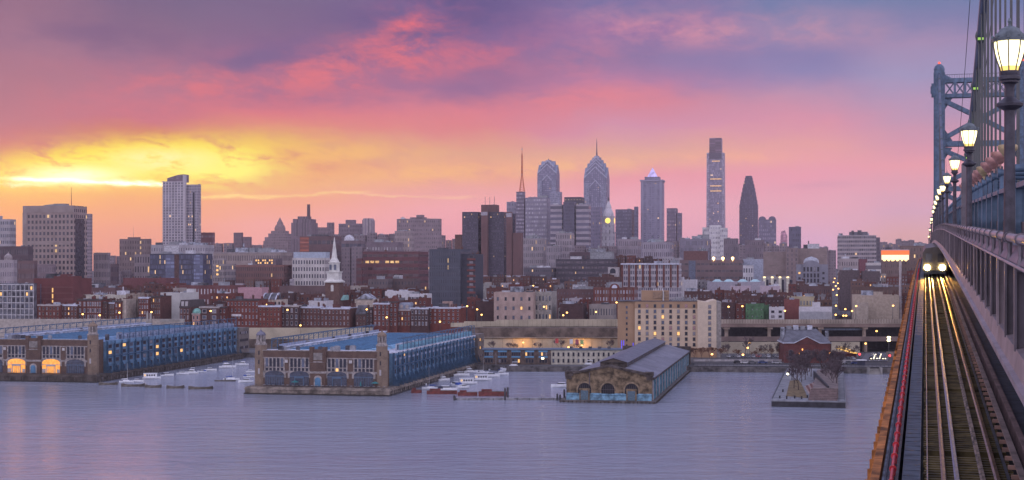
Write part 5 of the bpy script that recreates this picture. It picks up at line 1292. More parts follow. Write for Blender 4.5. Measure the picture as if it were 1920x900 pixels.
 ('pale civic block with small square windows below the banded right tower', 1573, 1612, 486, 1500, ('g', (.33, .28, .29), (.10, .08, .10), 9, 5, .4, .4, .03), dict(dep=20, units=2, roof=snow)),
 ('white parking structure with dark strips at the right', 1625, 1652, 494, 1350, ('g', (.50, .47, .47), (.09, .08, .10), 1, 6, 1.1, .5, .0), dict(dep=24, units=2, roof=snow)),
 ('maroon-fronted block left of the white parking structure', 1611, 1626, 487, 1450, mat('maroon_front', (.17, .06, .08), .85), dict(dep=20, units=1)),
 ('dusky brown block near the bridge headlights, right of the parking structure', 1654, 1690, 470, 1500, ('g', (.16, .105, .10), (.10, .07, .07), 9, 9, .45, .5, .05), dict(dep=30, units=3)),
 ('brick block half hidden by the bridge, right of the sign pole', 1690, 1740, 462, 1520, ('g', (.17, .11, .10), (.10, .07, .07), 9, 9, .45, .5, .05), dict(dep=30, units=3)),
 ('dark low block with a pale roof below the civic block', 1575, 1612, 508, 1300, mat('dusky_wall', (.10, .075, .085), .85), dict(dep=24, units=3, roof=snow)),
 ('dark low block with a pale box below the parking structure', 1617, 1650, 510, 1290, mat('dusky_wall', (.10, .075, .085), .85), dict(dep=24, units=2, roof=snow)),
 ('long brown brick house row with white roof boxes at the right', 1596, 1690, 540, 1080, ('g', (.11, .065, .06), (.16, .11, .08), 24, 5, .3, .4, .06), dict(dep=16, units=5, roof=snow2)),
 ('low cream depot with a stepped pale wall beside the tree-lined street', 1600, 1686, 556, 880, mat('cream_depot', (.42, .35, .29), .85, var=.12), dict(dep=30, units=2, roof=snow2)),
 ('lower cream annexe in front of the cream depot', 1600, 1628, 570, 872, mat('cream_depot2', (.38, .33, .29), .85, var=.12), dict(dep=7, units=0, roof=snow2)),
 ('long dark red brick range left of the tree-lined street', 1500, 1560, 538, 1120, ('g', (.10, .055, .06), (.05, .04, .05), 15, 4, .3, .4, .01), dict(dep=20, units=3, roof=snow2)),
 ('pale yellow low building with blue windows, left of the tree-lined street', 1476, 1528, 558, 930, ('g', (.42, .36, .24), (.13, .16, .20), 9, 4, .4, .4, .0), dict(dep=14, units=2, roof=snow)),
 ('plain red brick warehouse wall left of the stepped white building', 1470, 1499, 564, 900, mat('plain_red_wall', (.20, .065, .06), .85, var=.1), dict(dep=24, units=1, roof=snow)),
 ('stepped white building by the elevated road, upper part', 1523, 1538, 569, 880, mat('white_wall', (.55, .54, .58), .85, var=.08), dict(dep=10, units=0, roof=snow)),
 ('stepped white building by the elevated road, long lower part', 1498, 1560, 578, 878, mat('white_wall', (.55, .54, .58), .85, var=.08), dict(dep=9, units=1, roof=snow)),
 ('grey block wall in front of the stepped white building', 1500, 1559, 587, 872, mat('grey_block_wall', (.34, .35, .39), .85, var=.1), dict(dep=4, units=0, roof=snow)),
 ('moss green painted house in the right-hand row', 1398, 1432, 572, 884, mat('moss_green', (.075, .17, .085), .85, var=.25, vscale=.4), dict(dep=14, units=1, roof=tar, win=(4, 2, .22, .22), yb=600, fr='d')),
 ('darker green narrow annexe right of the moss green house', 1432, 1441, 574, 888, mat('moss_green', (0, 0, 0)), dict(dep=12, units=0, roof=tar)),
 ('white-framed small house with dark recess right of the green house', 1442, 1470, 578, 880, mat('white_wall', (0, 0, 0)), dict(dep=14, units=1, roof=tar, win=(2, 2, .45, .5), yb=598, fr='d')),
 ('dark brick house with pale top right of the beige hotel', 1352, 1378, 570, 890, BRICK(5), dict(dep=18, units=1, win=(4, 3, .25, .3), yb=600, fr='d')),
 ('maroon house with street light between dark house and green house', 1379, 1397, 572, 890, BRICK(0), dict(dep=18, units=2, win=(2, 2, .3, .3), yb=600)),
 ('dark brick gabled block above the green house', 1386, 1424, 556, 950, BRICK(3), dict(dep=22, units=2, win=(5, 2, .25, .3), yb=575)),
 ('snow-roofed dark block above the white-framed house', 1424, 1470, 559, 960, BRICK(5), dict(dep=22, units=3, roof=snow, win=(6, 2, .25, .3), yb=575)),
 ('brown brick row with white arched windows above the hotel roof', 1283, 1332, 548, 1000, BRICK(3), dict(dep=22, units=5, roof=snow2, win=(7, 2, .3, .4), yb=572)),
 ('white cubic studio building with a steam plume behind the hotel', 1274, 1305, 526, 1180, mat('white_wall', (0, 0, 0)), dict(dep=18, units=2, roof=snow)),
 ('taller white fin of the studio building behind the hotel', 1273, 1281, 521, 1178, mat('white_wall', (0, 0, 0)), dict(dep=10, units=0, roof=snow)),
 ('long pale hall with teal skylights right of the studio building', 1326, 1432, 530, 1180, mat('lilac_hall', (.34, .32, .38), .8, var=.1), dict(dep=36, units=0, roof=snow2)),
 ('low lilac shed below the hall with teal skylights, left one', 1369, 1407, 538, 1110, mat('pink_shed', (.46, .38, .44), .8, var=.08), dict(dep=16, units=1, roof=snow)),
 ('low lilac shed below the hall with teal skylights, right one', 1425, 1462, 538, 1110, mat('pink_shed', (0, 0, 0)), dict(dep=16, units=2, roof=snow)),
 ('brown apartment house with white balcony bands and brick piers behind the hotel', 1165, 1272, 495, 1150, ('g', (.42, .39, .43), (.11, .10, .14), 26, 10, .7, .62, .02), dict(dep=30, units=2, roof=snow)),
 ('brick block with tall white-banded windows and an arched gable left of the hotel', 1113, 1189, 541, 1030, ('g', (.16, .065, .055), (.30, .29, .34), 14, 6, .5, .5, .02), dict(dep=24, units=3, roof=snow2)),
 ('plain brown brick warehouse left of the arched brick block', 1044, 1113, 544, 1040, ('g', (.115, .06, .065), (.12, .11, .14), 12, 6, .22, .25, .0), dict(dep=24, units=4, roof=tar)),
 ('peach stucco apartment block beside the elevated cream wall', 926, 1000, 550, 900, mat('peach_stucco', (.40, .30, .27), .85, var=.15, vscale=.2), dict(dep=20, units=5, roof=tar, win=(5, 3, .28, .38), yb=604, fr='d', light=.5)),
 ('grey-green stone apartment block right of the peach stucco block', 1003, 1034, 549, 905, mat('grey_stone4', (.30, .28, .26), .85, var=.2), dict(dep=20, units=2, roof=snow, win=(5, 3, .45, .5), yb=602, fr='d', light=.5)),
 ('dark low brick shed with white roof plant right of the grey stone block', 1050, 1092, 572, 900, BRICK(5), dict(dep=18, units=2, roof=snow2)),
 ('old house with arched pale windows left of the hotel', 1105, 1150, 573, 905, ('g', (.26, .23, .22), (.06, .06, .08), 9, 3, .4, .5, .0), dict(dep=16, units=2, roof=tar)),
 ('dim brown house tucked right of the dark slate tower', 892, 926, 567, 915, BRICK(5), dict(dep=18, units=3, roof=snow)),
 ('brown brick block with a white roof pavilion right of the slate tower', 912, 942, 542, 1010, BRICK(1), dict(dep=20, units=1, roof=snow, win=(4, 2, .35, .35), yb=562)),
 ('pale gabled chapel wall right of the slate tower', 893, 909, 533, 1080, mat('chapel_grey', (.32, .31, .30), .85, var=.2), dict(dep=16, units=0, roof=snow)),
 ('long red brick range with snowy parapet above the green dome', 333, 441, 537, 1060, ('g', (.145, .05, .052), (.40, .38, .42), 18, 4, .32, .5, .0), dict(dep=20, units=3, roof=snow)),
 ('pink painted low wall building above the long red terrace', 446, 491, 541, 1030, mat('pink_paint', (.46, .27, .31), .85, var=.08), dict(dep=14, units=0, roof=snow)),
 ('long low brown brick hall left of the church', 524, 612, 538, 1090, ('g', (.13, .08, .085), (.08, .05, .06), 16, 3, .2, .3, .03), dict(dep=20, units=0, roof=snow2)),
 ('flat dark red brick shed above the left house row', 231, 311, 523, 1180, mat('flat_red_shed', (.15, .055, .062), .85, var=.1), dict(dep=26, units=1, roof=tar)),
 ('brick row with white chimneys between condominium and red shed', 140, 216, 541, 1110, ('g', (.115, .06, .065), (.28, .25, .28), 18, 3, .3, .45, .02), dict(dep=20, units=8, roof=snow)),
 ('dark brick low building with lit doorway above the long red terrace', 393, 440, 552, 960, BRICK(0), dict(dep=16, units=2, roof=snow, win=(5, 1, .3, .5), yb=562, lit=.5)),
 ('red brick block with a lit column of windows right of the red shed', 311, 333, 533, 1100, BRICK(0), dict(dep=16, units=1, roof=snow, win=(3, 2, .3, .35), yb=550, lit=.4)),
 ('dusky brick office block behind the ornate stone exchange at far left', 0, 62, 463, 1450, ('g', (.085, .055, .07), (.05, .045, .06), 12, 6, .4, .5, .0), dict(dep=30, units=2, roof=tar)),
 ('brown brick hotel block with small pale windows left of the beige office foot', 33, 70, 490, 1330, ('g', (.14, .08, .085), (.09, .07, .09), 8, 5, .4, .5, .0), dict(dep=20, units=1)),
 ('grey-rose brick block with blind arcade at the beige office foot', 70, 105, 497, 1320, ('g', (.19, .14, .165), (.09, .07, .09), 9, 5, .4, .5, .0), dict(dep=20, units=2)),
 ('pale ornate stone exchange with a small domed lantern at the far left', -12, 32, 489, 1250, ('g', (.32, .28, .31), (.12, .10, .14), 11, 6, .4, .5, .0), dict(dep=20, units=1)),
]
BD = {}
for (label, x0, x1, yt, Y, wall, kw) in T:
    kw = dict(kw); BD[(x0, yt)] = bld(label, x0, x1, yt, Y, wall, **kw)

def topbox(key, u0, u1, py, Y, m, y0=2, y1=12, name='roof_storey'):
    b = BD[key]; W, D_, h = BW(b); q = MB(); q.box(W*u0, W*u1, y0, min(y1, D_-1), h, PZ(py, Y)-b.location.z); return q.build(name, m, b)
# rose-beige office: dark glazed side, roof boxes, barrel, mast
b = BD[(43, 389)]; W, D_, h = BW(b); bm_ = mat('office_beige', beige, .8, var=.12, vscale=.1)
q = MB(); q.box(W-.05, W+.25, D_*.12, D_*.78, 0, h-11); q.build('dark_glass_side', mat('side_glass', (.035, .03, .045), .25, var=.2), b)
q = MB(); q.box(W*.0, W+.3, -.3, .05, h-5, h+2); q.box(-.3, W*.08, -.32, .05, 0, h-5); q.build('blank_top_band', bm_, b)
q = MB(); q.box(0, W*.93, -.36, .0, h*.62, h*.655); q.build('blank_mid_band', bm_, b)
topbox((43, 389), .14, .23, 386, 1500, tar); topbox((43, 389), .55, .78, 381, 1500, mat('office_beige', beige), 6, 14)
q = MB(); q.xz(arch_poly(W*.62, h, W*.55, 3.6, 2.6), 2, 9); q.build('barrel_roof', grey_unit, b)
q = MB(); q.tube([(W*.9, 6, h), (W*.9, 6, PZ(350, 1500)-b.location.z)], [.45, .15], 5); q.build('mast', mat('red_mast', (.30, .10, .08), .6), b)
topbox((-45, 412), .1, .62, 404, 1600, mat('pale_top', (.36, .33, .36), .8))
b = BD[(224, 449)]; q = MB(); W, D_, h = BW(b); q.tube([(W*.4, 5, h), (W*.4, 5, h+15)], [.2, .08], 5); q.build('mast', tar, b)
topbox((224, 449), .25, .65, 444.5, 1720, mat('hotel_top', (.20, .145, .15), .8))
# ornate exchange lantern
b = BD[(-12, 489)]; W, D_, h = BW(b); q = MB(); q.lathe([(3.4, h), (3.4, h+2.6), (3.6, h+2.8), (3.0, h+4.4), (1.6, h+5.6), (.5, h+6.4), (.1, h+8)], 12, 0, (W*.55, 6)); q.build('domed_lantern', mat('stone_cornice', (0,0,0)), b)
# lit arch bay of the cream block, copper lights etc.
b = BD[(399, 486)]; W, D_, h = BW(b); q = MB(); q.xz([(W*.25, h-16), (W*.6, h-16), (W*.6, h-6), (W*.42, h-2.5), (W*.25, h-6)], -.3, 0); q.build('pointed_bay', limest, b)
for i in range(3): q = MB(); q.box(W*.33, W*.5, -.4, -.25, h-14+i*3.6, h-12.4+i*3.6); q.build('bay_window', gl_l, b)
# attic with lit windows on red-brown warehouse; penthouse on the white block
b = BD[(442, 499)]; W, D_, h = BW(b); q = MB(); q.box(W*.32, W*.8, 4, 20, h, h+6.5); a_ = q.build('attic', mat('attic_grey', (.16, .12, .14), .8), b)
for r in range(2):
    for c in range(8): q = MB(); q.box(W*.38+c*2.0, W*.38+c*2.0+1.1, 3.9, 4.05, h+2.0+r*2.2, h+3.3+r*2.2); q.build('attic_window', gl_l if (c+r) % 3 else gl_d, a_)
topbox((548, 485), -.0, 1.0, 472.5, 1250, mat('blue_penthouse', (.36, .42, .52), .6, var=.1), 3, 24)
# bands and lit strips of the dark red complex
b = BD[(680, 473)]; W, D_, h = BW(b)
for c in (0, 1, 2, 4, 5, 6): q = MB(); q.box(W*.05+c*W*.09, W*.05+c*W*.09+W*.065, -.12, .02, h-9.4, h-7.4); q.build('lit_strip', mat('warm_strip', (.8, .5, .2), .5, emit=(1, .5, .18), es=.55, var=.6, vscale=.5), b)
b = BD[(562, 444)]; W, D_, h = BW(b)
q = MB(); q.box(0, W*.26, -.1, .02, h-40, h); q.build('red_lit_face', grid((.22, .075, .06), (.35, .10, .06), 12, 4.2, .9, .35, 0), b)
q = MB(); q.box(W*.3, W*.75, 3, 10, h, h+2.5); q.build('roof_storey', tar, b)
# white dome with snow on the distant brown slab
b = BD[(640, 452)]; W, D_, h = BW(b); q = MB(); q.lathe([(6, h), (6, h+2), (5.2, h+4.6), (3, h+6.6), (.4, h+7.5)], 14, 0, (W*.28, 9)); q.build('pale_dome', white_unit, b)
topbox((740, 434), .1, .5, 431, 1850, mat('pale_top', (0,0,0)))
for u0, u1, y in ((.0, .16, 418), (.16, .9, 411), (.3, .66, 407), (.45, .6, 402.5), (.88, 1., 416)): topbox((744, 411), u0, u1, y if y < 411 else 410.4-(418-y)*.1, 2000, mat('palace_top', (.23, .175, .20), .8))
topbox((635, 420), .3, .7, 412, 2300, mat('mauve_top', (.19, .145, .18), .8))
# office detail strips
b = BD[(281, 477)]; W, D_, h = BW(b)
q = MB(); q.box(W*.465, W*.55, -.3, .05, 0, h); q.build('brown_pier', mat('brown_pier', (.10, .055, .055), .85), b)
q = MB(); q.box(W*.30, W*.465, -.15, .02, 0, h-.5); q.build('blue_glass_bay', grid((.10, .11, .19), (.13, .15, .25), 4, 3.4, .9, .6, .02), b)
q = MB(); q.box(W*.83, W, -.15, .02, 0, h-.5); q.build('blue_glass_bay', grid((.10, .11, .19), (.13, .15, .25), 4, 3.4, .9, .6, .02), b)
q = MB(); q.box(W*.02, W*.3, -.2, .0, h*.14, h*.19); q.build('lit_floor', mat('warm_strip', (0,0,0)), b)
b = BD[(283, 460)]; W, D_, h = BW(b); q = MB(); q.box(W*.25, W*.52, -.4, 8, h-9, h-.5); q.build('white_box', white_unit, b)
# balconied dark slate tower: right-hand red balcony stack
b = BD[(805, 469)]; W, D_, h = BW(b)
t = bld('narrow red-brown balcony tower attached right of the dark slate tower', 864, 891, 478, 1012, mat('slate_dark2', (.05, .052, .075), .8, var=.1), None, dep=26, units=0, roof=tar)
W2, D2, h2 = BW(t)
for i in range(14): q = MB(); q.box(W2*.45, W2+.2, -.9, .05, h2-3.6-i*3.75, h2-2.3-i*3.75); q.build('red_balcony', mat('balcony_red', (.17, .055, .055), .8), t)
for i in range(14): window(t, 'd', W2*.72, h2-2.2-i*3.75 if i else h2-2.2, W2*.3, 1.9, y=-.02, light=.5)
for i in range(5): q = MB(); q.box(0, W, -.06, .02, 12+i*8, 12.25+i*8); q.build('joint_line', mat('joint_line', (.10, .11, .15), .8), b)
# twin dark slab towers with brown piers
Yt = 1500
for lab, x0, x1, yt, m, dp in (
  ('left dark glass slab of the twin slab towers with brown brick piers', 866.5, 902, 399, ('g', (.05, .042, .07), (.075, .065, .10), 16, 33, .8, .45, .012), 34),
  ('right dark glass slab of the twin slab towers between two brown piers', 916, 950, 399, ('g', (.05, .042, .07), (.075, .065, .10), 16, 33, .8, .45, .016), 30)):
    b = bld(lab, x0, x1, yt, Yt, m, dep=dp, units=0, roof=tar, parapet=1); BD[(x0, yt)] = b
pierm = mat('rust_brown_pier', (.15, .082, .085), .85, var=.1, vscale=.1); pierw = mat('pier_pale_base', (.36, .34, .40), .8)
for lab, x0, x1, yt in (('brown brick pier tower standing between the twin dark slabs', 902, 916, 386), ('brown brick pier at the right end of the twin dark slabs', 949.5, 961, 399), ('lower brown brick wing right of the twin dark slabs', 961, 981, 438.5)):
    b = bld(lab, x0, x1, yt, Yt-4, pierm, dep=20, units=0, roof=tar, parapet=1); W, D_, h = BW(b)
    q = MB(); z0 = PZ(526, Yt)-b.location.z; q.box(-.05, W+.05, -.25, .02, z0, z0+5.2); q.build('pale_base_band', pierw, b)
    if yt < 400: q = MB(); q.box(-.05, W+.05, -.25, .02, h-4.2 if yt == 399 else h-9.5, h-.2 if yt == 399 else h-6); q.build('pale_top_band', pierw, b)
b = bld('dark glass end bay behind the right brown pier', 959, 967, 402, Yt+14, ('g', (.05, .042, .07), (.075, .065, .10), 3, 33, .8, .45, .0), dep=14, units=0, roof=tar)
b = bld('brown roof storey block behind the pier tower top', 902, 936, 385, Yt+18, pierm, dep=12, units=2, roof=tar)
for i, u in enumerate((.2, .5, .8)): W, D_, h = BW(b); q = MB(); q.tube([(W*u, 5, h), (W*u, 5, h+9)], .2, 5); q.build('antenna', tar, b)

# ---- white residential tower with sloped crown
Yj = 1650
pal = (.40, .36, .40)
b = bld('tall white residential tower with sloping crown against the yellow sky', 305, 344, 341, Yj, ('g', (.42, .38, .42), (.10, .095, .14), 7, 44, .46, .62, .02), sx=347, units=0, name='residential_tower', cat='skyscraper')
W, D_, h = BW(b); z = b.location.z
q = MB(); q.xz([(W*.18, h+.1), (W*.98, h+.1), (W*.98, PZ(326.5, Yj)-z), (W*.70, PZ(327.5, Yj)-z), (W*.18, PZ(333.5, Yj)-z)], 2, 16); q.build('sloped_crown', grid((.16, .11, .15), (.22, .17, .20), 3, 1.6, .9, .4, 0), b)
q = MB(); q.box(W*.975, W*1.08, -.6, 4, 0, PZ(328, Yj)-z); q.build('pale_corner_fin', mat('tower_white', (.46, .42, .46), .7, var=.08), b)
q = MB()
for f_ in range(42): q.box(-1.4, 0, .5, 4, f_*3.2+2, f_*3.2+2.6)
tag(q.build('balcony_slabs', mat('tower_white', (0,0,0)), b), kind='stuff')
b2 = bld('lower right half of the tall white residential tower with lit windows', 346, 371.5, 347, Yj+3, ('g', (.38, .34, .39), (.10, .095, .14), 8, 43, .5, .55, .05), sx=377, units=0, name='residential_tower', cat='skyscraper')
W, D_, h = BW(b2); q = MB()
for f_ in range(41): q.box(W, W+1.3, .5, 4, f_*3.2+2, f_*3.2+2.6)
tag(q.build('balcony_slabs', mat('tower_white', (0,0,0)), b2), kind='stuff')
q = MB(); q.box(W*.62, W*.74, -.3, 0, 4, h-8); q.build('dark_window_strip', gl_d, b2)
b = bld('dark red roofed block peeping right of the white tower', 376, 403, 437, 1700, ('g', (.17, .07, .08), (.30, .26, .30), 9, 10, .5, .3, .0), dep=30, units=2)

# ---- domed deco block and the chimney block
def tiers(label, cat, cx, Y, base_w, steps, m, name='tower', roofm=None, dep_f=1.0, zb=None):
    """stacked boxes: steps = [(top photo row, width px)] from the ground up"""
    zb = gz(Y)-1 if zb is None else zb
    t = thing(name, label, cat, (PX(cx, Y), Y, zb), -TH); z0 = 0
    for i, (py, wpx) in enumerate(steps):
        w_ = wpx/F*Y; z1 = PZ(py, Y)-zb; d_ = w_*dep_f
        q = MB(); q.box(-w_/2, w_/2, -d_/2, d_/2, z0, z1); q.build('tier', m, t); z0 = z1
    t['_z'] = z0
    return t
decom = grid((.24, .18, .20), (.15, .11, .13), 3.6, 4, .4, .45, .01)
t = tiers('distant deco block with a stepped dome left of the chimney block', 'tower', 525, 2200, 0, [(452, 48), (445, 44), (438, 34), (433, 26)], decom)
q = MB(); z = t['_z']; q.lathe([(8, z), (8, z+4), (6.5, z+8), (5, z+9), (4.4, z+12), (1.6, z+17), (.2, z+20)], 12); q.build('dome', mat('deco_dome', (.24, .17, .18), .8), t)
t = tiers('dark mauve deco block with a slim factory chimney on its roof', 'tower', 571, 2100, 0, [(418, 39), (411, 34), (406, 20)], grid((.175, .125, .155), (.11, .085, .11), 4, 40, .4, .9, .0))
q = MB(); z = t['_z']; q.tube([(6, 0, z-4), (6, 0, z+17)], [2.6, 2.3], 8); q.build('chimney', mat('dark_chimney', (.14, .09, .10), .8), t)
t = thing('tower', 'pale rounded-top stone tower right of the mauve apartment block', 'tower', (PX(691, 2280), 2280, 12), -TH)
q = MB(); wr = 19/F*2280; ht = PZ(409, 2280)-12; q.xz([(-wr/2, 0), (wr/2, 0), (wr/2, ht-4), (wr*.35, ht-.5), (-wr*.35, ht-.5), (-wr/2, ht-4)], -8, 8); q.build('shaft', grid((.34, .28, .31), (.15, .12, .16), 5, 60, .35, .86, .0), t)

# ---- radio mast tower
b = bld('dark slim office tower carrying the tall red and white radio mast', 968, 985, 360, 2790, ('g', (.11, .09, .14), (.27, .24, .30), 5, 26, .8, .4, .01), dep=24, units=0, roof=tar)
W, D_, h = BW(b); z0 = b.location.z
q = MB(); zt_ = PZ(273, 2790)-z0; cx = W*.62; zm = PZ(330, 2790)-z0
for sx_, sy_ in ((-1, -1), (1, -1), (1, 1), (-1, 1)): q.tube([(cx+sx_*4.6, 10+sy_*4.6, h), (cx+sx_*1.2, 10+sy_*1.2, zm), (cx+sx_*.7, 10+sy_*.7, zt_-14)], .55, 4)
for i in range(9):
    f0, f1 = i/9, (i+1)/9; r0, r1 = 4.6-3.4*f0, 4.6-3.4*f1; za, zb_ = h+(zm-h)*f0, h+(zm-h)*f1
    q.bar((cx-r0, 10-r0, za), (cx+r1, 10-r1, zb_), .5); q.bar((cx+r0, 10-r0, za), (cx-r1, 10-r1, zb_), .5)
q.tube([(cx, 10, zm), (cx, 10, zt_)], [1.0, .35], 6)
q.build('radio_mast', mat('mast_orange', (.62, .16, .07), .6, var=.1), b)
for i in range(6):
    q = MB(); za = zm+(zt_-zm)*(i+.2)/6; q.tube([(cx, 10, za), (cx, 10, za+3.2)], 1.1, 6); q.build('pale_mast_band', mat('mast_pale', (.55, .42, .42), .6), b)

# ---- liberty-style twin spires: cross-gabled tiers
def ggable(q, r, z0, z1, g, mi=0, top=1):
    q.box(-r, r, -r, r, z0, z1, mi)
    z2 = z1+g
    for a in range(4):
        c, s = [(1, 0), (0, 1), (-1, 0), (0, -1)][a]
        f = lambda x, y, z: (x*c-y*s, x*s+y*c, z)
        q.face([f(-r, -r, z1), f(r, -r, z1), f(0, -r, z2)], mi)
        q.face([f(r, -r, z1), f(0, 0, z2), f(0, -r, z2)], top); q.face([f(-r, -r, z1), f(0, -r, z2), f(0, 0, z2)], top)
glassA = grid((.155, .15, .235), (.30, .28, .38), 4.2, 4.2, .5, .55, .012)
glassC = grid((.25, .25, .34), (.18, .18, .27), 3.5, 4.2, .6, .6, .03)
crown = mat('glass_crown', (.24, .26, .36), .3, .2, var=.15, vscale=.05)
rib_m = mat('pale_glass_edge', (.50, .50, .62), .35, .2, var=.1)
def liberty(label, cx, Y, segs, spire):
    zb = 12; t = thing('skyscraper', label, 'skyscraper', (PX(cx, Y), Y+20, zb), -TH); z0 = 0
    for i, (py, rpx, gpx) in enumerate(segs):
        r = rpx/F*Y*.94; z1 = PZ(py, Y)-zb
        q = MB(); ggable(q, r, z0, z1, gpx/F*Y); tr = q.build('shaft' if i == 0 else 'crown_tier', [glassA if i else glassA, crown], t)
        q = MB(); g = gpx/F*Y
        q.bar((-r, -r-.3, z1), (0, -r-.3, z1+g), 1.2); q.bar((r, -r-.3, z1), (0, -r-.3, z1+g), 1.2)
        if i < 2: q.bar((-r*.6, -r-.3, z1-g*.9), (0, -r-.3, z1-g*.2), 1.1); q.bar((r*.6, -r-.3, z1-g*.9), (0, -r-.3, z1-g*.2), 1.1)
        if i == 0: q.box(-r*.66, -r*.62, -r-.5, -r, 0, z1-g); q.box(r*.62, r*.66, -r-.5, -r, 0, z1-g)
        q.build('chevron_edges', rib_m, tr)
        z0 = max(z0, z1-g*.4)
    q = MB(); r = segs[0][1]/F*Y*.94
    for sx_ in (-1, 1): q.box(sx_*r*.72-r*.22, sx_*r*.72+r*.22, -r-3, r+3, 0, PZ(segs[0][0]+12, Y)-zb)
    q.build('corner_shafts', glassC, t)
    zt_ = PZ(segs[-1][0]-segs[-1][2], Y)-zb
    q = MB(); q.lathe([(2.6, zt_-6), (2.0, zt_), (1.1, zt_+.3*(PZ(spire, Y)-zb-zt_)), (.9, zt_+.6*(PZ(spire, Y)-zb-zt_)), (.3, PZ(spire, Y)-zb)], 8); q.build('spire', mat('spire_metal', (.12, .09, .13), .5, .3), t)
    return t
liberty('tallest chevron-crowned glass skyscraper with a needle spire, in mid skyline', 1120, 3050, [(334, 23, 21), (322, 18.5, 17), (312, 13.5, 13), (302, 9, 8), (296, 5, 5)], 258)
liberty('shorter chevron-crowned glass skyscraper without needle, left of the spired one', 1029, 3080, [(325, 19.5, 17), (313, 14, 12), (305, 6, 6)], 296)
b = bld('pale glass wing right of the shorter chevron skyscraper', 1030, 1054, 360, 3060, glassC, None, dep=30, units=0)
b = bld('blue-grey wing right of the spired skyscraper base', 1108, 1129, 388, 2950, ('g', (.19, .17, .25), (.12, .11, .18), 6, 22, .5, .5, .02), None, dep=30, units=0)

# ---- city hall clock tower
Yh = 2750; zb = 12
ch = thing('clock_tower', 'white domed clock tower with a glowing yellow clock face and statue on top', 'clock tower', (PX(1141, Yh), Yh, zb), -TH)
cst = mat('city_hall_stone', (.40, .38, .43), .8, var=.15, vscale=.1)
def hz(py): return PZ(py, Yh)-zb
q = MB(); q.box(-11, 11, -11, 11, 0, hz(436)); q.box(-11.6, 11.6, -11.6, 11.6, hz(437), hz(435)); q.box(-10, 10, -10, 10, hz(435), hz(422)); q.build('shaft', grid((.38, .36, .41), (.16, .15, .19), 7, 12, .3, .6, 0), ch)
q = MB(); q.prism(octo(0, 0, 11.5), hz(422), hz(407)); q.prism(octo(0, 0, 12.4), hz(407), hz(405.5))
for k in range(4):
    a = math.pi/4+k*math.pi/2; q.lathe([(1.8, hz(422)), (1.8, hz(405)), (1.0, hz(402)), (.1, hz(399))], 6, 0, (10.5*math.cos(a), 10.5*math.sin(a)))
q.build('clock_stage', cst, ch)
q = MB(); q.lathe([(10.4, hz(405.5)), (9.6, hz(400)), (7.2, hz(394)), (5.6, hz(391)), (5.6, hz(388)), (4.6, hz(385)), (3.0, hz(381)), (2.2, hz(379)), (2.2, hz(377)), (2.6, hz(376.6))], 8); q.build('dome', mat('white_cast_iron', (.5, .48, .53), .6, var=.1), ch)
q = MB(); q.lathe([(1.2, hz(376.6)), (1.5, hz(374)), (1.3, hz(371.8)), (.7, hz(371.4)), (.9, hz(370.4)), (.2, hz(369.6))], 7); q.bar((0, 0, hz(373)), (2.2, -.6, hz(373.6)), .6); q.build('statue', tar, ch)
for nm, ry in (('clock_face', 0), ('clock_face', 1)):
    q = MB(); cen = (0, -10.9, hz(414)) if ry == 0 else (10.9, 0, hz(414)); nrm = (0, -.35, 0) if ry == 0 else (.35, 0, 0)
    q.tube([cen, (cen[0]+nrm[0], cen[1]+nrm[1], cen[2])], 4.9, 20); q.build('clock_face', mat('lit_clock', (1, .8, .2), .5, emit=(1, .70, .10), es=1.25, var=0), ch)

# ---- pyramid-topped tower
Ym = 2900; zb = 12
t = thing('skyscraper', 'square lilac skyscraper crowned by a lit glass pyramid', 'skyscraper', (PX(1225.5, Ym), Ym+20, zb), -TH)
r = 22/F*Ym*.92; q = MB(); q.box(-r, r, -r, r, 0, PZ(339, Ym)-zb); q.build('shaft', grid((.24, .22, .32), (.14, .13, .20), 5.2, 4.2, .55, .5, .015), t)
q = MB(); 
for s in (-1, 1): q.box(s*r*.86-1.5, s*r*.86+1.5, -r-1, -r+1, 0, PZ(338, Ym)-zb); q.box(s*r*.4-.8, s*r*.4+.8, -r-.8, -r+1, 0, PZ(345, Ym)-zb)
q.box(-r-1.5, r+1.5, -r-1.5, r+1.5, PZ(340, Ym)-zb, PZ(337, Ym)-zb); q.build('pilasters', mat('lilac_pilaster', (.30, .28, .38), .7, var=.1), t)
q = MB(); r2 = r*.68; q.box(-r2, r2, -r2, r2, PZ(338, Ym)-zb, PZ(331, Ym)-zb); q.build('upper_tier', grid((.22, .20, .29), (.10, .09, .15), 5, 5, .5, .5, 0), t)
q = MB(); r3 = r*.46; q.frust([(-r3, -r3), (r3, -r3), (r3, r3), (-r3, r3)], PZ(331, Ym)-zb, [(-.2, -.2), (.2, -.2), (.2, .2), (-.2, .2)], PZ(313, Ym)-zb); q.build('pyramid', mat('lit_pyramid', (.4, .35, .6), .3, emit=(.62, .50, .95), es=.55, var=.5, vscale=.12), t)

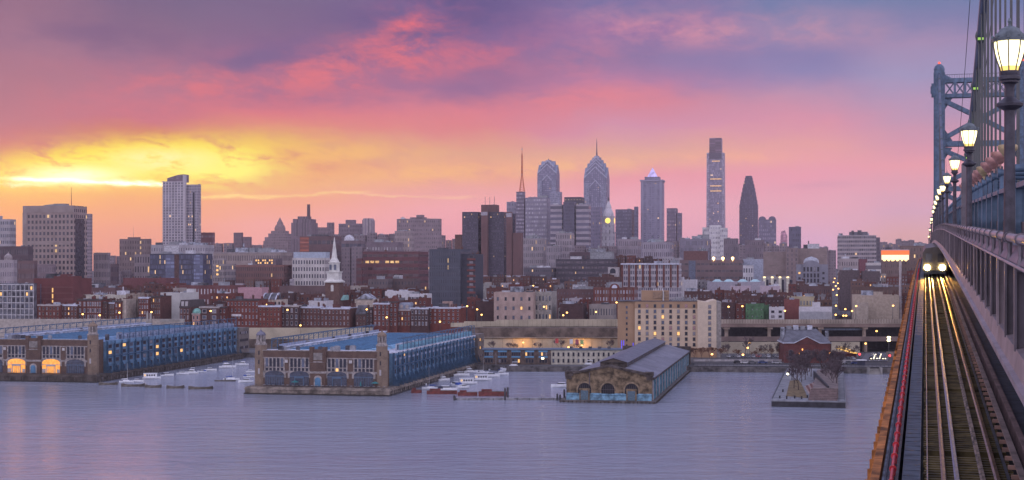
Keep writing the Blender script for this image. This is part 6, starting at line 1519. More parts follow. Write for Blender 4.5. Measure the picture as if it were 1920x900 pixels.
# ---- tallest glass tower
Yg = 3200
t = thing('skyscraper', 'tallest pale glass obelisk tower with a dark recessed crown and notched top', 'skyscraper', (PX(1345, Yg), Yg+22, zb), -TH)
gl1 = grid((.30, .26, .34), (.38, .33, .42), 2.6, 4.3, .7, .6, .004); gl2 = grid((.22, .19, .27), (.26, .23, .31), 2.6, 4.3, .7, .6, .02)
r = 18.4/F*Yg*.93; q = MB(); q.frust([(-r*1.02, -r), (r*1.02, -r), (r*1.02, r), (-r*1.02, r)], 0, [(-r*.95, -r*.95), (r*.95, -r*.95), (r*.95, r*.95), (-r*.95, r*.95)], PZ(286, Yg)-zb); q.build('glass_shaft', gl1, t)
q = MB(); a, b_ = r*.78, r*.66; q.frust([(-a, -r-1.2), (a, -r-1.2), (a, r), (-a, r)], 0, [(-b_, -r-1.2), (b_, -r-1.2), (b_, r*.9), (-b_, r*.9)], PZ(258.5, Yg)-zb); q.build('centre_spine', gl2, t)
q = MB(); q.box(-b_, b_, -r-1.9, -r-1.1, PZ(286, Yg)-zb, PZ(258.8, Yg)-zb); q.build('crown_screen', grid((.135, .085, .125), (.17, .11, .15), 60, 5, 1, .5, 0), t)
q = MB(); q.box(-a*.88, a*.88, -r-1.9, -r-1.1, PZ(298, Yg)-zb, PZ(286, Yg)-zb); q.build('dark_band', mat('dark_band_glass', (.11, .085, .125), .4), t)
for py, n in ((302, 6), (335.5, 9), (348.5, 9), (358, 9), (381, 1), (397, 1)):
    for i in range(n):
        xx = (-a*.7+i*a*1.4/8 if n > 6 else -a*.45+i*a*.9/5) if n > 1 else a*.3
        q = MB(); q.box(xx, xx+1.9, -r-2.4 if py < 299 else -r-1.7, -r-1.2, PZ(py+.7, Yg)-zb, PZ(py-.7, Yg)-zb); q.build('lit_window', gl_l, t)

# ---- stepped granite spire tower
t = tiers('dark violet stepped granite skyscraper tapering to a flat top', 'skyscraper', 1404, 3300, 0,
          [(384, 34), (376, 31.5), (369, 29), (361, 26.5), (353, 23.5), (346, 20.5), (340, 17.5), (334, 14.5), (330, 12)], grid((.095, .075, .125), (.16, .13, .19), 3.6, 4.1, .42, .5, .025), name='skyscraper')
# round-topped tower lobes
b = BD[(1422, 412)]; W, D_, h = BW(b)
for u in (.22, .78): q = MB(); q.xz(arch_poly(W*u, h, W*.4, 7, 5), 0, 14); q.build('arched_top', mat('lobe', (.15, .13, .20), .7), b)
# pink glass wedge
t = thing('glass_wedge', 'small slanted pink glass wedge tower on the right skyline', 'office tower', (PX(1458, 3300), 3300, zb), -TH)
w_ = 18/F*3300; q = MB(); q.xz([(0, 0), (w_, 0), (w_, PZ(436, 3300)-zb+-8), (w_*.75, PZ(432, 3300)-zb), (w_*.35, PZ(434, 3300)-zb)], 0, 20); q.build('glass_body', grid((.45, .20, .30), (.55, .28, .36), 6, 6, .8, .8, 0), t)
# banded right tower roof, grey courthouse, lit piers
for u0, u1, y in ((.3, .78, 434.5), (.36, .42, 432), (.52, .62, 431.5)): topbox((1571, 441), u0, u1, y, 1900, mat('dark_roof_plant', (.13, .12, .15), .8))
b = bld('grey right shoulder block beside the banded right tower', 1643, 1650, 446, 1910, ('g', (.13, .11, .14), (.07, .06, .09), 3, 14, .5, .5, 0), None, dep=20, units=0)
gh = bld('grey pedimented courthouse with a grid of tall dark windows and low dome', 1493, 1553, 497, 1480, mat('courthouse_grey', (.225, .225, .28), .8, var=.1, vscale=.1), (1, 1, .01, .01), dep=30, units=0, roof=snow2)
W, D_, h = BW(gh)
q = MB(); q.box(W*.2, W*.74, -1.4, 0, 0, h-.5); q.xz([(W*.17, h-.5), (W*.77, h-.5), (W*.64, h+3.5), (W*.47, h+4.6), (W*.3, h+3.5)], -1.5, 8); q.build('pedimented_centre', mat('courthouse_grey', (0,0,0)), gh)
for r_ in range(5):
    for c in range(5): window(gh, 'd', W*.2+W*.108*(c+.5), h-7.0-r_*5.2 if r_ else h-6.4, W*.066, 4.0 if r_ else 4.6, y=-1.42, light=.1, lit=.03)
for r_ in range(4):
    for u in (.1, .85): window(gh, 'd', W*u, h-9-r_*5.2, W*.075, 2.2, light=.1)
q = MB(); q.lathe([(8, h+2), (7.4, h+5), (5.5, h+6.8), (2, h+8), (.4, h+8.6)], 14, 0, (W*.47, 9)); q.build('low_dome', mat('dome_pale', (.36, .38, .44), .7), gh)
b = bld('low pale hall fronted by glowing white piers below the tan blocks', 1428, 1482, 520, 1300, mat('pier_hall', (.30, .28, .30), .8), None, dep=12, units=1, roof=snow2)
W, D_, h = BW(b)
for i in range(4):
    xx = W*(.1+i*.27); q = MB(); q.box(xx-1.2, xx+1.2, -.8, .05, 0, h-.3); q.build('white_pier', mat('white_pier', (.6, .58, .5), .7), b)
    q = MB(); q.box(xx+1.6, xx+3.4, -.3, .02, 0, h-2.0); q.build('dark_bay', gl_d, b)
    q = MB(); q.box(xx-1.0, xx+1.0, -1.5, -.7, h-.3, h+.5); q.build('uplight', mat('uplight_glow', (1, .8, .4), .4, emit=(1, .78, .34), es=2.6, var=0), b)
# roof lights of the long brown office
b = BD[(1275, 489)]; W, D_, h = BW(b)
for i, u in enumerate((.54, .69, .845)): q = MB(); q.lathe([(.3, h), (.3, h+1.2), (1.25, h+1.5), (1.25, h+3.2), (.3, h+3.6)], 8, 0, (W*u, -.5)); q.build('roof_light', mat('roof_floodlight', (1, .8, .4), .4, emit=(1, .62, .22), es=7, var=0), b)
q = MB(); q.box(W*.14, W*.25, -.3, .03, 0, h); q.build('glass_slot', gl_b, b)
# teal skylights
b = BD[(1326, 530)]; W, D_, h = BW(b)
for u in (.17, .37, .62, .84): q = MB(); q.frust([(W*u-5, 4), (W*u+5, 4), (W*u+5, 18), (W*u-5, 18)], h, [(W*u-1.5, 9), (W*u+1.5, 9), (W*u+1.5, 13), (W*u-1.5, 13)], h+2.6); q.build('teal_skylight', mat('teal_glass', (.34, .52, .56), .3, var=.1), b)
# brick piers and arched gable details
b = BD[(1165, 495)]; W, D_, h = BW(b)
for i in range(9): q = MB(); q.box(W*i/8.2, W*i/8.2+1.3, -.8, .03, h-18 if i else 0, h-.6); q.build('brick_pier', BRICK(0), b)
q = MB(); q.box(-.5, W+.5, -1.0, .2, h-.5, h+.5); q.build('white_cornice', snow_edge, b)
b = BD[(1113, 541)]; W, D_, h = BW(b)
q = MB(); q.xz(arch_poly(W*.52, h, W*.24, 3.4, 3.0), -.3, 1); q.build('arched_gable', BRICK(2), b)
q = MB(); q.xz(arch_poly(W*.52, h+.2, W*.14, 2.4, 2.2), -.4, -.2); q.build('arched_light', snow_edge, b)
for i in range(6): q = MB(); q.box(W*i/5.2, W*i/5.2+1.0, -.6, .03, 0, h+.6); q.build('brick_pier', BRICK(2), b)
t = thing('arched_dormer_building', 'small pale arched gable wall rising above brick houses left of the apartment house', 'building', (PX(1140, 1120), 1120, 8), -TH)
wq = 18/F*1120; hq = PZ(501, 1120)-8; q = MB(); q.box(0, wq, 0, 12, 0, hq); q.build('walls', mat('pale_gable', (.38, .35, .36), .8), t); q = MB(); q.xz(arch_poly(wq*.5, hq-4.6, wq*.6, 3.8, 2.2), -.15, .02); q.build('arched_window', gl_d, t)
b = bld('brick stepped block left of the small pale arched gable', 1103, 1160, 521, 1100, BRICK(3), (8, 3, .25, .3), dep=20, units=4, yb=545)

# ---- church with white steeple
Ys = 1050; zb = 6
c = thing('church', 'brick church with a tall white tiered steeple and pale green roof', 'church', (PX(627, Ys), Ys, zb), -TH)
def cz(py): return PZ(py, Ys)-zb
whitew = mat('white_steeple', (.62, .62, .60), .7, var=.12, vscale=.3)
q = MB(); wt = 29/F*Ys*.93; q.box(-wt/2, wt/2, -wt/2, wt/2, 0, cz(529)); q.build('brick_tower', BRICK(4), c)
q = MB(); s = wt/2
q.box(-s-.9, s+.9, -s-.9, s+.9, cz(529.5), cz(527)); q.frust([(-s-.3, -s-.3), (s+.3, -s-.3), (s+.3, s+.3), (-s-.3, s+.3)], cz(527), [(-s*.85, -s*.85), (s*.85, -s*.85), (s*.85, s*.85), (-s*.85, s*.85)], cz(524))
q.box(-s*.82, s*.82, -s*.82, s*.82, cz(524), cz(511)); q.box(-s*.92, s*.92, -s*.92, s*.92, cz(511), cz(509)); q.build('steeple_base', whitew, c)
q = MB(); q.prism(octo(0, 0, s*.74), cz(509), cz(493)); q.prism(octo(0, 0, s*.84), cz(493), cz(491)); q.lathe([(s*.66, cz(491)), (s*.6, cz(488)), (s*.44, cz(485)), (s*.42, cz(484))], 8); q.build('octagonal_stage', whitew, c)
for xx in (-s*.33, s*.33): q = MB(); q.box(xx-s*.16, xx+s*.16, -s*.78, -s*.66, cz(506), cz(496)); q.build('louvre', gl_b, c)
q = MB(); q.lathe([(s*.40, cz(484)), (s*.36, cz(480)), (s*.06, cz(447)), (.02, cz(444))], 8); q.build('spire', whitew, c)
for xx in (-s*.0,): q = MB(); q.xz(arch_poly(xx, cz(546), 2.0, 4.6, 1), -s-.1, -s+.02); q.build('arched_window', whitew, c)
q = MB(); q.xz(arch_poly(0, cz(546), 2.0, 4.6, 1), 0, .01); 
nave = MB(); nx0, nx1 = -15, -2; nave.box(nx0, nx1, 0, 26, 0, cz(560)); nave.build('nave', BRICK(4), c)
q = MB(); mx = (nx0+nx1)/2; zr = cz(551); ze = cz(560)
q.xz([(nx0-.5, ze), (nx1+.5, ze), (mx, zr)], -.5, .1); q.build('pediment', whitew, c)
q = MB(); q.yz([(-2, ze-1.0), (11, ze-1.0), (11, zr-1), (4, zr-1)], nx1, s+2); q.build('green_roof', mat('copper_green2', (.26, .50, .47), .7, var=.15), c)
b = bld('low white wall building with blue tarpaulin below the church', 578, 612, 566, 930, mat('white_wall', (0,0,0)), None, dep=14, units=2, roof=mat('blue_tarp', (.05, .12, .40), .6))
b = bld('cream gabled low hall with snow roof right of the church', 665, 700, 563, 950, mat('cream_render2', (0,0,0)), None, dep=16, units=1, roof=snow)
W, D_, h = BW(b); q = MB(); q.xz([(0, h), (W, h), (W/2, h+4)], 0, 14); q.build('gable', snow2, b)
b = bld('white-topped dark loft with long window strip left of the slate tower', 768, 800, 553, 960, mat('white_wall', (0,0,0)), (8, 1, .8, .6), dep=14, units=1, yb=566, fr='d')
b = bld('white roof pavilion block right of the church, above the houses', 722, 767, 548, 985, mat('white_wall', (0,0,0)), None, dep=14, units=3, roof=snow)

# ---------------------------------------------------------------- hotel
Yh2 = 782
tan_ = mat('hotel_tan', (.36, .235, .15), .85, var=.06, vscale=.2); crm = mat('hotel_cream', (.56, .44, .33), .85, var=.06, vscale=.2)
(ox, oy), _w = corner_R(1158, 1306, Yh2)
ht = thing('hotel', 'large cream and tan hotel block with rows of square windows, right of centre', 'hotel', (ox, oy, 3), -R(4))
ox_w = PX(1158, Yh2)
ht.location = (PX(1158, Yh2), Yh2, 3)
def hx(px): return (px-1158)/F*Yh2/math.cos(R(4))
def hzz(py): return PZ(py, Yh2)-3
q = MB(); q.box(0, hx(1190), 0, 22, -.3, hzz(565)); q.build('tan_wing', tan_, ht)
q = MB(); q.box(hx(1190)-.01, hx(1306), -1.2, 22, -.3, hzz(578)); q.build('cream_wall', crm, ht)
q = MB(); q.box(hx(1190)-.02, hx(1306)+.0, -1.0, 21.9, hzz(578), hzz(565)); q.build('tan_top_band', tan_, ht)
q = MB(); pts = [(hx(1306), 0-.3), (hx(1341), -.3), (hx(1341), hzz(562)), (hx(1338), hzz(562)), (hx(1331), hzz(563.5)), (hx(1325), hzz(566)), (hx(1316), hzz(565)), (hx(1306), hzz(562.5))]
q.xz(pts, -2.6, 22); q.build('cream_tower', mat('hotel_pale', (.58, .48, .38), .85, var=.06), ht)
q = MB(); q.box(hx(1341), hx(1350), -1.5, 22, -.3, hzz(565)); q.build('grey_side', mat('hotel_grey_side', (.30, .28, .27), .85), ht)
q = MB(); q.box(hx(1306)-.1, hx(1341)+.1, -2.8, -.5, -.3, hzz(651)); q.box(hx(1190), hx(1306), -1.4, 0, -.3, hzz(655)); q.build('tan_base', tan_, ht)
q = MB(); q.box(-.2, hx(1306), -1.2, 22, hzz(565), hzz(564)); q.build('roof', tar, ht)
q = MB(); q.box(hx(1203), hx(1254), 4, 14, hzz(565), hzz(545)); q.build('penthouse', tan_, ht)
q = MB(); q.box(hx(1224), hx(1254), 3.6, 4.1, hzz(560), hzz(547)); q.build('penthouse_recess', mat('hotel_tan_dark', (.28, .19, .13), .85), ht)
q = MB(); q.tube([(hx(1243.5), 3, hzz(565)), (hx(1243.5), 3, hzz(545))], .42, 10); q.build('silver_flue', mat('silver_flue', (.5, .5, .52), .3, .7), ht)
for i in range(5): q = MB(); q.tube([(hx(1226+i*4), 6, hzz(545)), (hx(1226+i*4), 6, hzz(541))], .3, 8); q.build('vent_pipe', white_unit, ht)
for i in range(12): q = MB(); xx = hx(1262+i*4); q.box(xx-.4, xx+.4, 5, 7, hzz(564), hzz(564)+1.2+.4*(i % 3)); q.build('rooftop_unit', grey_unit, ht)
random.seed(8)
for r_ in range(10):
    py = 573.5+r_*10.35 + (0 if r_ == 0 else -.4)
    for c_ in range(8):
        px = 1198.5+c_*14.5
        me = WIN['t'][random.choices([0, 1, 2, 3, 4], [.38, .34, .14, .05, .09])[0]]
        if r_ < 9: window(ht, 't', hx(px), hzz(py+3.6), 1.55, 2.0, y=-1.02 if r_ == 0 else -1.22, me=me)
    if r_ < 9: window(ht, 't', hx(1328.5), hzz(py+4.6), 1.7, 2.0, y=-2.62, me=WIN['t'][1 if r_ % 3 else 2])
    if r_ < 8: window(ht, 't', hx(1175), hzz(py+4.6), .95, 1.3, y=-.02, me=WIN['d'][1 if r_ < 3 else 0])
for px, hh in ((1165.5, 8), (1169.5, 8), (1187, 6)):
    q = MB(); q.box(hx(px)-.18, hx(px)+.18, -.25 if px < 1185 else -.3, -.03, hzz(656), hzz(656)+hh*.62); q.build('blue_wall_light', mat('blue_wall_glow', (.1, .1, .8), .4, emit=(.12, .10, 1.0), es=.75, var=0), ht)

# ---------------------------------------------------------------- rows of small old-city buildings between the landmarks
wcol = [('red brick', BRICK(0)), ('brown brick', BRICK(1)), ('dark brown brick', BRICK(3)), ('blackish brick', BRICK(5)), ('rosy brick', BRICK(4)), ('cream', mat('infill_cream', (.34, .30, .28), .85, var=.12)), ('grey', mat('infill_grey', (.20, .19, .21), .85, var=.15)), ('pale lilac', mat('infill_lilac', (.36, .33, .37), .85, var=.1))]
rcol = [('white snowy', snow), ('patchy snowy', snow2), ('black tar', tar)]
rows_ = [ # Y, px0, px1, yt0, yt1, place phrase, widths
 (948, 345, 600, 566, 573, 'just behind the long red terrace', (12, 22)), (945, 700, 800, 560, 568, 'behind the pointed-gable house', (12, 22)),
 (930, 142, 236, 559, 567, 'behind the far-left house row', (11, 18)),
 (1025, 235, 335, 541, 550, 'above the low tan stone house', (12, 24)), (1010, 495, 600, 549, 558, 'behind the cream attic houses', (12, 24)), (1075, 640, 800, 540, 550, 'right of the church nave', (11, 22)),
 (1160, 70, 330, 532, 543, 'at the foot of the beige office block', (14, 26)), (1190, 640, 700, 533, 540, 'between church tower and brown tenement', (14, 20)), (1170, 876, 1110, 528, 541, 'below the twin slab towers', (14, 26)),
 (1290, 880, 1050, 518, 530, 'at the base of the dim office block', (16, 30)), (960, 876, 926, 560, 572, 'beside the dark slate tower foot', (11, 18)),
 (930, 1046, 1158, 574, 584, 'between peach block and hotel', (12, 22)), (985, 1046, 1110, 560, 568, 'above the dark shed with white plant', (12, 22)),
 (1000, 1335, 1470, 556, 566, 'behind the moss green house', (11, 20)), (1060, 1305, 1475, 545, 554, 'below the lilac sheds', (12, 22)), (990, 1470, 1560, 563, 570, 'behind the stepped white building', (14, 24)),
 (1090, 1472, 1560, 550, 558, 'below the long dark red range', (12, 22)), (1250, 1478, 1558, 527, 535, 'in front of the grey courthouse', (14, 24)), (1240, 1275, 1335, 524, 534, 'above the white studio building', (12, 20)),
 (960, 1600, 1735, 551, 559, 'behind the cream depot', (12, 24)), (1200, 1596, 1735, 524, 536, 'above the long brown house row', (14, 26)), (1350, 1572, 1735, 508, 520, 'below the white parking structure', (16, 28)),
 (1700, 206, 285, 505, 515, 'under the lit brown hotel', (16, 26)), (1240, 400, 550, 524, 533, 'under the bold cornice warehouse', (14, 24)), (1600, 640, 690, 462, 470, 'beside the strip-window slab', (14, 24)),
 (2100, 625, 760, 436, 446, 'on the skyline right of the chimney block', (14, 26)), (2300, 700, 745, 442, 448, 'on the skyline left of the apartment palace', (10, 20)), (2100, 826, 866, 440, 452, 'before the twin slab towers', (10, 16)),
 (2400, 1240, 1330, 446, 456, 'between pyramid tower and tallest tower', (12, 22)), (2300, 1380, 1480, 455, 464, 'on the skyline under the stepped spire tower', (12, 22)), (2300, 1462, 1572, 462, 470, 'on the skyline right of the pink wedge', (12, 22)),
 (2500, 1650, 1740, 448, 458, 'on the skyline beside the bridge', (10, 20)), (2200, 175, 305, 470, 482, 'along the skyline before the white tower', (14, 26)), (2300, 376, 520, 452, 462, 'on the low skyline right of the white tower', (14, 26)),
 (1500, 1155, 1280, 478, 488, 'behind the white-banded apartment house', (14, 26)), (2000, 1077, 1160, 458, 466, 'behind the wide black offices', (14, 24)),
]
random.seed(77)
for (Y, p0, p1, y0, y1, phrase, (w0, w1)) in rows_:
    px = p0; i = 0
    while px < p1-4:
        rs = random.getstate()
        w_ = min(random.uniform(w0, w1), p1-px); yt = random.uniform(y0, y1); ci = random.choices(range(8), [4, 4, 4, 3, 2, 1.6, 2, 1.4])[0]; ri = random.choice([0, 0, 1, 1, 2]); nu = random.choice([0, 1, 2, 3]); far = Y > 1500
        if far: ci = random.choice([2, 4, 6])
        nc = max(2, int(w_/F*Y/2.6)); sd = random.randrange(10**6); st2 = random.getstate()
        lab = '%s-roofed %s building, %s from left %s' % (rcol[ri][0].split()[-1], wcol[ci][0], ORD(i), phrase)
        Yi = Y+random.uniform(-6, 6)
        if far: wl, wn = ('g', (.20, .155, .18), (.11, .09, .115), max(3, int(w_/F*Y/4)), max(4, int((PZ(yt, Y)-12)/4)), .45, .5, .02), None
        else: wl, wn = wcol[ci][1], (nc, 2, .34, .5)
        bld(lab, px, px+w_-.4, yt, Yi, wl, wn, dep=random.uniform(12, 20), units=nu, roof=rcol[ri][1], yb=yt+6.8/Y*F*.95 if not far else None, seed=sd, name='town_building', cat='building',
            group='small town buildings', fr=random.choice('wdt'), light=.35, lit=.05, parapet=.5)
        random.setstate(st2); px += w_; i += 1

# ================================================================== ELEVATED ROAD, WALLS, QUAY
def seg(q, px0, Y0, px1, Y1, zb, zt, th, mi=0):
    a, b_ = (PX(px0, Y0), Y0), (PX(px1, Y1), Y1)
    q.prism([(a[0], a[1]), (b_[0], b_[1]), (b_[0], b_[1]+th), (a[0], a[1]+th)], zb, zt, mi)
creamw = mat('cream_concrete', (.44, .39, .30), .85, var=.14, vscale=.1)
brownw = mat('stained_brown_wall', (.15, .115, .10), .9, var=.35, vscale=.2)
# upper noise wall (centre)
t = thing('retaining_wall', 'long cream concrete noise wall above a brown road wall, left of the hotel', 'wall', (0, 0, 0))
q = MB()
pts = [(845, 606.5), (870, 604), (930, 601), (985, 599), (1010, 598), (1060, 598.5), (1159, 598.5)]
for (a, ya), (b_, yb_) in zip(pts[:-1], pts[1:]): seg(q, a, 838, b_, 838, PZ(613, 838), PZ((ya+yb_)/2, 838), .6)
q.build('cream_panels', creamw, t)
q = MB(); seg(q, 905, 838, 1159, 838, PZ(614, 838), PZ(612, 838), 1); q.build('coping', mat('rosy_coping', (.33, .24, .21), .8), t)
q = MB()
for i in range(36): seg(q, 850+i*8.7, 837.9, 850.3+i*8.7, 837.9, PZ(612.5, 838), PZ(599.8, 838), .1)
tag(q.build('panel_joints', brownw, t), kind='stuff')
q = MB(); seg(q, 870, 826, 1159, 826, PZ(633, 826), PZ(614.5, 826), 11); tag(q.build('embankment', brownw), kind='structure')
t = thing('retaining_wall', 'lower cream retaining wall behind the low waterfront row', 'wall', (0, 0, 0))
q = MB(); seg(q, 900, 815, 1161, 815, 1, PZ(634, 815), 11); q.build('cream_face', creamw, t)
q = MB(); seg(q, 900, 814.4, 1161, 814.4, PZ(634.6, 815), PZ(632.8, 815), .6); q.build('coping', brownw, t)
q = MB()
for i in range(14): seg(q, 905+i*18.6, 814.9, 905.35+i*18.6, 814.9, 1, PZ(635, 815), .1)
tag(q.build('panel_joints', brownw, t), kind='stuff')
# left walls seen over the piers
t = thing('retaining_wall', 'cream concrete wall of the elevated road behind the roof frame of the centre pier', 'wall', (0, 0, 0))
q = MB(); seg(q, 455, 868, 700, 868, 1, PZ(614.5, 868), 1); q.build('cream_face', creamw, t)
t = thing('retaining_wall', 'pale concrete wall behind the roof frame of the left pier', 'wall', (0, 0, 0))
q = MB(); seg(q, -60, 872, 345, 872, 1, PZ(598, 872), 1); q.build('cream_face', mat('pale_concrete', (.40, .36, .33), .85, var=.15), t)
q = MB(); seg(q, 450, 864, 700, 864, 1, PZ(636, 864), 4); q.build('rough_wall', brownw, t)
q = MB(); seg(q, 300, 862, 345, 862, PZ(603, 862), PZ(598.5, 862), 2.5); q.box(PX(276, 858)-.5, PX(276, 858)+.5, 858, 859, 2, PZ(586, 858)); q.box(PX(282, 858)-.5, PX(282, 858)+.5, 858, 859, 2, PZ(587, 858)); q.build('ramp_parapet', concrete, t)
# right-hand double-deck viaduct on piers
Yv = 832
vd = thing('viaduct', 'double-deck elevated road on round piers running from the hotel to the bridge', 'viaduct', (0, 0, 0))
q = MB(); seg(q, 1350, Yv, 1900, Yv, PZ(607, Yv), PZ(598.8, Yv), .5); q.build('upper_parapet', mat('viaduct_cream', (.40, .34, .29), .85, var=.2, vscale=.1), vd)
q = MB(); seg(q, 1350, Yv+.2, 1900, Yv+.2, PZ(613.5, Yv), PZ(607.1, Yv), 16); q.build('upper_girder', mat('rosy_girder', (.26, .19, .17), .8, var=.2, vscale=.1), vd)
q = MB()
for i in range(70): seg(q, 1352+i*5, Yv-.1, 1352.5+i*5, Yv-.1, PZ(606, Yv), PZ(598, Yv), .08)
tag(q.build('parapet_posts', brownw, vd), kind='stuff')
q = MB(); seg(q, 1350, Yv-9, 1900, Yv-9, PZ(640, Yv-9), PZ(631, Yv-9), .5); q.build('lower_parapet', mat('rosy_parapet', (.24, .18, .17), .85, var=.2, vscale=.1), vd)
q = MB(); seg(q, 1350, Yv-8.4, 1900, Yv-8.4, PZ(638, Yv), PZ(634, Yv), 24); q.build('lower_deck', asphalt, vd)
q = MB(); seg(q, 1350, Yv+18, 1900, Yv+18, 1, PZ(612, Yv+18), 2); q.build('shadow_rear_wall', mat('under_deck_shadow', (.06, .055, .07), .9, var=.2), vd)  # dark sheet: the shadow under the upper deck is put into its colour
q = MB(); seg(q, 1470, Yv+6, 1620, Yv+6, PZ(620, Yv), PZ(616.5, Yv), .4); q.build('pale_barrier', bluepale, vd)
pm = mat('round_pier', (.42, .33, .28), .8, var=.15)
for px in (1362, 1442, 1537, 1620, 1702):
    q = MB(); X = PX(px, Yv+4); q.tube([(X, Yv+4, 1), (X, Yv+4, PZ(617, Yv+4))], 1.05, 12); q.box(X-1.5, X+1.5, Yv+1, Yv+10, PZ(617, Yv+4), PZ(612.5, Yv+4)); q.build('round_pier', pm, vd)
for px in (1623, 1684): q = MB(); X = PX(px, Yv-5); q.tube([(X, Yv-5, 1), (X, Yv-5, PZ(641, Yv-5))], .9, 12); q.build('lower_pier', pm, vd)
t = thing('retaining_wall', 'lower cream retaining wall between the hotel and the brick theatre', 'wall', (0, 0, 0))
q = MB(); seg(q, 1350, 812, 1475, 812, 1, PZ(641.5, 812), 2); seg(q, 1560, 812, 1612, 812, 1, PZ(641.5, 812), 2); q.build('cream_face', creamw, t)
t = thing('retaining_wall', 'tan abutment wall right of the queue of cars', 'wall', (0, 0, 0))
q = MB(); seg(q, 1664, 770, 1730, 770, 1, PZ(660, 770), 3); q.build('tan_face', mat('tan_abutment', (.26, .20, .18), .85, var=.2), t)
# quay road and walkway
q = MB(); q.face([(PX(1300, 722), 716, 2.9), (PX(1760, 705), 706, 2.9), (PX(1760, 705), 736, 3.02), (PX(1300, 722), 740, 3.02)]); tag(q.build('quay_road', asphalt), kind='structure')
q = MB(); q.face([(PX(1300, 712), 711.5, 2.95), (PX(1760, 698), 700, 2.95), (PX(1760, 705), 705.5, 2.98), (PX(1300, 720), 715.5, 2.98)]); tag(q.build('quay_pavement', mat('quay_paving', (.24, .23, .24), .85, var=.2)), kind='structure')
q = MB(); seg(q, 1300, 741, 1472, 741, 3, 4.0, .4); seg(q, 1562, 738, 1612, 738, 3, 4.0, .4)
tag(q.build('kerb_wall', mat('pale_kerb', (.40, .38, .40), .8, var=.2)), kind='structure')
q = MB(); q.face([(PX(1612, 742), 742, 3.03), (PX(1665, 742), 742, 3.03), (PX(1668, 812), 812, 3.06), (PX(1624, 812), 812, 3.06)]); tag(q.build('side_street', mat('worn_asphalt', (.12, .12, .14), .7, var=.15)), kind='structure')
q = MB()
for u in (.34, .67):
    q.face([(PX(1612+53*u-.5, 744), 744, 3.05), (PX(1612+53*u+.5, 744), 744, 3.05), (PX(1624+44*u+.4, 810), 810, 3.08), (PX(1624+44*u-.4, 810), 810, 3.08)])
tag(q.build('lane_markings', mat('road_paint', (.6, .6, .6), .7)), kind='structure')
t = thing('quay_steps', 'small concrete landing steps cut into the quay below the queue of cars', 'steps', (PX(1636, 700), 697, 0))
q = MB()
for i in range(5): q.box(-2.6, 2.6, -i*.5-.5, -i*.5, -1, 2.4-i*.5)
q.box(-3.2, -2.6, -3, 1, -1, 3.1); q.box(2.6, 3.2, -3, 1, -1, 3.1); q.build('steps', concrete, t)
q = MB(); n = 60
for i in range(n):
    X = PX(1300, 712)+i*(PX(1760, 699)-PX(1300, 712))/n; Yq = 711.7-i*12/n; q.box(X-.05, X+.05, Yq-.05, Yq+.05, 2.95, 4.0)
for zz in (3.5, 4.0): q.bar((PX(1300, 712), 711.7, zz), (PX(1760, 699), 699.7, zz), .06)
rl = q.build('quay_railing', steel_d); tag(rl, 'thin dark railing along the quay edge right of the old shed', 'railing')
# sign on a tall pole
t = thing('pole_sign', 'broad lit sign box with red top band on a tall pale pole beside the bridge', 'sign', (PX(1688, 900), 900, 3))
z0 = PZ(487, 900)-3; z1 = PZ(468, 900)-3; xL, xR = PX(1654, 900)-PX(1688, 900), PX(1703, 900)-PX(1688, 900)
q = MB(); q.tube([(0, 0, 0), (0, 0, z0+.2)], .8, 12); q.build('pole', mat('pale_pole', (.42, .38, .40), .6), t)
q = MB(); q.box(xL, xR, -1.5, 1.5, z0, z1-3.2); q.build('lit_panel', mat('lit_sign_cream', (1, .9, .6), .5, emit=(1, .78, .42), es=1.0, var=.1, vscale=.5), t)
q = MB(); q.box(xL-.2, xR+.2, -1.6, 1.6, z1-3.2, z1-.5); q.build('red_band', mat('sign_red_band', (.7, .15, .05), .5, emit=(1, .20, .05), es=.75, var=0), t)
q = MB(); q.box(xL-.3, xR+.3, -1.7, 1.7, z1-.5, z1); q.build('top_edge', mat('sign_edge', (.5, .4, .4), .5), t)
for i in range(6): q = MB(); q.lathe([(.3, z0-.9), (.9, z0-.5), (.7, z0)], 8, 0, (xL+1.4+i*(xR-xL-2.8)/5, 0)); q.build('downlight', mat('downlight_glow', (1, .8, .4), .5, emit=(1, .72, .3), es=1.6, var=0), t)
# lit garland canopy
q = MB(); pts = [(1568, 653), (1576, 654.5), (1584, 657), (1592, 659.5), (1600, 661.5), (1607, 662)]
q.tube([(PX(a, 765), 765, PZ(b_, 765)) for a, b_ in pts], .35, 8); q.tube([(PX(a+4, 767), 767, PZ(b_-3, 767)) for a, b_ in pts[:4]], .2, 6)
gl_ = q.build('light_garland', mat('garland_glow', (1, .6, .2), .5, emit=(1, .52, .10), es=1.1, var=.5, vscale=1)); tag(gl_, 'curving golden string of lights right of the brick theatre', 'lights')
q = MB(); q.box(PX(1568, 768), PX(1606, 768), 768, 780, 3, PZ(664, 768)); q.box(PX(1567, 768), PX(1607, 768), 767, 781, PZ(664, 768), PZ(662, 768))
tag(q.build('market_shed', mat('maroon_shed', (.13, .04, .045), .85)), 'low maroon market shed under the golden string of lights', 'shed')

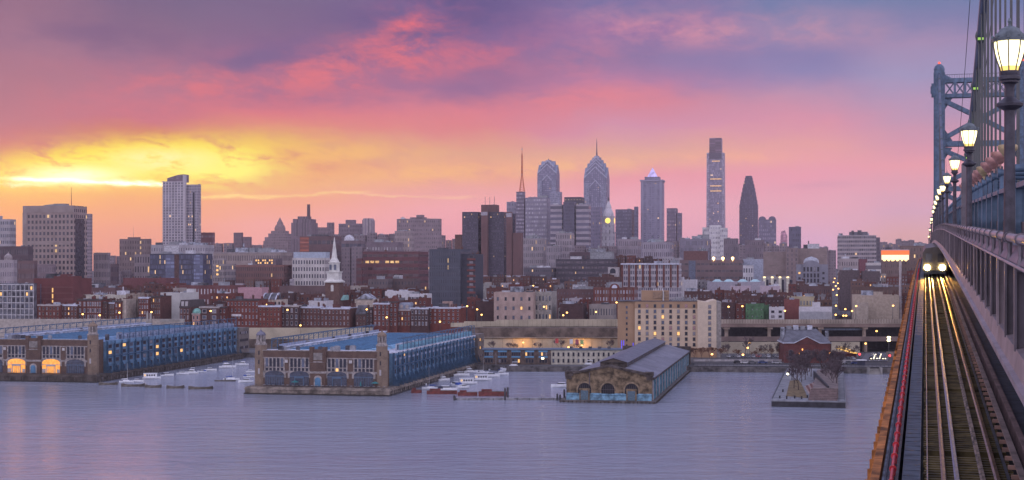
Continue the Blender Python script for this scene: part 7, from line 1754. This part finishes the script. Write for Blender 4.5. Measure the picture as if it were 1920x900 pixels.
# ================================================================== STREET LAMPS
lampg = mat('sodium_glow', (1, .6, .2), .5, emit=(1, .50, .13), es=4.5, var=0)
lamp_pole = mat('lamp_pole_grey', (.10, .10, .11), .6)
sl0 = thing('street_lamp', 'x', 'street lamp')
q = MB(); q.lathe([(.16, 0), (.09, 8.6)], 6); q.bar((0, 0, 8.6), (0, -1.0, 8.9), .12); q.build('pole', lamp_pole, sl0)
q = MB(); q.lathe([(.1, 8.35), (.50, 8.55), (.58, 8.85), (.40, 9.15), (.1, 9.25)], 8, 0, (0, -1.0)); q.build('lamp_head', lampg, sl0)
SLs = [(155, 589, 868, 'before the pale-trimmed red houses'), (187, 591, 868, 'before the gridded red warehouse'), (224, 586, 868, 'before the narrow cream house'), (284, 585, 868, 'before the close-windowed warehouse'),
 (314, 575, 905, 'in the street gap by the blank pale wall'), (107, 528, 985, 'on the condominium roof terrace'), (395, 583, 868, 'on the corner house with the bright lamp'), (499, 571, 900, 'before the cream attic houses'), (539, 581, 868, 'before the blackish brick house'), (563.5, 610, 866, 'low behind the centre pier frame'),
 (673, 574, 930, 'above the low steep-roofed house'), (687.6, 580, 880, 'before the narrow blackish house'), (725, 595, 866, 'before the four-bay deep red house'), (825, 603, 864, 'before the bright red block'), (876, 574, 900, 'before the red balcony tower'), (894.6, 580, 880, 'right of the slate tower foot'), (903, 590, 870, 'left of the peach stucco block'), (875, 604.5, 862, 'on the end of the upper noise wall'),
 (1000, 535.5, 1120, 'above the peach stucco block'), (1020, 575, 880, 'before the grey stone apartments'), (1063, 586, 872, 'before the dark brick shed'), (1056, 591, 870, 'just left of the lamp before the dark brick shed'), (1117.5, 584.7, 872, 'before the old arched-window house'), (1156, 567, 905, 'beside the hotel top left corner'), (1223, 559, 786, 'on the hotel roof by the penthouse'),
 (1366, 575, 868, 'before the dark brick house by the hotel'), (1392, 574, 868, 'before the maroon house'), (1471.7, 582.6, 868, 'before the plain red warehouse'), (1605.4, 573.8, 866, 'before the cream annexe'), (1674.6, 573, 866, 'before the cream depot wall near the bridge'),
 (1567.6, 573, 900, 'in the tree-lined street, left kerb'), (1585, 579.5, 890, 'in the tree-lined street, centre'), (1597.6, 583, 880, 'in the tree-lined street, right kerb'), (1567, 590, 868, 'at the near end of the tree-lined street, left'), (1581.5, 591.7, 866, 'at the near end of the tree-lined street, left of a bright pair'), (1586.5, 591.7, 866, 'at the near end of the tree-lined street, right of a bright pair'),
 (1643.6, 620.7, 838, 'under the upper road deck near the bridge'), (1623, 644, 812, 'beside the lower viaduct pier'), (1405.5, 643, 770, 'in the quay car park, left of two'), (1401.7, 652, 762, 'low in the quay car park'), (1393, 665, 745, 'at the quay car park entrance'), (1335, 664, 742, 'among quay trees by the old shed'), (1066, 651, 800, 'behind the cream offices'),
 (1567, 536, 1150, 'far up the tree-lined street, lowest of the cluster'), (1563, 529, 1250, 'far up the tree-lined street, left of the cluster'), (1571, 531, 1230, 'far up the tree-lined street, right of the cluster'), (1565, 522, 1400, 'farthest up the tree-lined street'), (1572, 541, 1080, 'midway up the tree-lined street, right kerb'), (1562, 543, 1060, 'midway up the tree-lined street, left kerb'), (1569, 553, 980, 'midway up the tree-lined street under the trees')]
for i, (px, py, Y, wh) in enumerate(SLs):
    z = PZ(py, Y); lab = 'orange street lamp ' + wh
    loc = (PX(px, Y), Y+1.0, z-8.85)
    if i == 0: sl0.location = loc; sl0['label'] = lab; sl0['group'] = 'orange street lamps'
    else: copy_thing(sl0, loc, None, lab, 1.0)
random.seed(9)
fl = thing('floodlight_mast', 'tall mast with two bright white-yellow floodlights beside the queue of cars', 'floodlight', (PX(1664.7, 770), 768, 3))
zf = PZ(635.5, 768)-3; q = MB(); q.lathe([(.22, 0), (.12, zf)], 6); q.build('pole', lamp_pole, fl)
for d in (-.75, .75): q = MB(); q.lathe([(.2, zf+d-.5), (.85, zf+d-.3), (.95, zf+d+.2), (.3, zf+d+.55)], 8); q.build('lamp_head', mat('flood_glow', (1, .9, .5), .5, emit=(1, .82, .38), es=7, var=0), fl)
for i, (px, py, Y, lab, c) in enumerate([(1611.6, 664, 742, 'red traffic light left of the queue of cars', (1, .05, .06)), (1668, 666.7, 742, 'red traffic light right of the queue of cars, near the bridge', (1, .08, .03))]):
    t = thing('traffic_light', lab, 'traffic light', (PX(px, Y), Y, 3)); zt_ = PZ(py, Y)-3
    q = MB(); q.lathe([(.12, 0), (.1, zt_)], 6); q.box(-.35, .35, -.3, .3, zt_-1.4, zt_+.7); q.build('pole', lamp_pole, t)
    q = MB(); q.tube([(0, -.45, zt_), (0, -.28, zt_)], .55, 10); q.build('red_lamp', mat('red_signal', (1, .1, .1), .4, emit=c, es=3.2, var=0), t)
t = thing('park_lamp', 'bright white lamp on the left walk of the park pier', 'street lamp', (PX(1477, 645), 645, 2.3))
q = MB(); q.lathe([(.08, 0), (.06, 1.0)], 6); q.build('post', lamp_pole, t)
q = MB(); q.lathe([(.15, .95), (.55, 1.25), (.55, 1.6), (.1, 1.9)], 8); q.build('lamp_head', mat('white_glow', (1, .95, .7), .5, emit=(1, .93, .62), es=6, var=0), t)
t = thing('wall_lamp', 'white lamp under the eaves of the low waterfront cafe', 'lamp', (PX(1017.5, 712), 712, 2.6))
z_ = PZ(672, 712)-2.6; q = MB(); q.box(-.6, .6, -.2, .4, z_-.3, z_+.35); q.build('lamp_head', mat('white_glow', (0,0,0)), t); q = MB(); q.box(-.1, .1, .1, 3.0, z_+.35, z_+.5); q.build('bracket', lamp_pole, t)
# wall-washing lamps behind the waterfront row
for px, lab in ((981, 'warm lamp lighting the cream retaining wall, left of two'), (1091, 'warm lamp lighting the cream retaining wall, right of two')):
    t = thing('wall_lamp', lab, 'lamp', (PX(px, 808), 808, 3)); z_ = PZ(643 if px < 1000 else 648, 808)-3
    q = MB(); q.lathe([(.12, 0), (.08, z_)], 6); q.build('pole', lamp_pole, t)
    q = MB(); q.lathe([(.2, z_-.1), (.5, z_+.1), (.4, z_+.5)], 8); q.build('lamp_head', lampg, t)
    ld = bpy.data.lights.new('wall_lamp_light', 'POINT'); ld.energy = 2600; ld.color = (1, .45, .08); ld.shadow_soft_size = .3
    lo = bpy.data.objects.new('wall_lamp_light', ld); COL.objects.link(lo); lo.parent = t; lo.location = (0, 1.2, z_-.8)

# ================================================================== BARE WINTER TREES
barkm = mat('bark', (.085, .06, .06), .9, var=.2); twigm = mat('twigs', (.105, .078, .09), .9, var=.3, vscale=.6); twigr = mat('russet_twigs', (.19, .095, .065), .9, var=.3, vscale=.6)
def tree_proto(seed, h=11.0, spread=.55, tw=twigm, lv=5, dens=1.0):
    rnd = random.Random(seed); T_ = MB(); C_ = MB()
    def tri(q, p, d, r0, r1):
        e = p+d; a = d.cross(Vector((.3, .5, .8))).normalized(); b_ = d.cross(a).normalized()
        R0 = [p+(a*math.cos(t)+b_*math.sin(t))*r0 for t in (0, 2.1, 4.2)]; R1 = [e+(a*math.cos(t)+b_*math.sin(t))*r1 for t in (0, 2.1, 4.2)]
        for i in range(3): q.face([R0[i], R0[(i+1) % 3], R1[(i+1) % 3], R1[i]])
        return e
    def grow(p, d, ln, r, l):
        q = T_ if l < 2 else C_
        mid = tri(q, p, d*ln*.5, r, r*.8); d2 = (d+Vector((rnd.uniform(-.15, .15), rnd.uniform(-.15, .15), .05))).normalized(); e = tri(q, mid, d2*ln*.5, r*.8, r*.6)
        if l >= lv: return
        n = 3 if l < lv-1 else int(5*dens)
        for i in range(n):
            a = rnd.uniform(0, 6.28); s = rnd.uniform(.35, 1.0)*spread*1.3
            nd = (d2+Vector((math.cos(a)*s, math.sin(a)*s, rnd.uniform(-.1, .35)))).normalized()
            grow(e if i else mid.lerp(e, .5), nd, ln*rnd.uniform(.62, .84), max(r*.55, .05), l+1)
    grow(Vector((0, 0, 0)), Vector((0, 0, 1)), h*.27, h*.016, 0)
    t = thing('tree', 'x', 'tree'); T_.build('trunk', barkm, t); C_.build('crown', tw, t); return t
protos = [tree_proto(1, 11), tree_proto(2, 10, .65), tree_proto(3, 12, .5), tree_proto(4, 7, .8, twigr, 5, 1.2), tree_proto(5, 16, .55, twigm, 6)]
used = [False]*5
def plant(k, px, py, Y, label, z=None, s=1.0, group=None, sxy=1.0):
    X = PX(px, Y); z = PZ(py, Y) if z is None else z; rz = random.random()*6.28
    if not used[k]:
        t = protos[k]; t.location = (X, Y, z); t.rotation_euler = (0, 0, rz); t.scale = (s*sxy, s*sxy, s); t['label'] = label; used[k] = True
    else: t = copy_thing(protos[k], (X, Y, z), rz, label, (s*sxy, s*sxy, s))
    if group: t['group'] = group
    elif 'group' in t.keys(): del t['group']
random.seed(21)
gp = 'bare trees on the park pier'
for i, (px, py) in enumerate([(1489, 728), (1497, 731), (1485, 712), (1495, 714), (1503, 716), (1510, 712), (1492, 702), (1503, 703), (1514, 704), (1521, 706), (1508, 696), (1518, 697)]):
    plant(i % 3, px, py, (H-2.4)*F/(py-500), 'bare tree in the left clump on the park pier, %s from the river end' % ORD(i), 2.4, random.uniform(.95, 1.2), gp, 1.2)
for i, (px, py) in enumerate([(1562, 731), (1568, 732), (1560, 722), (1567, 720), (1548, 712), (1557, 710), (1566, 711), (1543, 705), (1553, 703), (1563, 702), (1571, 703), (1540, 698)]):
    plant((i+1) % 3, px, py, (H-2.4)*F/(py-500), 'bare tree in the right clump on the park pier, %s from the river end' % ORD(i), 2.4, random.uniform(.9, 1.2), gp, 1.2)
for i, px in enumerate([1288, 1301, 1316, 1330]): plant(3, px, 0, 738+i*2, 'russet bare tree between the old shed and hotel, %s from the left' % ORD(i), 3, 1.25, 'quay trees')
for i, px in enumerate([1352, 1366, 1384, 1397, 1411, 1422, 1437, 1447, 1457, 1466]): plant([3, 1, 3, 0, 3][i % 5], px, 0, 745+(i*7) % 13, 'bare tree on the quay left of the brick theatre, %s from the left' % ORD(i), 3, random.uniform(.85, 1.2), 'quay trees')
for i, px in enumerate([1564, 1573, 1583, 1594, 1603]): plant([3, 1, 0, 3, 1][i], px, 0, 745+i*5, 'bare tree right of the brick theatre, %s from the left' % ORD(i), 3, random.uniform(.8, 1.1), 'quay trees')
for i, (px, Y) in enumerate([(1566, 880), (1576, 890), (1586, 884), (1596, 880), (1563, 930), (1574, 950), (1585, 940), (1594, 930), (1570, 1010), (1582, 1030), (1591, 1000)]): plant(4, px, 0, Y, 'tall dark bare tree in the tree-lined street, %s from the viaduct' % ORD(i), 4, 1.0, 'street trees')
plant(4, 1654, 0, 866, 'large spreading bare tree before the cream depot', 4, 1.0, None, 1.3)
for i, (px, s) in enumerate([(926, .9), (958, .8), (963, .75), (1011, .8), (1050, 1.0), (1078, .8), (1141, 1.0)]): plant(1, px, 0, 797, 'small bare tree before the lower cream retaining wall, %s from the left' % ORD(i), 3, s, 'wall trees')
plant(4, 1040, 0, 1210, 'big bare tree before the wide black offices', 9, 1.5); plant(4, 1262, 0, 1090, 'big bare tree behind the hotel roof flues', 7, 1.3); plant(4, 590, 0, 985, 'bare tree left of the church nave', 5, 1.1); plant(4, 1620, 0, 1230, 'bare tree below the white parking structure', 9, 1.3); plant(4, 1655, 0, 1240, 'bare tree below the dusky brown block', 9, 1.3)

random.seed(31)
for i, (px, Y) in enumerate([(150, 1005), (205, 1000), (262, 1130), (330, 1010), (372, 1010), (470, 1110), (520, 1010), (560, 1200), (650, 1010), (712, 1060), (790, 1070), (885, 990), (960, 1180), (1000, 1230), (1075, 1250), (1095, 1110), (1130, 960), (1290, 1150), (1345, 1100), (1460, 1050), (1520, 1180), (1640, 1010), (1700, 1080), (1610, 1300)]):
    plant(i % 3, px, 0, Y, 'bare tree among the old-city roofs, %s counted from the left' % ORD(i), gz(Y), random.uniform(1.2, 1.7), 'bare trees between old-city roofs', 1.1)

# ================================================================== BOATS
hullw = mat('boat_white', (.78, .80, .84), .35, var=.08); hulld = mat('boat_dark_hull', (.05, .05, .06), .4); boatg = mat('boat_glass', (.03, .04, .06), .15)
bluec = mat('boat_blue_canvas', (.03, .08, .34), .7); navyc = mat('boat_navy_canvas', (.04, .045, .08), .8); alu = mat('mast_aluminium', (.55, .55, .58), .35, .6)
def hull_mb(L_, B_, hb, hs, mi=0):
    q = MB(); st_ = [(-.5, .80, 0), (-.2, 1, 0), (.15, .95, .05), (.35, .65, .2), (.5, .06, .45)]
    rings = []
    for u, wf, sh_ in st_:
        y = wf*B_/2; rings.append([(u*L_, -y*.55, -.3), (u*L_, -y, hb*.6), (u*L_, -y*1.04, hs+sh_), (u*L_, y*1.04, hs+sh_), (u*L_, y, hb*.6), (u*L_, y*.55, -.3)])
    for a, b_ in zip(rings[:-1], rings[1:]):
        for i in range(6): q.face([a[i], b_[i], b_[(i+1) % 6], a[(i+1) % 6]], mi)
    q.face(rings[0], mi); q.face(rings[-1][::-1], mi); return q
def boat_motor(fly=True, canvas=None):
    t = thing('motor_boat', 'x', 'boat')
    hull_mb(10, 3.4, .8, 1.25).build('hull', hullw, t)
    q = MB(); q.box(-3.2, 2.2, -1.35, 1.35, 1.2, 1.5); q.frust([(-2.4, -1.25), (1.9, -1.25), (1.9, 1.25), (-2.4, 1.25)], 1.5, [(-2.0, -1.05), (.9, -1.05), (.9, 1.05), (-2.0, 1.05)], 2.5)
    q.box(-2.7, 1.1, -1.2, 1.2, 2.5, 2.62); q.build('cabin', hullw, t)
    q = MB(); q.frust([(-2.25, -1.27), (1.7, -1.27), (1.7, 1.27), (-2.25, 1.27)], 1.75, [(-2.05, -1.10), (1.1, -1.10), (1.1, 1.10), (-2.05, 1.10)], 2.35); q.build('windows', boatg, t)
    if fly:
        q = MB(); q.box(-2.2, .5, -.95, .95, 2.62, 3.1); q.build('flybridge', hullw, t)
        q = MB(); q.box(-2.6, -.2, -.95, .95, 4.0, 4.1)
        for x in (-2.5, -.3):
            for y in (-.9, .9): q.bar((x, y, 3.0), (x, y, 4.0), .06)
        q.build('canopy', canvas or hullw, t)
    elif canvas:
        q = MB(); q.frust([(-4.7, -1.5), (-2.0, -1.5), (-2.0, 1.5), (-4.7, 1.5)], 1.25, [(-4.2, -1), (-2.1, -1.1), (-2.1, 1.1), (-4.2, 1)], 2.4); q.build('canvas_cover', canvas, t)
    q = MB(); q.bar((2, -1.3, 1.9), (4.9, 0, 2.3), .05); q.bar((2, 1.3, 1.9), (4.9, 0, 2.3), .05)
    for x in (2, 3, 4): q.bar((x, -1.3+(x-2)*.4, 1.3), (x, -1.3+(x-2)*.4, 2.0), .04); q.bar((x, 1.3-(x-2)*.4, 1.3), (x, 1.3-(x-2)*.4, 2.0), .04)
    q.build('bow_rail', alu, t); return t
def boat_sail(canvas):
    t = thing('sailing_boat', 'x', 'boat'); hull_mb(10, 3.0, .7, 1.1).build('hull', hullw, t)
    q = MB(); q.frust([(-2.5, -1), (2.4, -1), (2.4, 1), (-2.5, 1)], 1.1, [(-2.2, -.8), (1.7, -.7), (1.7, .7), (-2.2, .8)], 1.65); q.build('cabin', hullw, t)
    q = MB(); q.tube([(.8, 0, 1.2), (.8, 0, 13.5)], [.13, .09], 6); q.bar((.8, -1, 8), (.8, 1, 8), .05); q.build('mast', alu, t)
    q = MB(); q.tube([(.7, 0, 2.5), (-3.4, 0, 2.4)], [.32, .18], 8); q.build('boom_cover', canvas, t)
    q = MB()
    for p in ((4.8, 0, 1.5), (-4.8, 0, 1.2), (.6, 1.4, 1.1), (.6, -1.4, 1.1)): q.bar((.8, 0, 13.3), p, .025)
    q.build('stays', alu, t); return t
def boat_house():
    t = thing('house_boat', 'x', 'boat'); hull_mb(10, 3.8, .6, .9).build('hull', hullw, t)
    q = MB(); q.box(-4.4, 2.8, -1.6, 1.6, .9, 3.0); q.box(-4.7, 3.2, -1.75, 1.75, 3.0, 3.15); q.build('cabin', hullw, t)
    for x in (-3.6, -2.3, -1.0, .3, 1.6): q = MB(); q.box(x-.4, x+.4, -1.64, -1.58, 1.6, 2.5); q.build('window', gl_d if x > -2.6 else gl_l, t)
    q = MB(); q.box(-4.9, -3.0, -1.5, 1.5, 1.0, 1.2); q.build('rear_deck', wood, t); return t
bp_ = {'m': boat_motor(True), 'b': boat_motor(True, bluec), 'o': boat_motor(False, bluec), 'n': boat_motor(False, navyc), 'w': boat_motor(False), 's': boat_sail(bluec), 'S': boat_sail(hullw), 'h': boat_house()}
bused = set()
BL = [ # kind, px0, px1, waterline row, heading (deg), label
 ('S', 224, 250, 717, 12, 'white sailing boat at the left end of the floating dock, tall pale mast'), ('w', 247, 269, 716, 5, 'white motor boat moored right behind the leftmost sailing boat'), ('h', 268, 301, 710, 8, 'white house boat with orange lit stern windows beside the left pier'),
 ('n', 302, 325, 705, 20, 'dark canvas-covered boat right of the lit house boat'), ('w', 331, 354, 702, 5, 'small white boat in front of the left pier, right of the dark covered boat'), ('m', 343, 372, 701, 180, 'white flybridge yacht, largest in the left row beside the blue apartments'), ('o', 370, 387, 698, 185, 'white boat with blue cover right of the big flybridge yacht'), ('w', 384, 406, 695, 5, 'sleek white boat near the right end of the left row'),
 ('w', 372, 393, 682, 10, 'long low white boat close to the left pier wall'), ('b', 411, 442, 690, 12, 'white cruiser with broad blue canopy in the left basin'), ('b', 441, 466, 685, 184, 'white trawler yacht with blue trim deepest in the left basin'), ('s', 419, 449, 713, 5, 'sailing boat with blue boom cover left of the centre pier'),
 ('w', 447, 475, 717, 185, 'white motor boat nearest the centre pier tower on the left side'), ('o', 456, 478, 708, 8, 'blue-covered boat tucked behind the centre pier left corner'), ('w', 461, 480, 698, 8, 'small white boat partly hidden left of the centre pier'),
 ('s', 791, 823, 730, 184, 'sailing boat with blue cover nearest the river, right of the centre pier'), ('n', 819, 857, 733, 4, 'white boat with long dark canopy behind the red floats'), ('m', 822, 843, 714, 40, 'boxy cabin cruiser at an angle beside the centre pier'), ('o', 841, 868, 725, 120, 'white cruiser with blue cover, bow towards the river'),
 ('h', 860, 895, 720, 10, 'white house boat with square windows right of the blue-covered cruiser'), ('w', 850, 880, 705, 15, 'long pale roofed boat behind the white house boat'), ('m', 868, 896, 699, 12, 'white flybridge cruiser close to the blue pier wall'), ('h', 888, 922, 713, 8, 'white cabin boat with a dark round port, middle of the right basin'),
 ('S', 893, 916, 700, 10, 'sailing boat with bare mast beside the blue pier end'), ('w', 905, 937, 707, 6, 'white motor boat with sharp bow in the right basin'), ('S', 916, 940, 694, 8, 'sailing boat with the tallest twin-like mast near the cafe'), ('b', 928, 954, 703, 4, 'white sport boat with blue bimini facing the open water'),
 ('m', 938, 981, 696, 180, 'large white motor yacht before the brown and blue cafe'), ('w', 1033, 1068, 726, 180, 'white motor boat half hidden behind the old stone shed'), ('m', 1077, 1122, 694, 180, 'white yacht behind the shed cornice with antenna mast'),
 ('S', 1092, 1112, 693, 5, 'sailing boat mast rising behind the old stone shed'), ('w', 858, 880, 728, 40, 'small white runabout beside the red floats'), ('w', 775, 800, 722, 175, 'small white boat close to the centre pier right corner')]
for i, (k, p0, p1, wy, hd, lab) in enumerate(BL):
    Y = H*F/(wy-500); c = (p0+p1)/2; ln = (p1-p0)/F*Y
    s = ln/10/max(.55, abs(math.cos(R(hd)))); loc = (PX(c, Y), Y, .0)
    if abs(math.cos(R(hd))) < .6: s = min(s, .8)
    if k not in bused: t = bp_[k]; bused.add(k); t.location = loc; t.rotation_euler = (0, 0, R(hd)); t.scale = (s, s, s); t['label'] = lab
    else: t = copy_thing(bp_[k], loc, R(hd), lab, s)
    t['group'] = 'moored boats'
    zs = min(1.0, 1.15/s) if s > 1.2 and k in 'sS' else 1
    t.scale = (s, s, s*zs)
# floating docks and floats
dockm = mat('weathered_dock', (.13, .115, .10), .9, var=.4, vscale=.8); redf = mat('red_float', (.16, .04, .035), .7, var=.3, vscale=.7)
for i, (a, b_, wy, lab) in enumerate([(185, 218, 722, 'first'), (227, 269, 725, 'second'), (271, 300, 727, 'third'), (312, 343, 728.5, 'fourth'), (353, 397, 730, 'fifth')]):
    Y = H*F/(wy-500); t = thing('floating_dock', 'weathered wooden breakwater float, %s from the left in its chain' % lab, 'dock', (PX(a, Y), Y, 0), 0, 'breakwater floats')
    w_ = (b_-a)/F*Y; q = MB()
    q.xz([(0, -.4), (w_, -.4), (w_, 1.3), (w_*.8, .9), (w_*.5, .8), (w_*.2, .9), (0, 1.3)], 0, 2.6); q.build('timber_wall', dockm, t)
    q = MB(); q.box(.3, w_-.3, 2.6, 5, -.3, .6); q.build('deck', concrete, t)
for i, (a, b_, wy, h_, lab) in enumerate([(771, 790, 737, 1.5, 'leftmost dark red float by the centre pier corner'), (800, 857, 739, 1.6, 'broad dark red float under the moored sailing boat'), (858, 895, 742, 1.6, 'dark red float barge in the middle of the row'), (897, 953, 742.5, 2.0, 'longest dark red float barge with raised blocks')]):
    Y = H*F/(wy-500); w_ = (b_-a)/F*Y; t = thing('float_barge', lab, 'barge', (PX(a, Y), Y, 0)); q = MB(); q.box(0, w_, 0, 3, -.4, h_*.8); q.build('hull', redf, t)
    q = MB(); q.box(w_*.1, w_*.45, .4, 2.4, h_*.8, h_*1.25); q.build('raised_block', redf, t); q = MB(); q.box(.2, w_-.2, .3, 2.8, h_*.8, h_*.85); q.build('deck', dockm, t)
t = thing('floating_breakwater', 'long low grey floating breakwater between the red floats and the old stone shed', 'dock', (PX(851, 560), 560, 0))
Yb = 560; w_ = PX(1056, 556)-PX(851, 560)
q = MB(); q.box(0, w_, 0, 1.6, -.4, .55); q.box(-.2, w_+.2, -.2, 1.8, .55, .75); q.build('float', mat('pale_float', (.30, .30, .33), .8, var=.3), t)
for i in range(9): q = MB(); q.box(1+i*w_/9, 1+i*w_/9+.25, -.3, -.1, -.3, .7); q.build('fender', hulld, t)
for i, (px, py0) in enumerate([(851.5, 742), (947, 728), (952, 727), (1045, 739), (1050, 741), (1058, 731), (853, 744)]):
    Y = 558+(i % 3)*2; t = thing('mooring_pile', 'dark mooring pile, %s along the floating breakwater from the left' % ['first', 'third', 'fourth', 'fifth', 'sixth', 'seventh', 'second'][i], 'pile', (PX(px, Y), Y, -1), 0, 'mooring piles')
    q = MB(); hgt = PZ(py0, Y)+1; q.lathe([(.42, 0), (.38, hgt), (.1, hgt+.3)], 8); q.build('pile', hulld, t)
q = MB(); Y = H*F/(715-500); q.box(0, 9, 0, 2, -.3, .45); q.box(4, 4.4, 2, 3, -.3, 1.2); o = q.build('floating_dock', dockm); o.location = (PX(402, Y), Y, 0); tag(o, 'short dark jetty left of the blue-covered sailing boat', 'dock')

# ================================================================== CARS
carc = {'silver': (.40, .41, .44), 'white': (.62, .62, .64), 'black': (.03, .03, .035), 'red': (.30, .03, .03), 'blue': (.05, .08, .22), 'grey': (.14, .145, .16)}
tyre = mat('tyre', (.02, .02, .02), .9); cglass = mat('car_glass', (.03, .035, .05), .1)
hl_on = mat('car_headlight_on', (1, .9, .7), .4, emit=(1, .84, .55), es=3.2, var=0); hl_off = mat('car_headlight_off', (.4, .4, .42), .2)
def car(colr, lit):
    t = thing('parked_car' if not lit else 'waiting_car', 'x', 'car'); m_ = mat('car_paint_'+colr, carc[colr], .3, .2, var=0)
    q = MB(); q.yz([(-2.2, .35), (2.2, .35), (2.25, .75), (1.9, .95), (1.3, 1.02), (-1.2, 1.0), (-2.1, .85), (-2.28, .6)], -.88, .88); q.build('body', m_, t)
    q = MB(); q.frust([(-.82, -1.15), (.82, -1.15), (.82, 1.75), (-.82, 1.75)], 1.0, [(-.62, -.45), (.62, -.45), (.62, 1.2), (-.62, 1.2)], 1.48); q.build('cabin_glass', cglass, t)
    q = MB(); q.box(-.6, .6, -.4, 1.15, 1.48, 1.53); q.build('roof', m_, t)
    for x in (-.8, .8):
        for y in (-1.4, 1.4): q = MB(); q.tube([(x-.1, y, .33), (x+.1, y, .33)], .33, 10); q.build('wheel', tyre, t)
    for x in (-.62, .62): q = MB(); q.box(x-.2-(.08 if lit else 0), x+.2+(.08 if lit else 0), -2.34, -2.2, .58, .82+(.12 if lit else 0)); q.build('headlight', hl_on if lit else hl_off, t)
    return t
cp = {}
def put_car(c_, lit, X, Y, z, rz, lab, group):
    if (c_, lit) not in cp: t = cp[(c_, lit)] = car(c_, lit); t.location = (X, Y, z); t.rotation_euler = (0, 0, rz); t['label'] = lab
    else: t = copy_thing(cp[(c_, lit)], (X, Y, z), rz, lab)
    t['group'] = group
random.seed(4)
for i, px in enumerate([1366, 1375, 1384, 1393, 1402, 1412, 1421, 1430, 1440, 1449, 1458, 1466]):
    c_ = ['silver', 'black', 'white', 'blue', 'grey', 'silver', 'red', 'grey', 'white', 'black', 'silver', 'blue'][i]; put_car(c_, False, PX(px, 772), 772, 3.05, R(random.uniform(-6, 6)), '%s car, %s from the left in the quay car park row' % (c_, ORD(i)), 'cars in the quay car park')
for i, (px, Y, c_) in enumerate([(1383, 726, 'black'), (1397, 724, 'white'), (1410, 724, 'grey'), (1430, 724, 'blue'), (1456, 723, 'silver'), (1575, 720, 'silver'), (1592, 720, 'grey'), (1604, 719, 'blue')]):
    put_car(c_, False, PX(px, Y), Y, 3.02, R(90+4), '%s car parked along the quay road, %s from the left' % (c_, ORD(i)), 'cars along the quay road')
for i, (px, Y, c_) in enumerate([(1634, 752, 'black'), (1645, 754, 'silver'), (1656, 752, 'grey'), (1635, 763, 'white'), (1646, 765, 'black'), (1636, 774, 'silver'), (1647, 777, 'black'), (1638, 788, 'white'), (1648, 790, 'silver')]):
    put_car(c_, True, PX(px, Y), Y, 3.08, R(-2), '%s car with headlights on in the queue by the bridge, %s from the front' % (c_, ORD(i)), 'cars queueing with lit headlights')
for i, (px, c_) in enumerate([(1572, 'grey'), (1581, 'white'), (1590, 'black'), (1599, 'silver')]): put_car(c_, False, PX(px, 755), 755, 3.05, R(4), '%s car before the maroon market shed, %s from the left' % (c_, ORD(i)), 'cars by the market shed')
t = thing('ticket_kiosk', 'white-roofed navy kiosk on the quay left of the landing steps', 'kiosk', (PX(1615, 712), 712, 3)); q = MB(); q.box(-1.6, 1.6, -1.2, 1.2, 0, 2.3); q.build('walls', navyc, t); q = MB(); q.box(-2.2, 2.2, -1.8, 1.8, 2.3, 2.7); q.build('roof', hullw, t)

# ================================================================== HAZE
hz_ = bpy.data.materials.new('evening_haze'); hz_.use_nodes = True; t_ = hz_.node_tree; t_.nodes.clear()
pv = N(t_, 'ShaderNodeVolumePrincipled'); pv.inputs['Color'].default_value = (.92, .85, .92, 1); pv.inputs['Density'].default_value = .00005; pv.inputs['Anisotropy'].default_value = 0.0
ho = N(t_, 'ShaderNodeOutputMaterial'); L(t_, pv.outputs[0], ho.inputs['Volume'])
q = MB(); q.box(-4100, 4100, -760, 5650, -3.2, 330)
hb = q.build('haze', hz_); tag(hb, kind='stuff')
scene.cycles.volume_bounces = 0
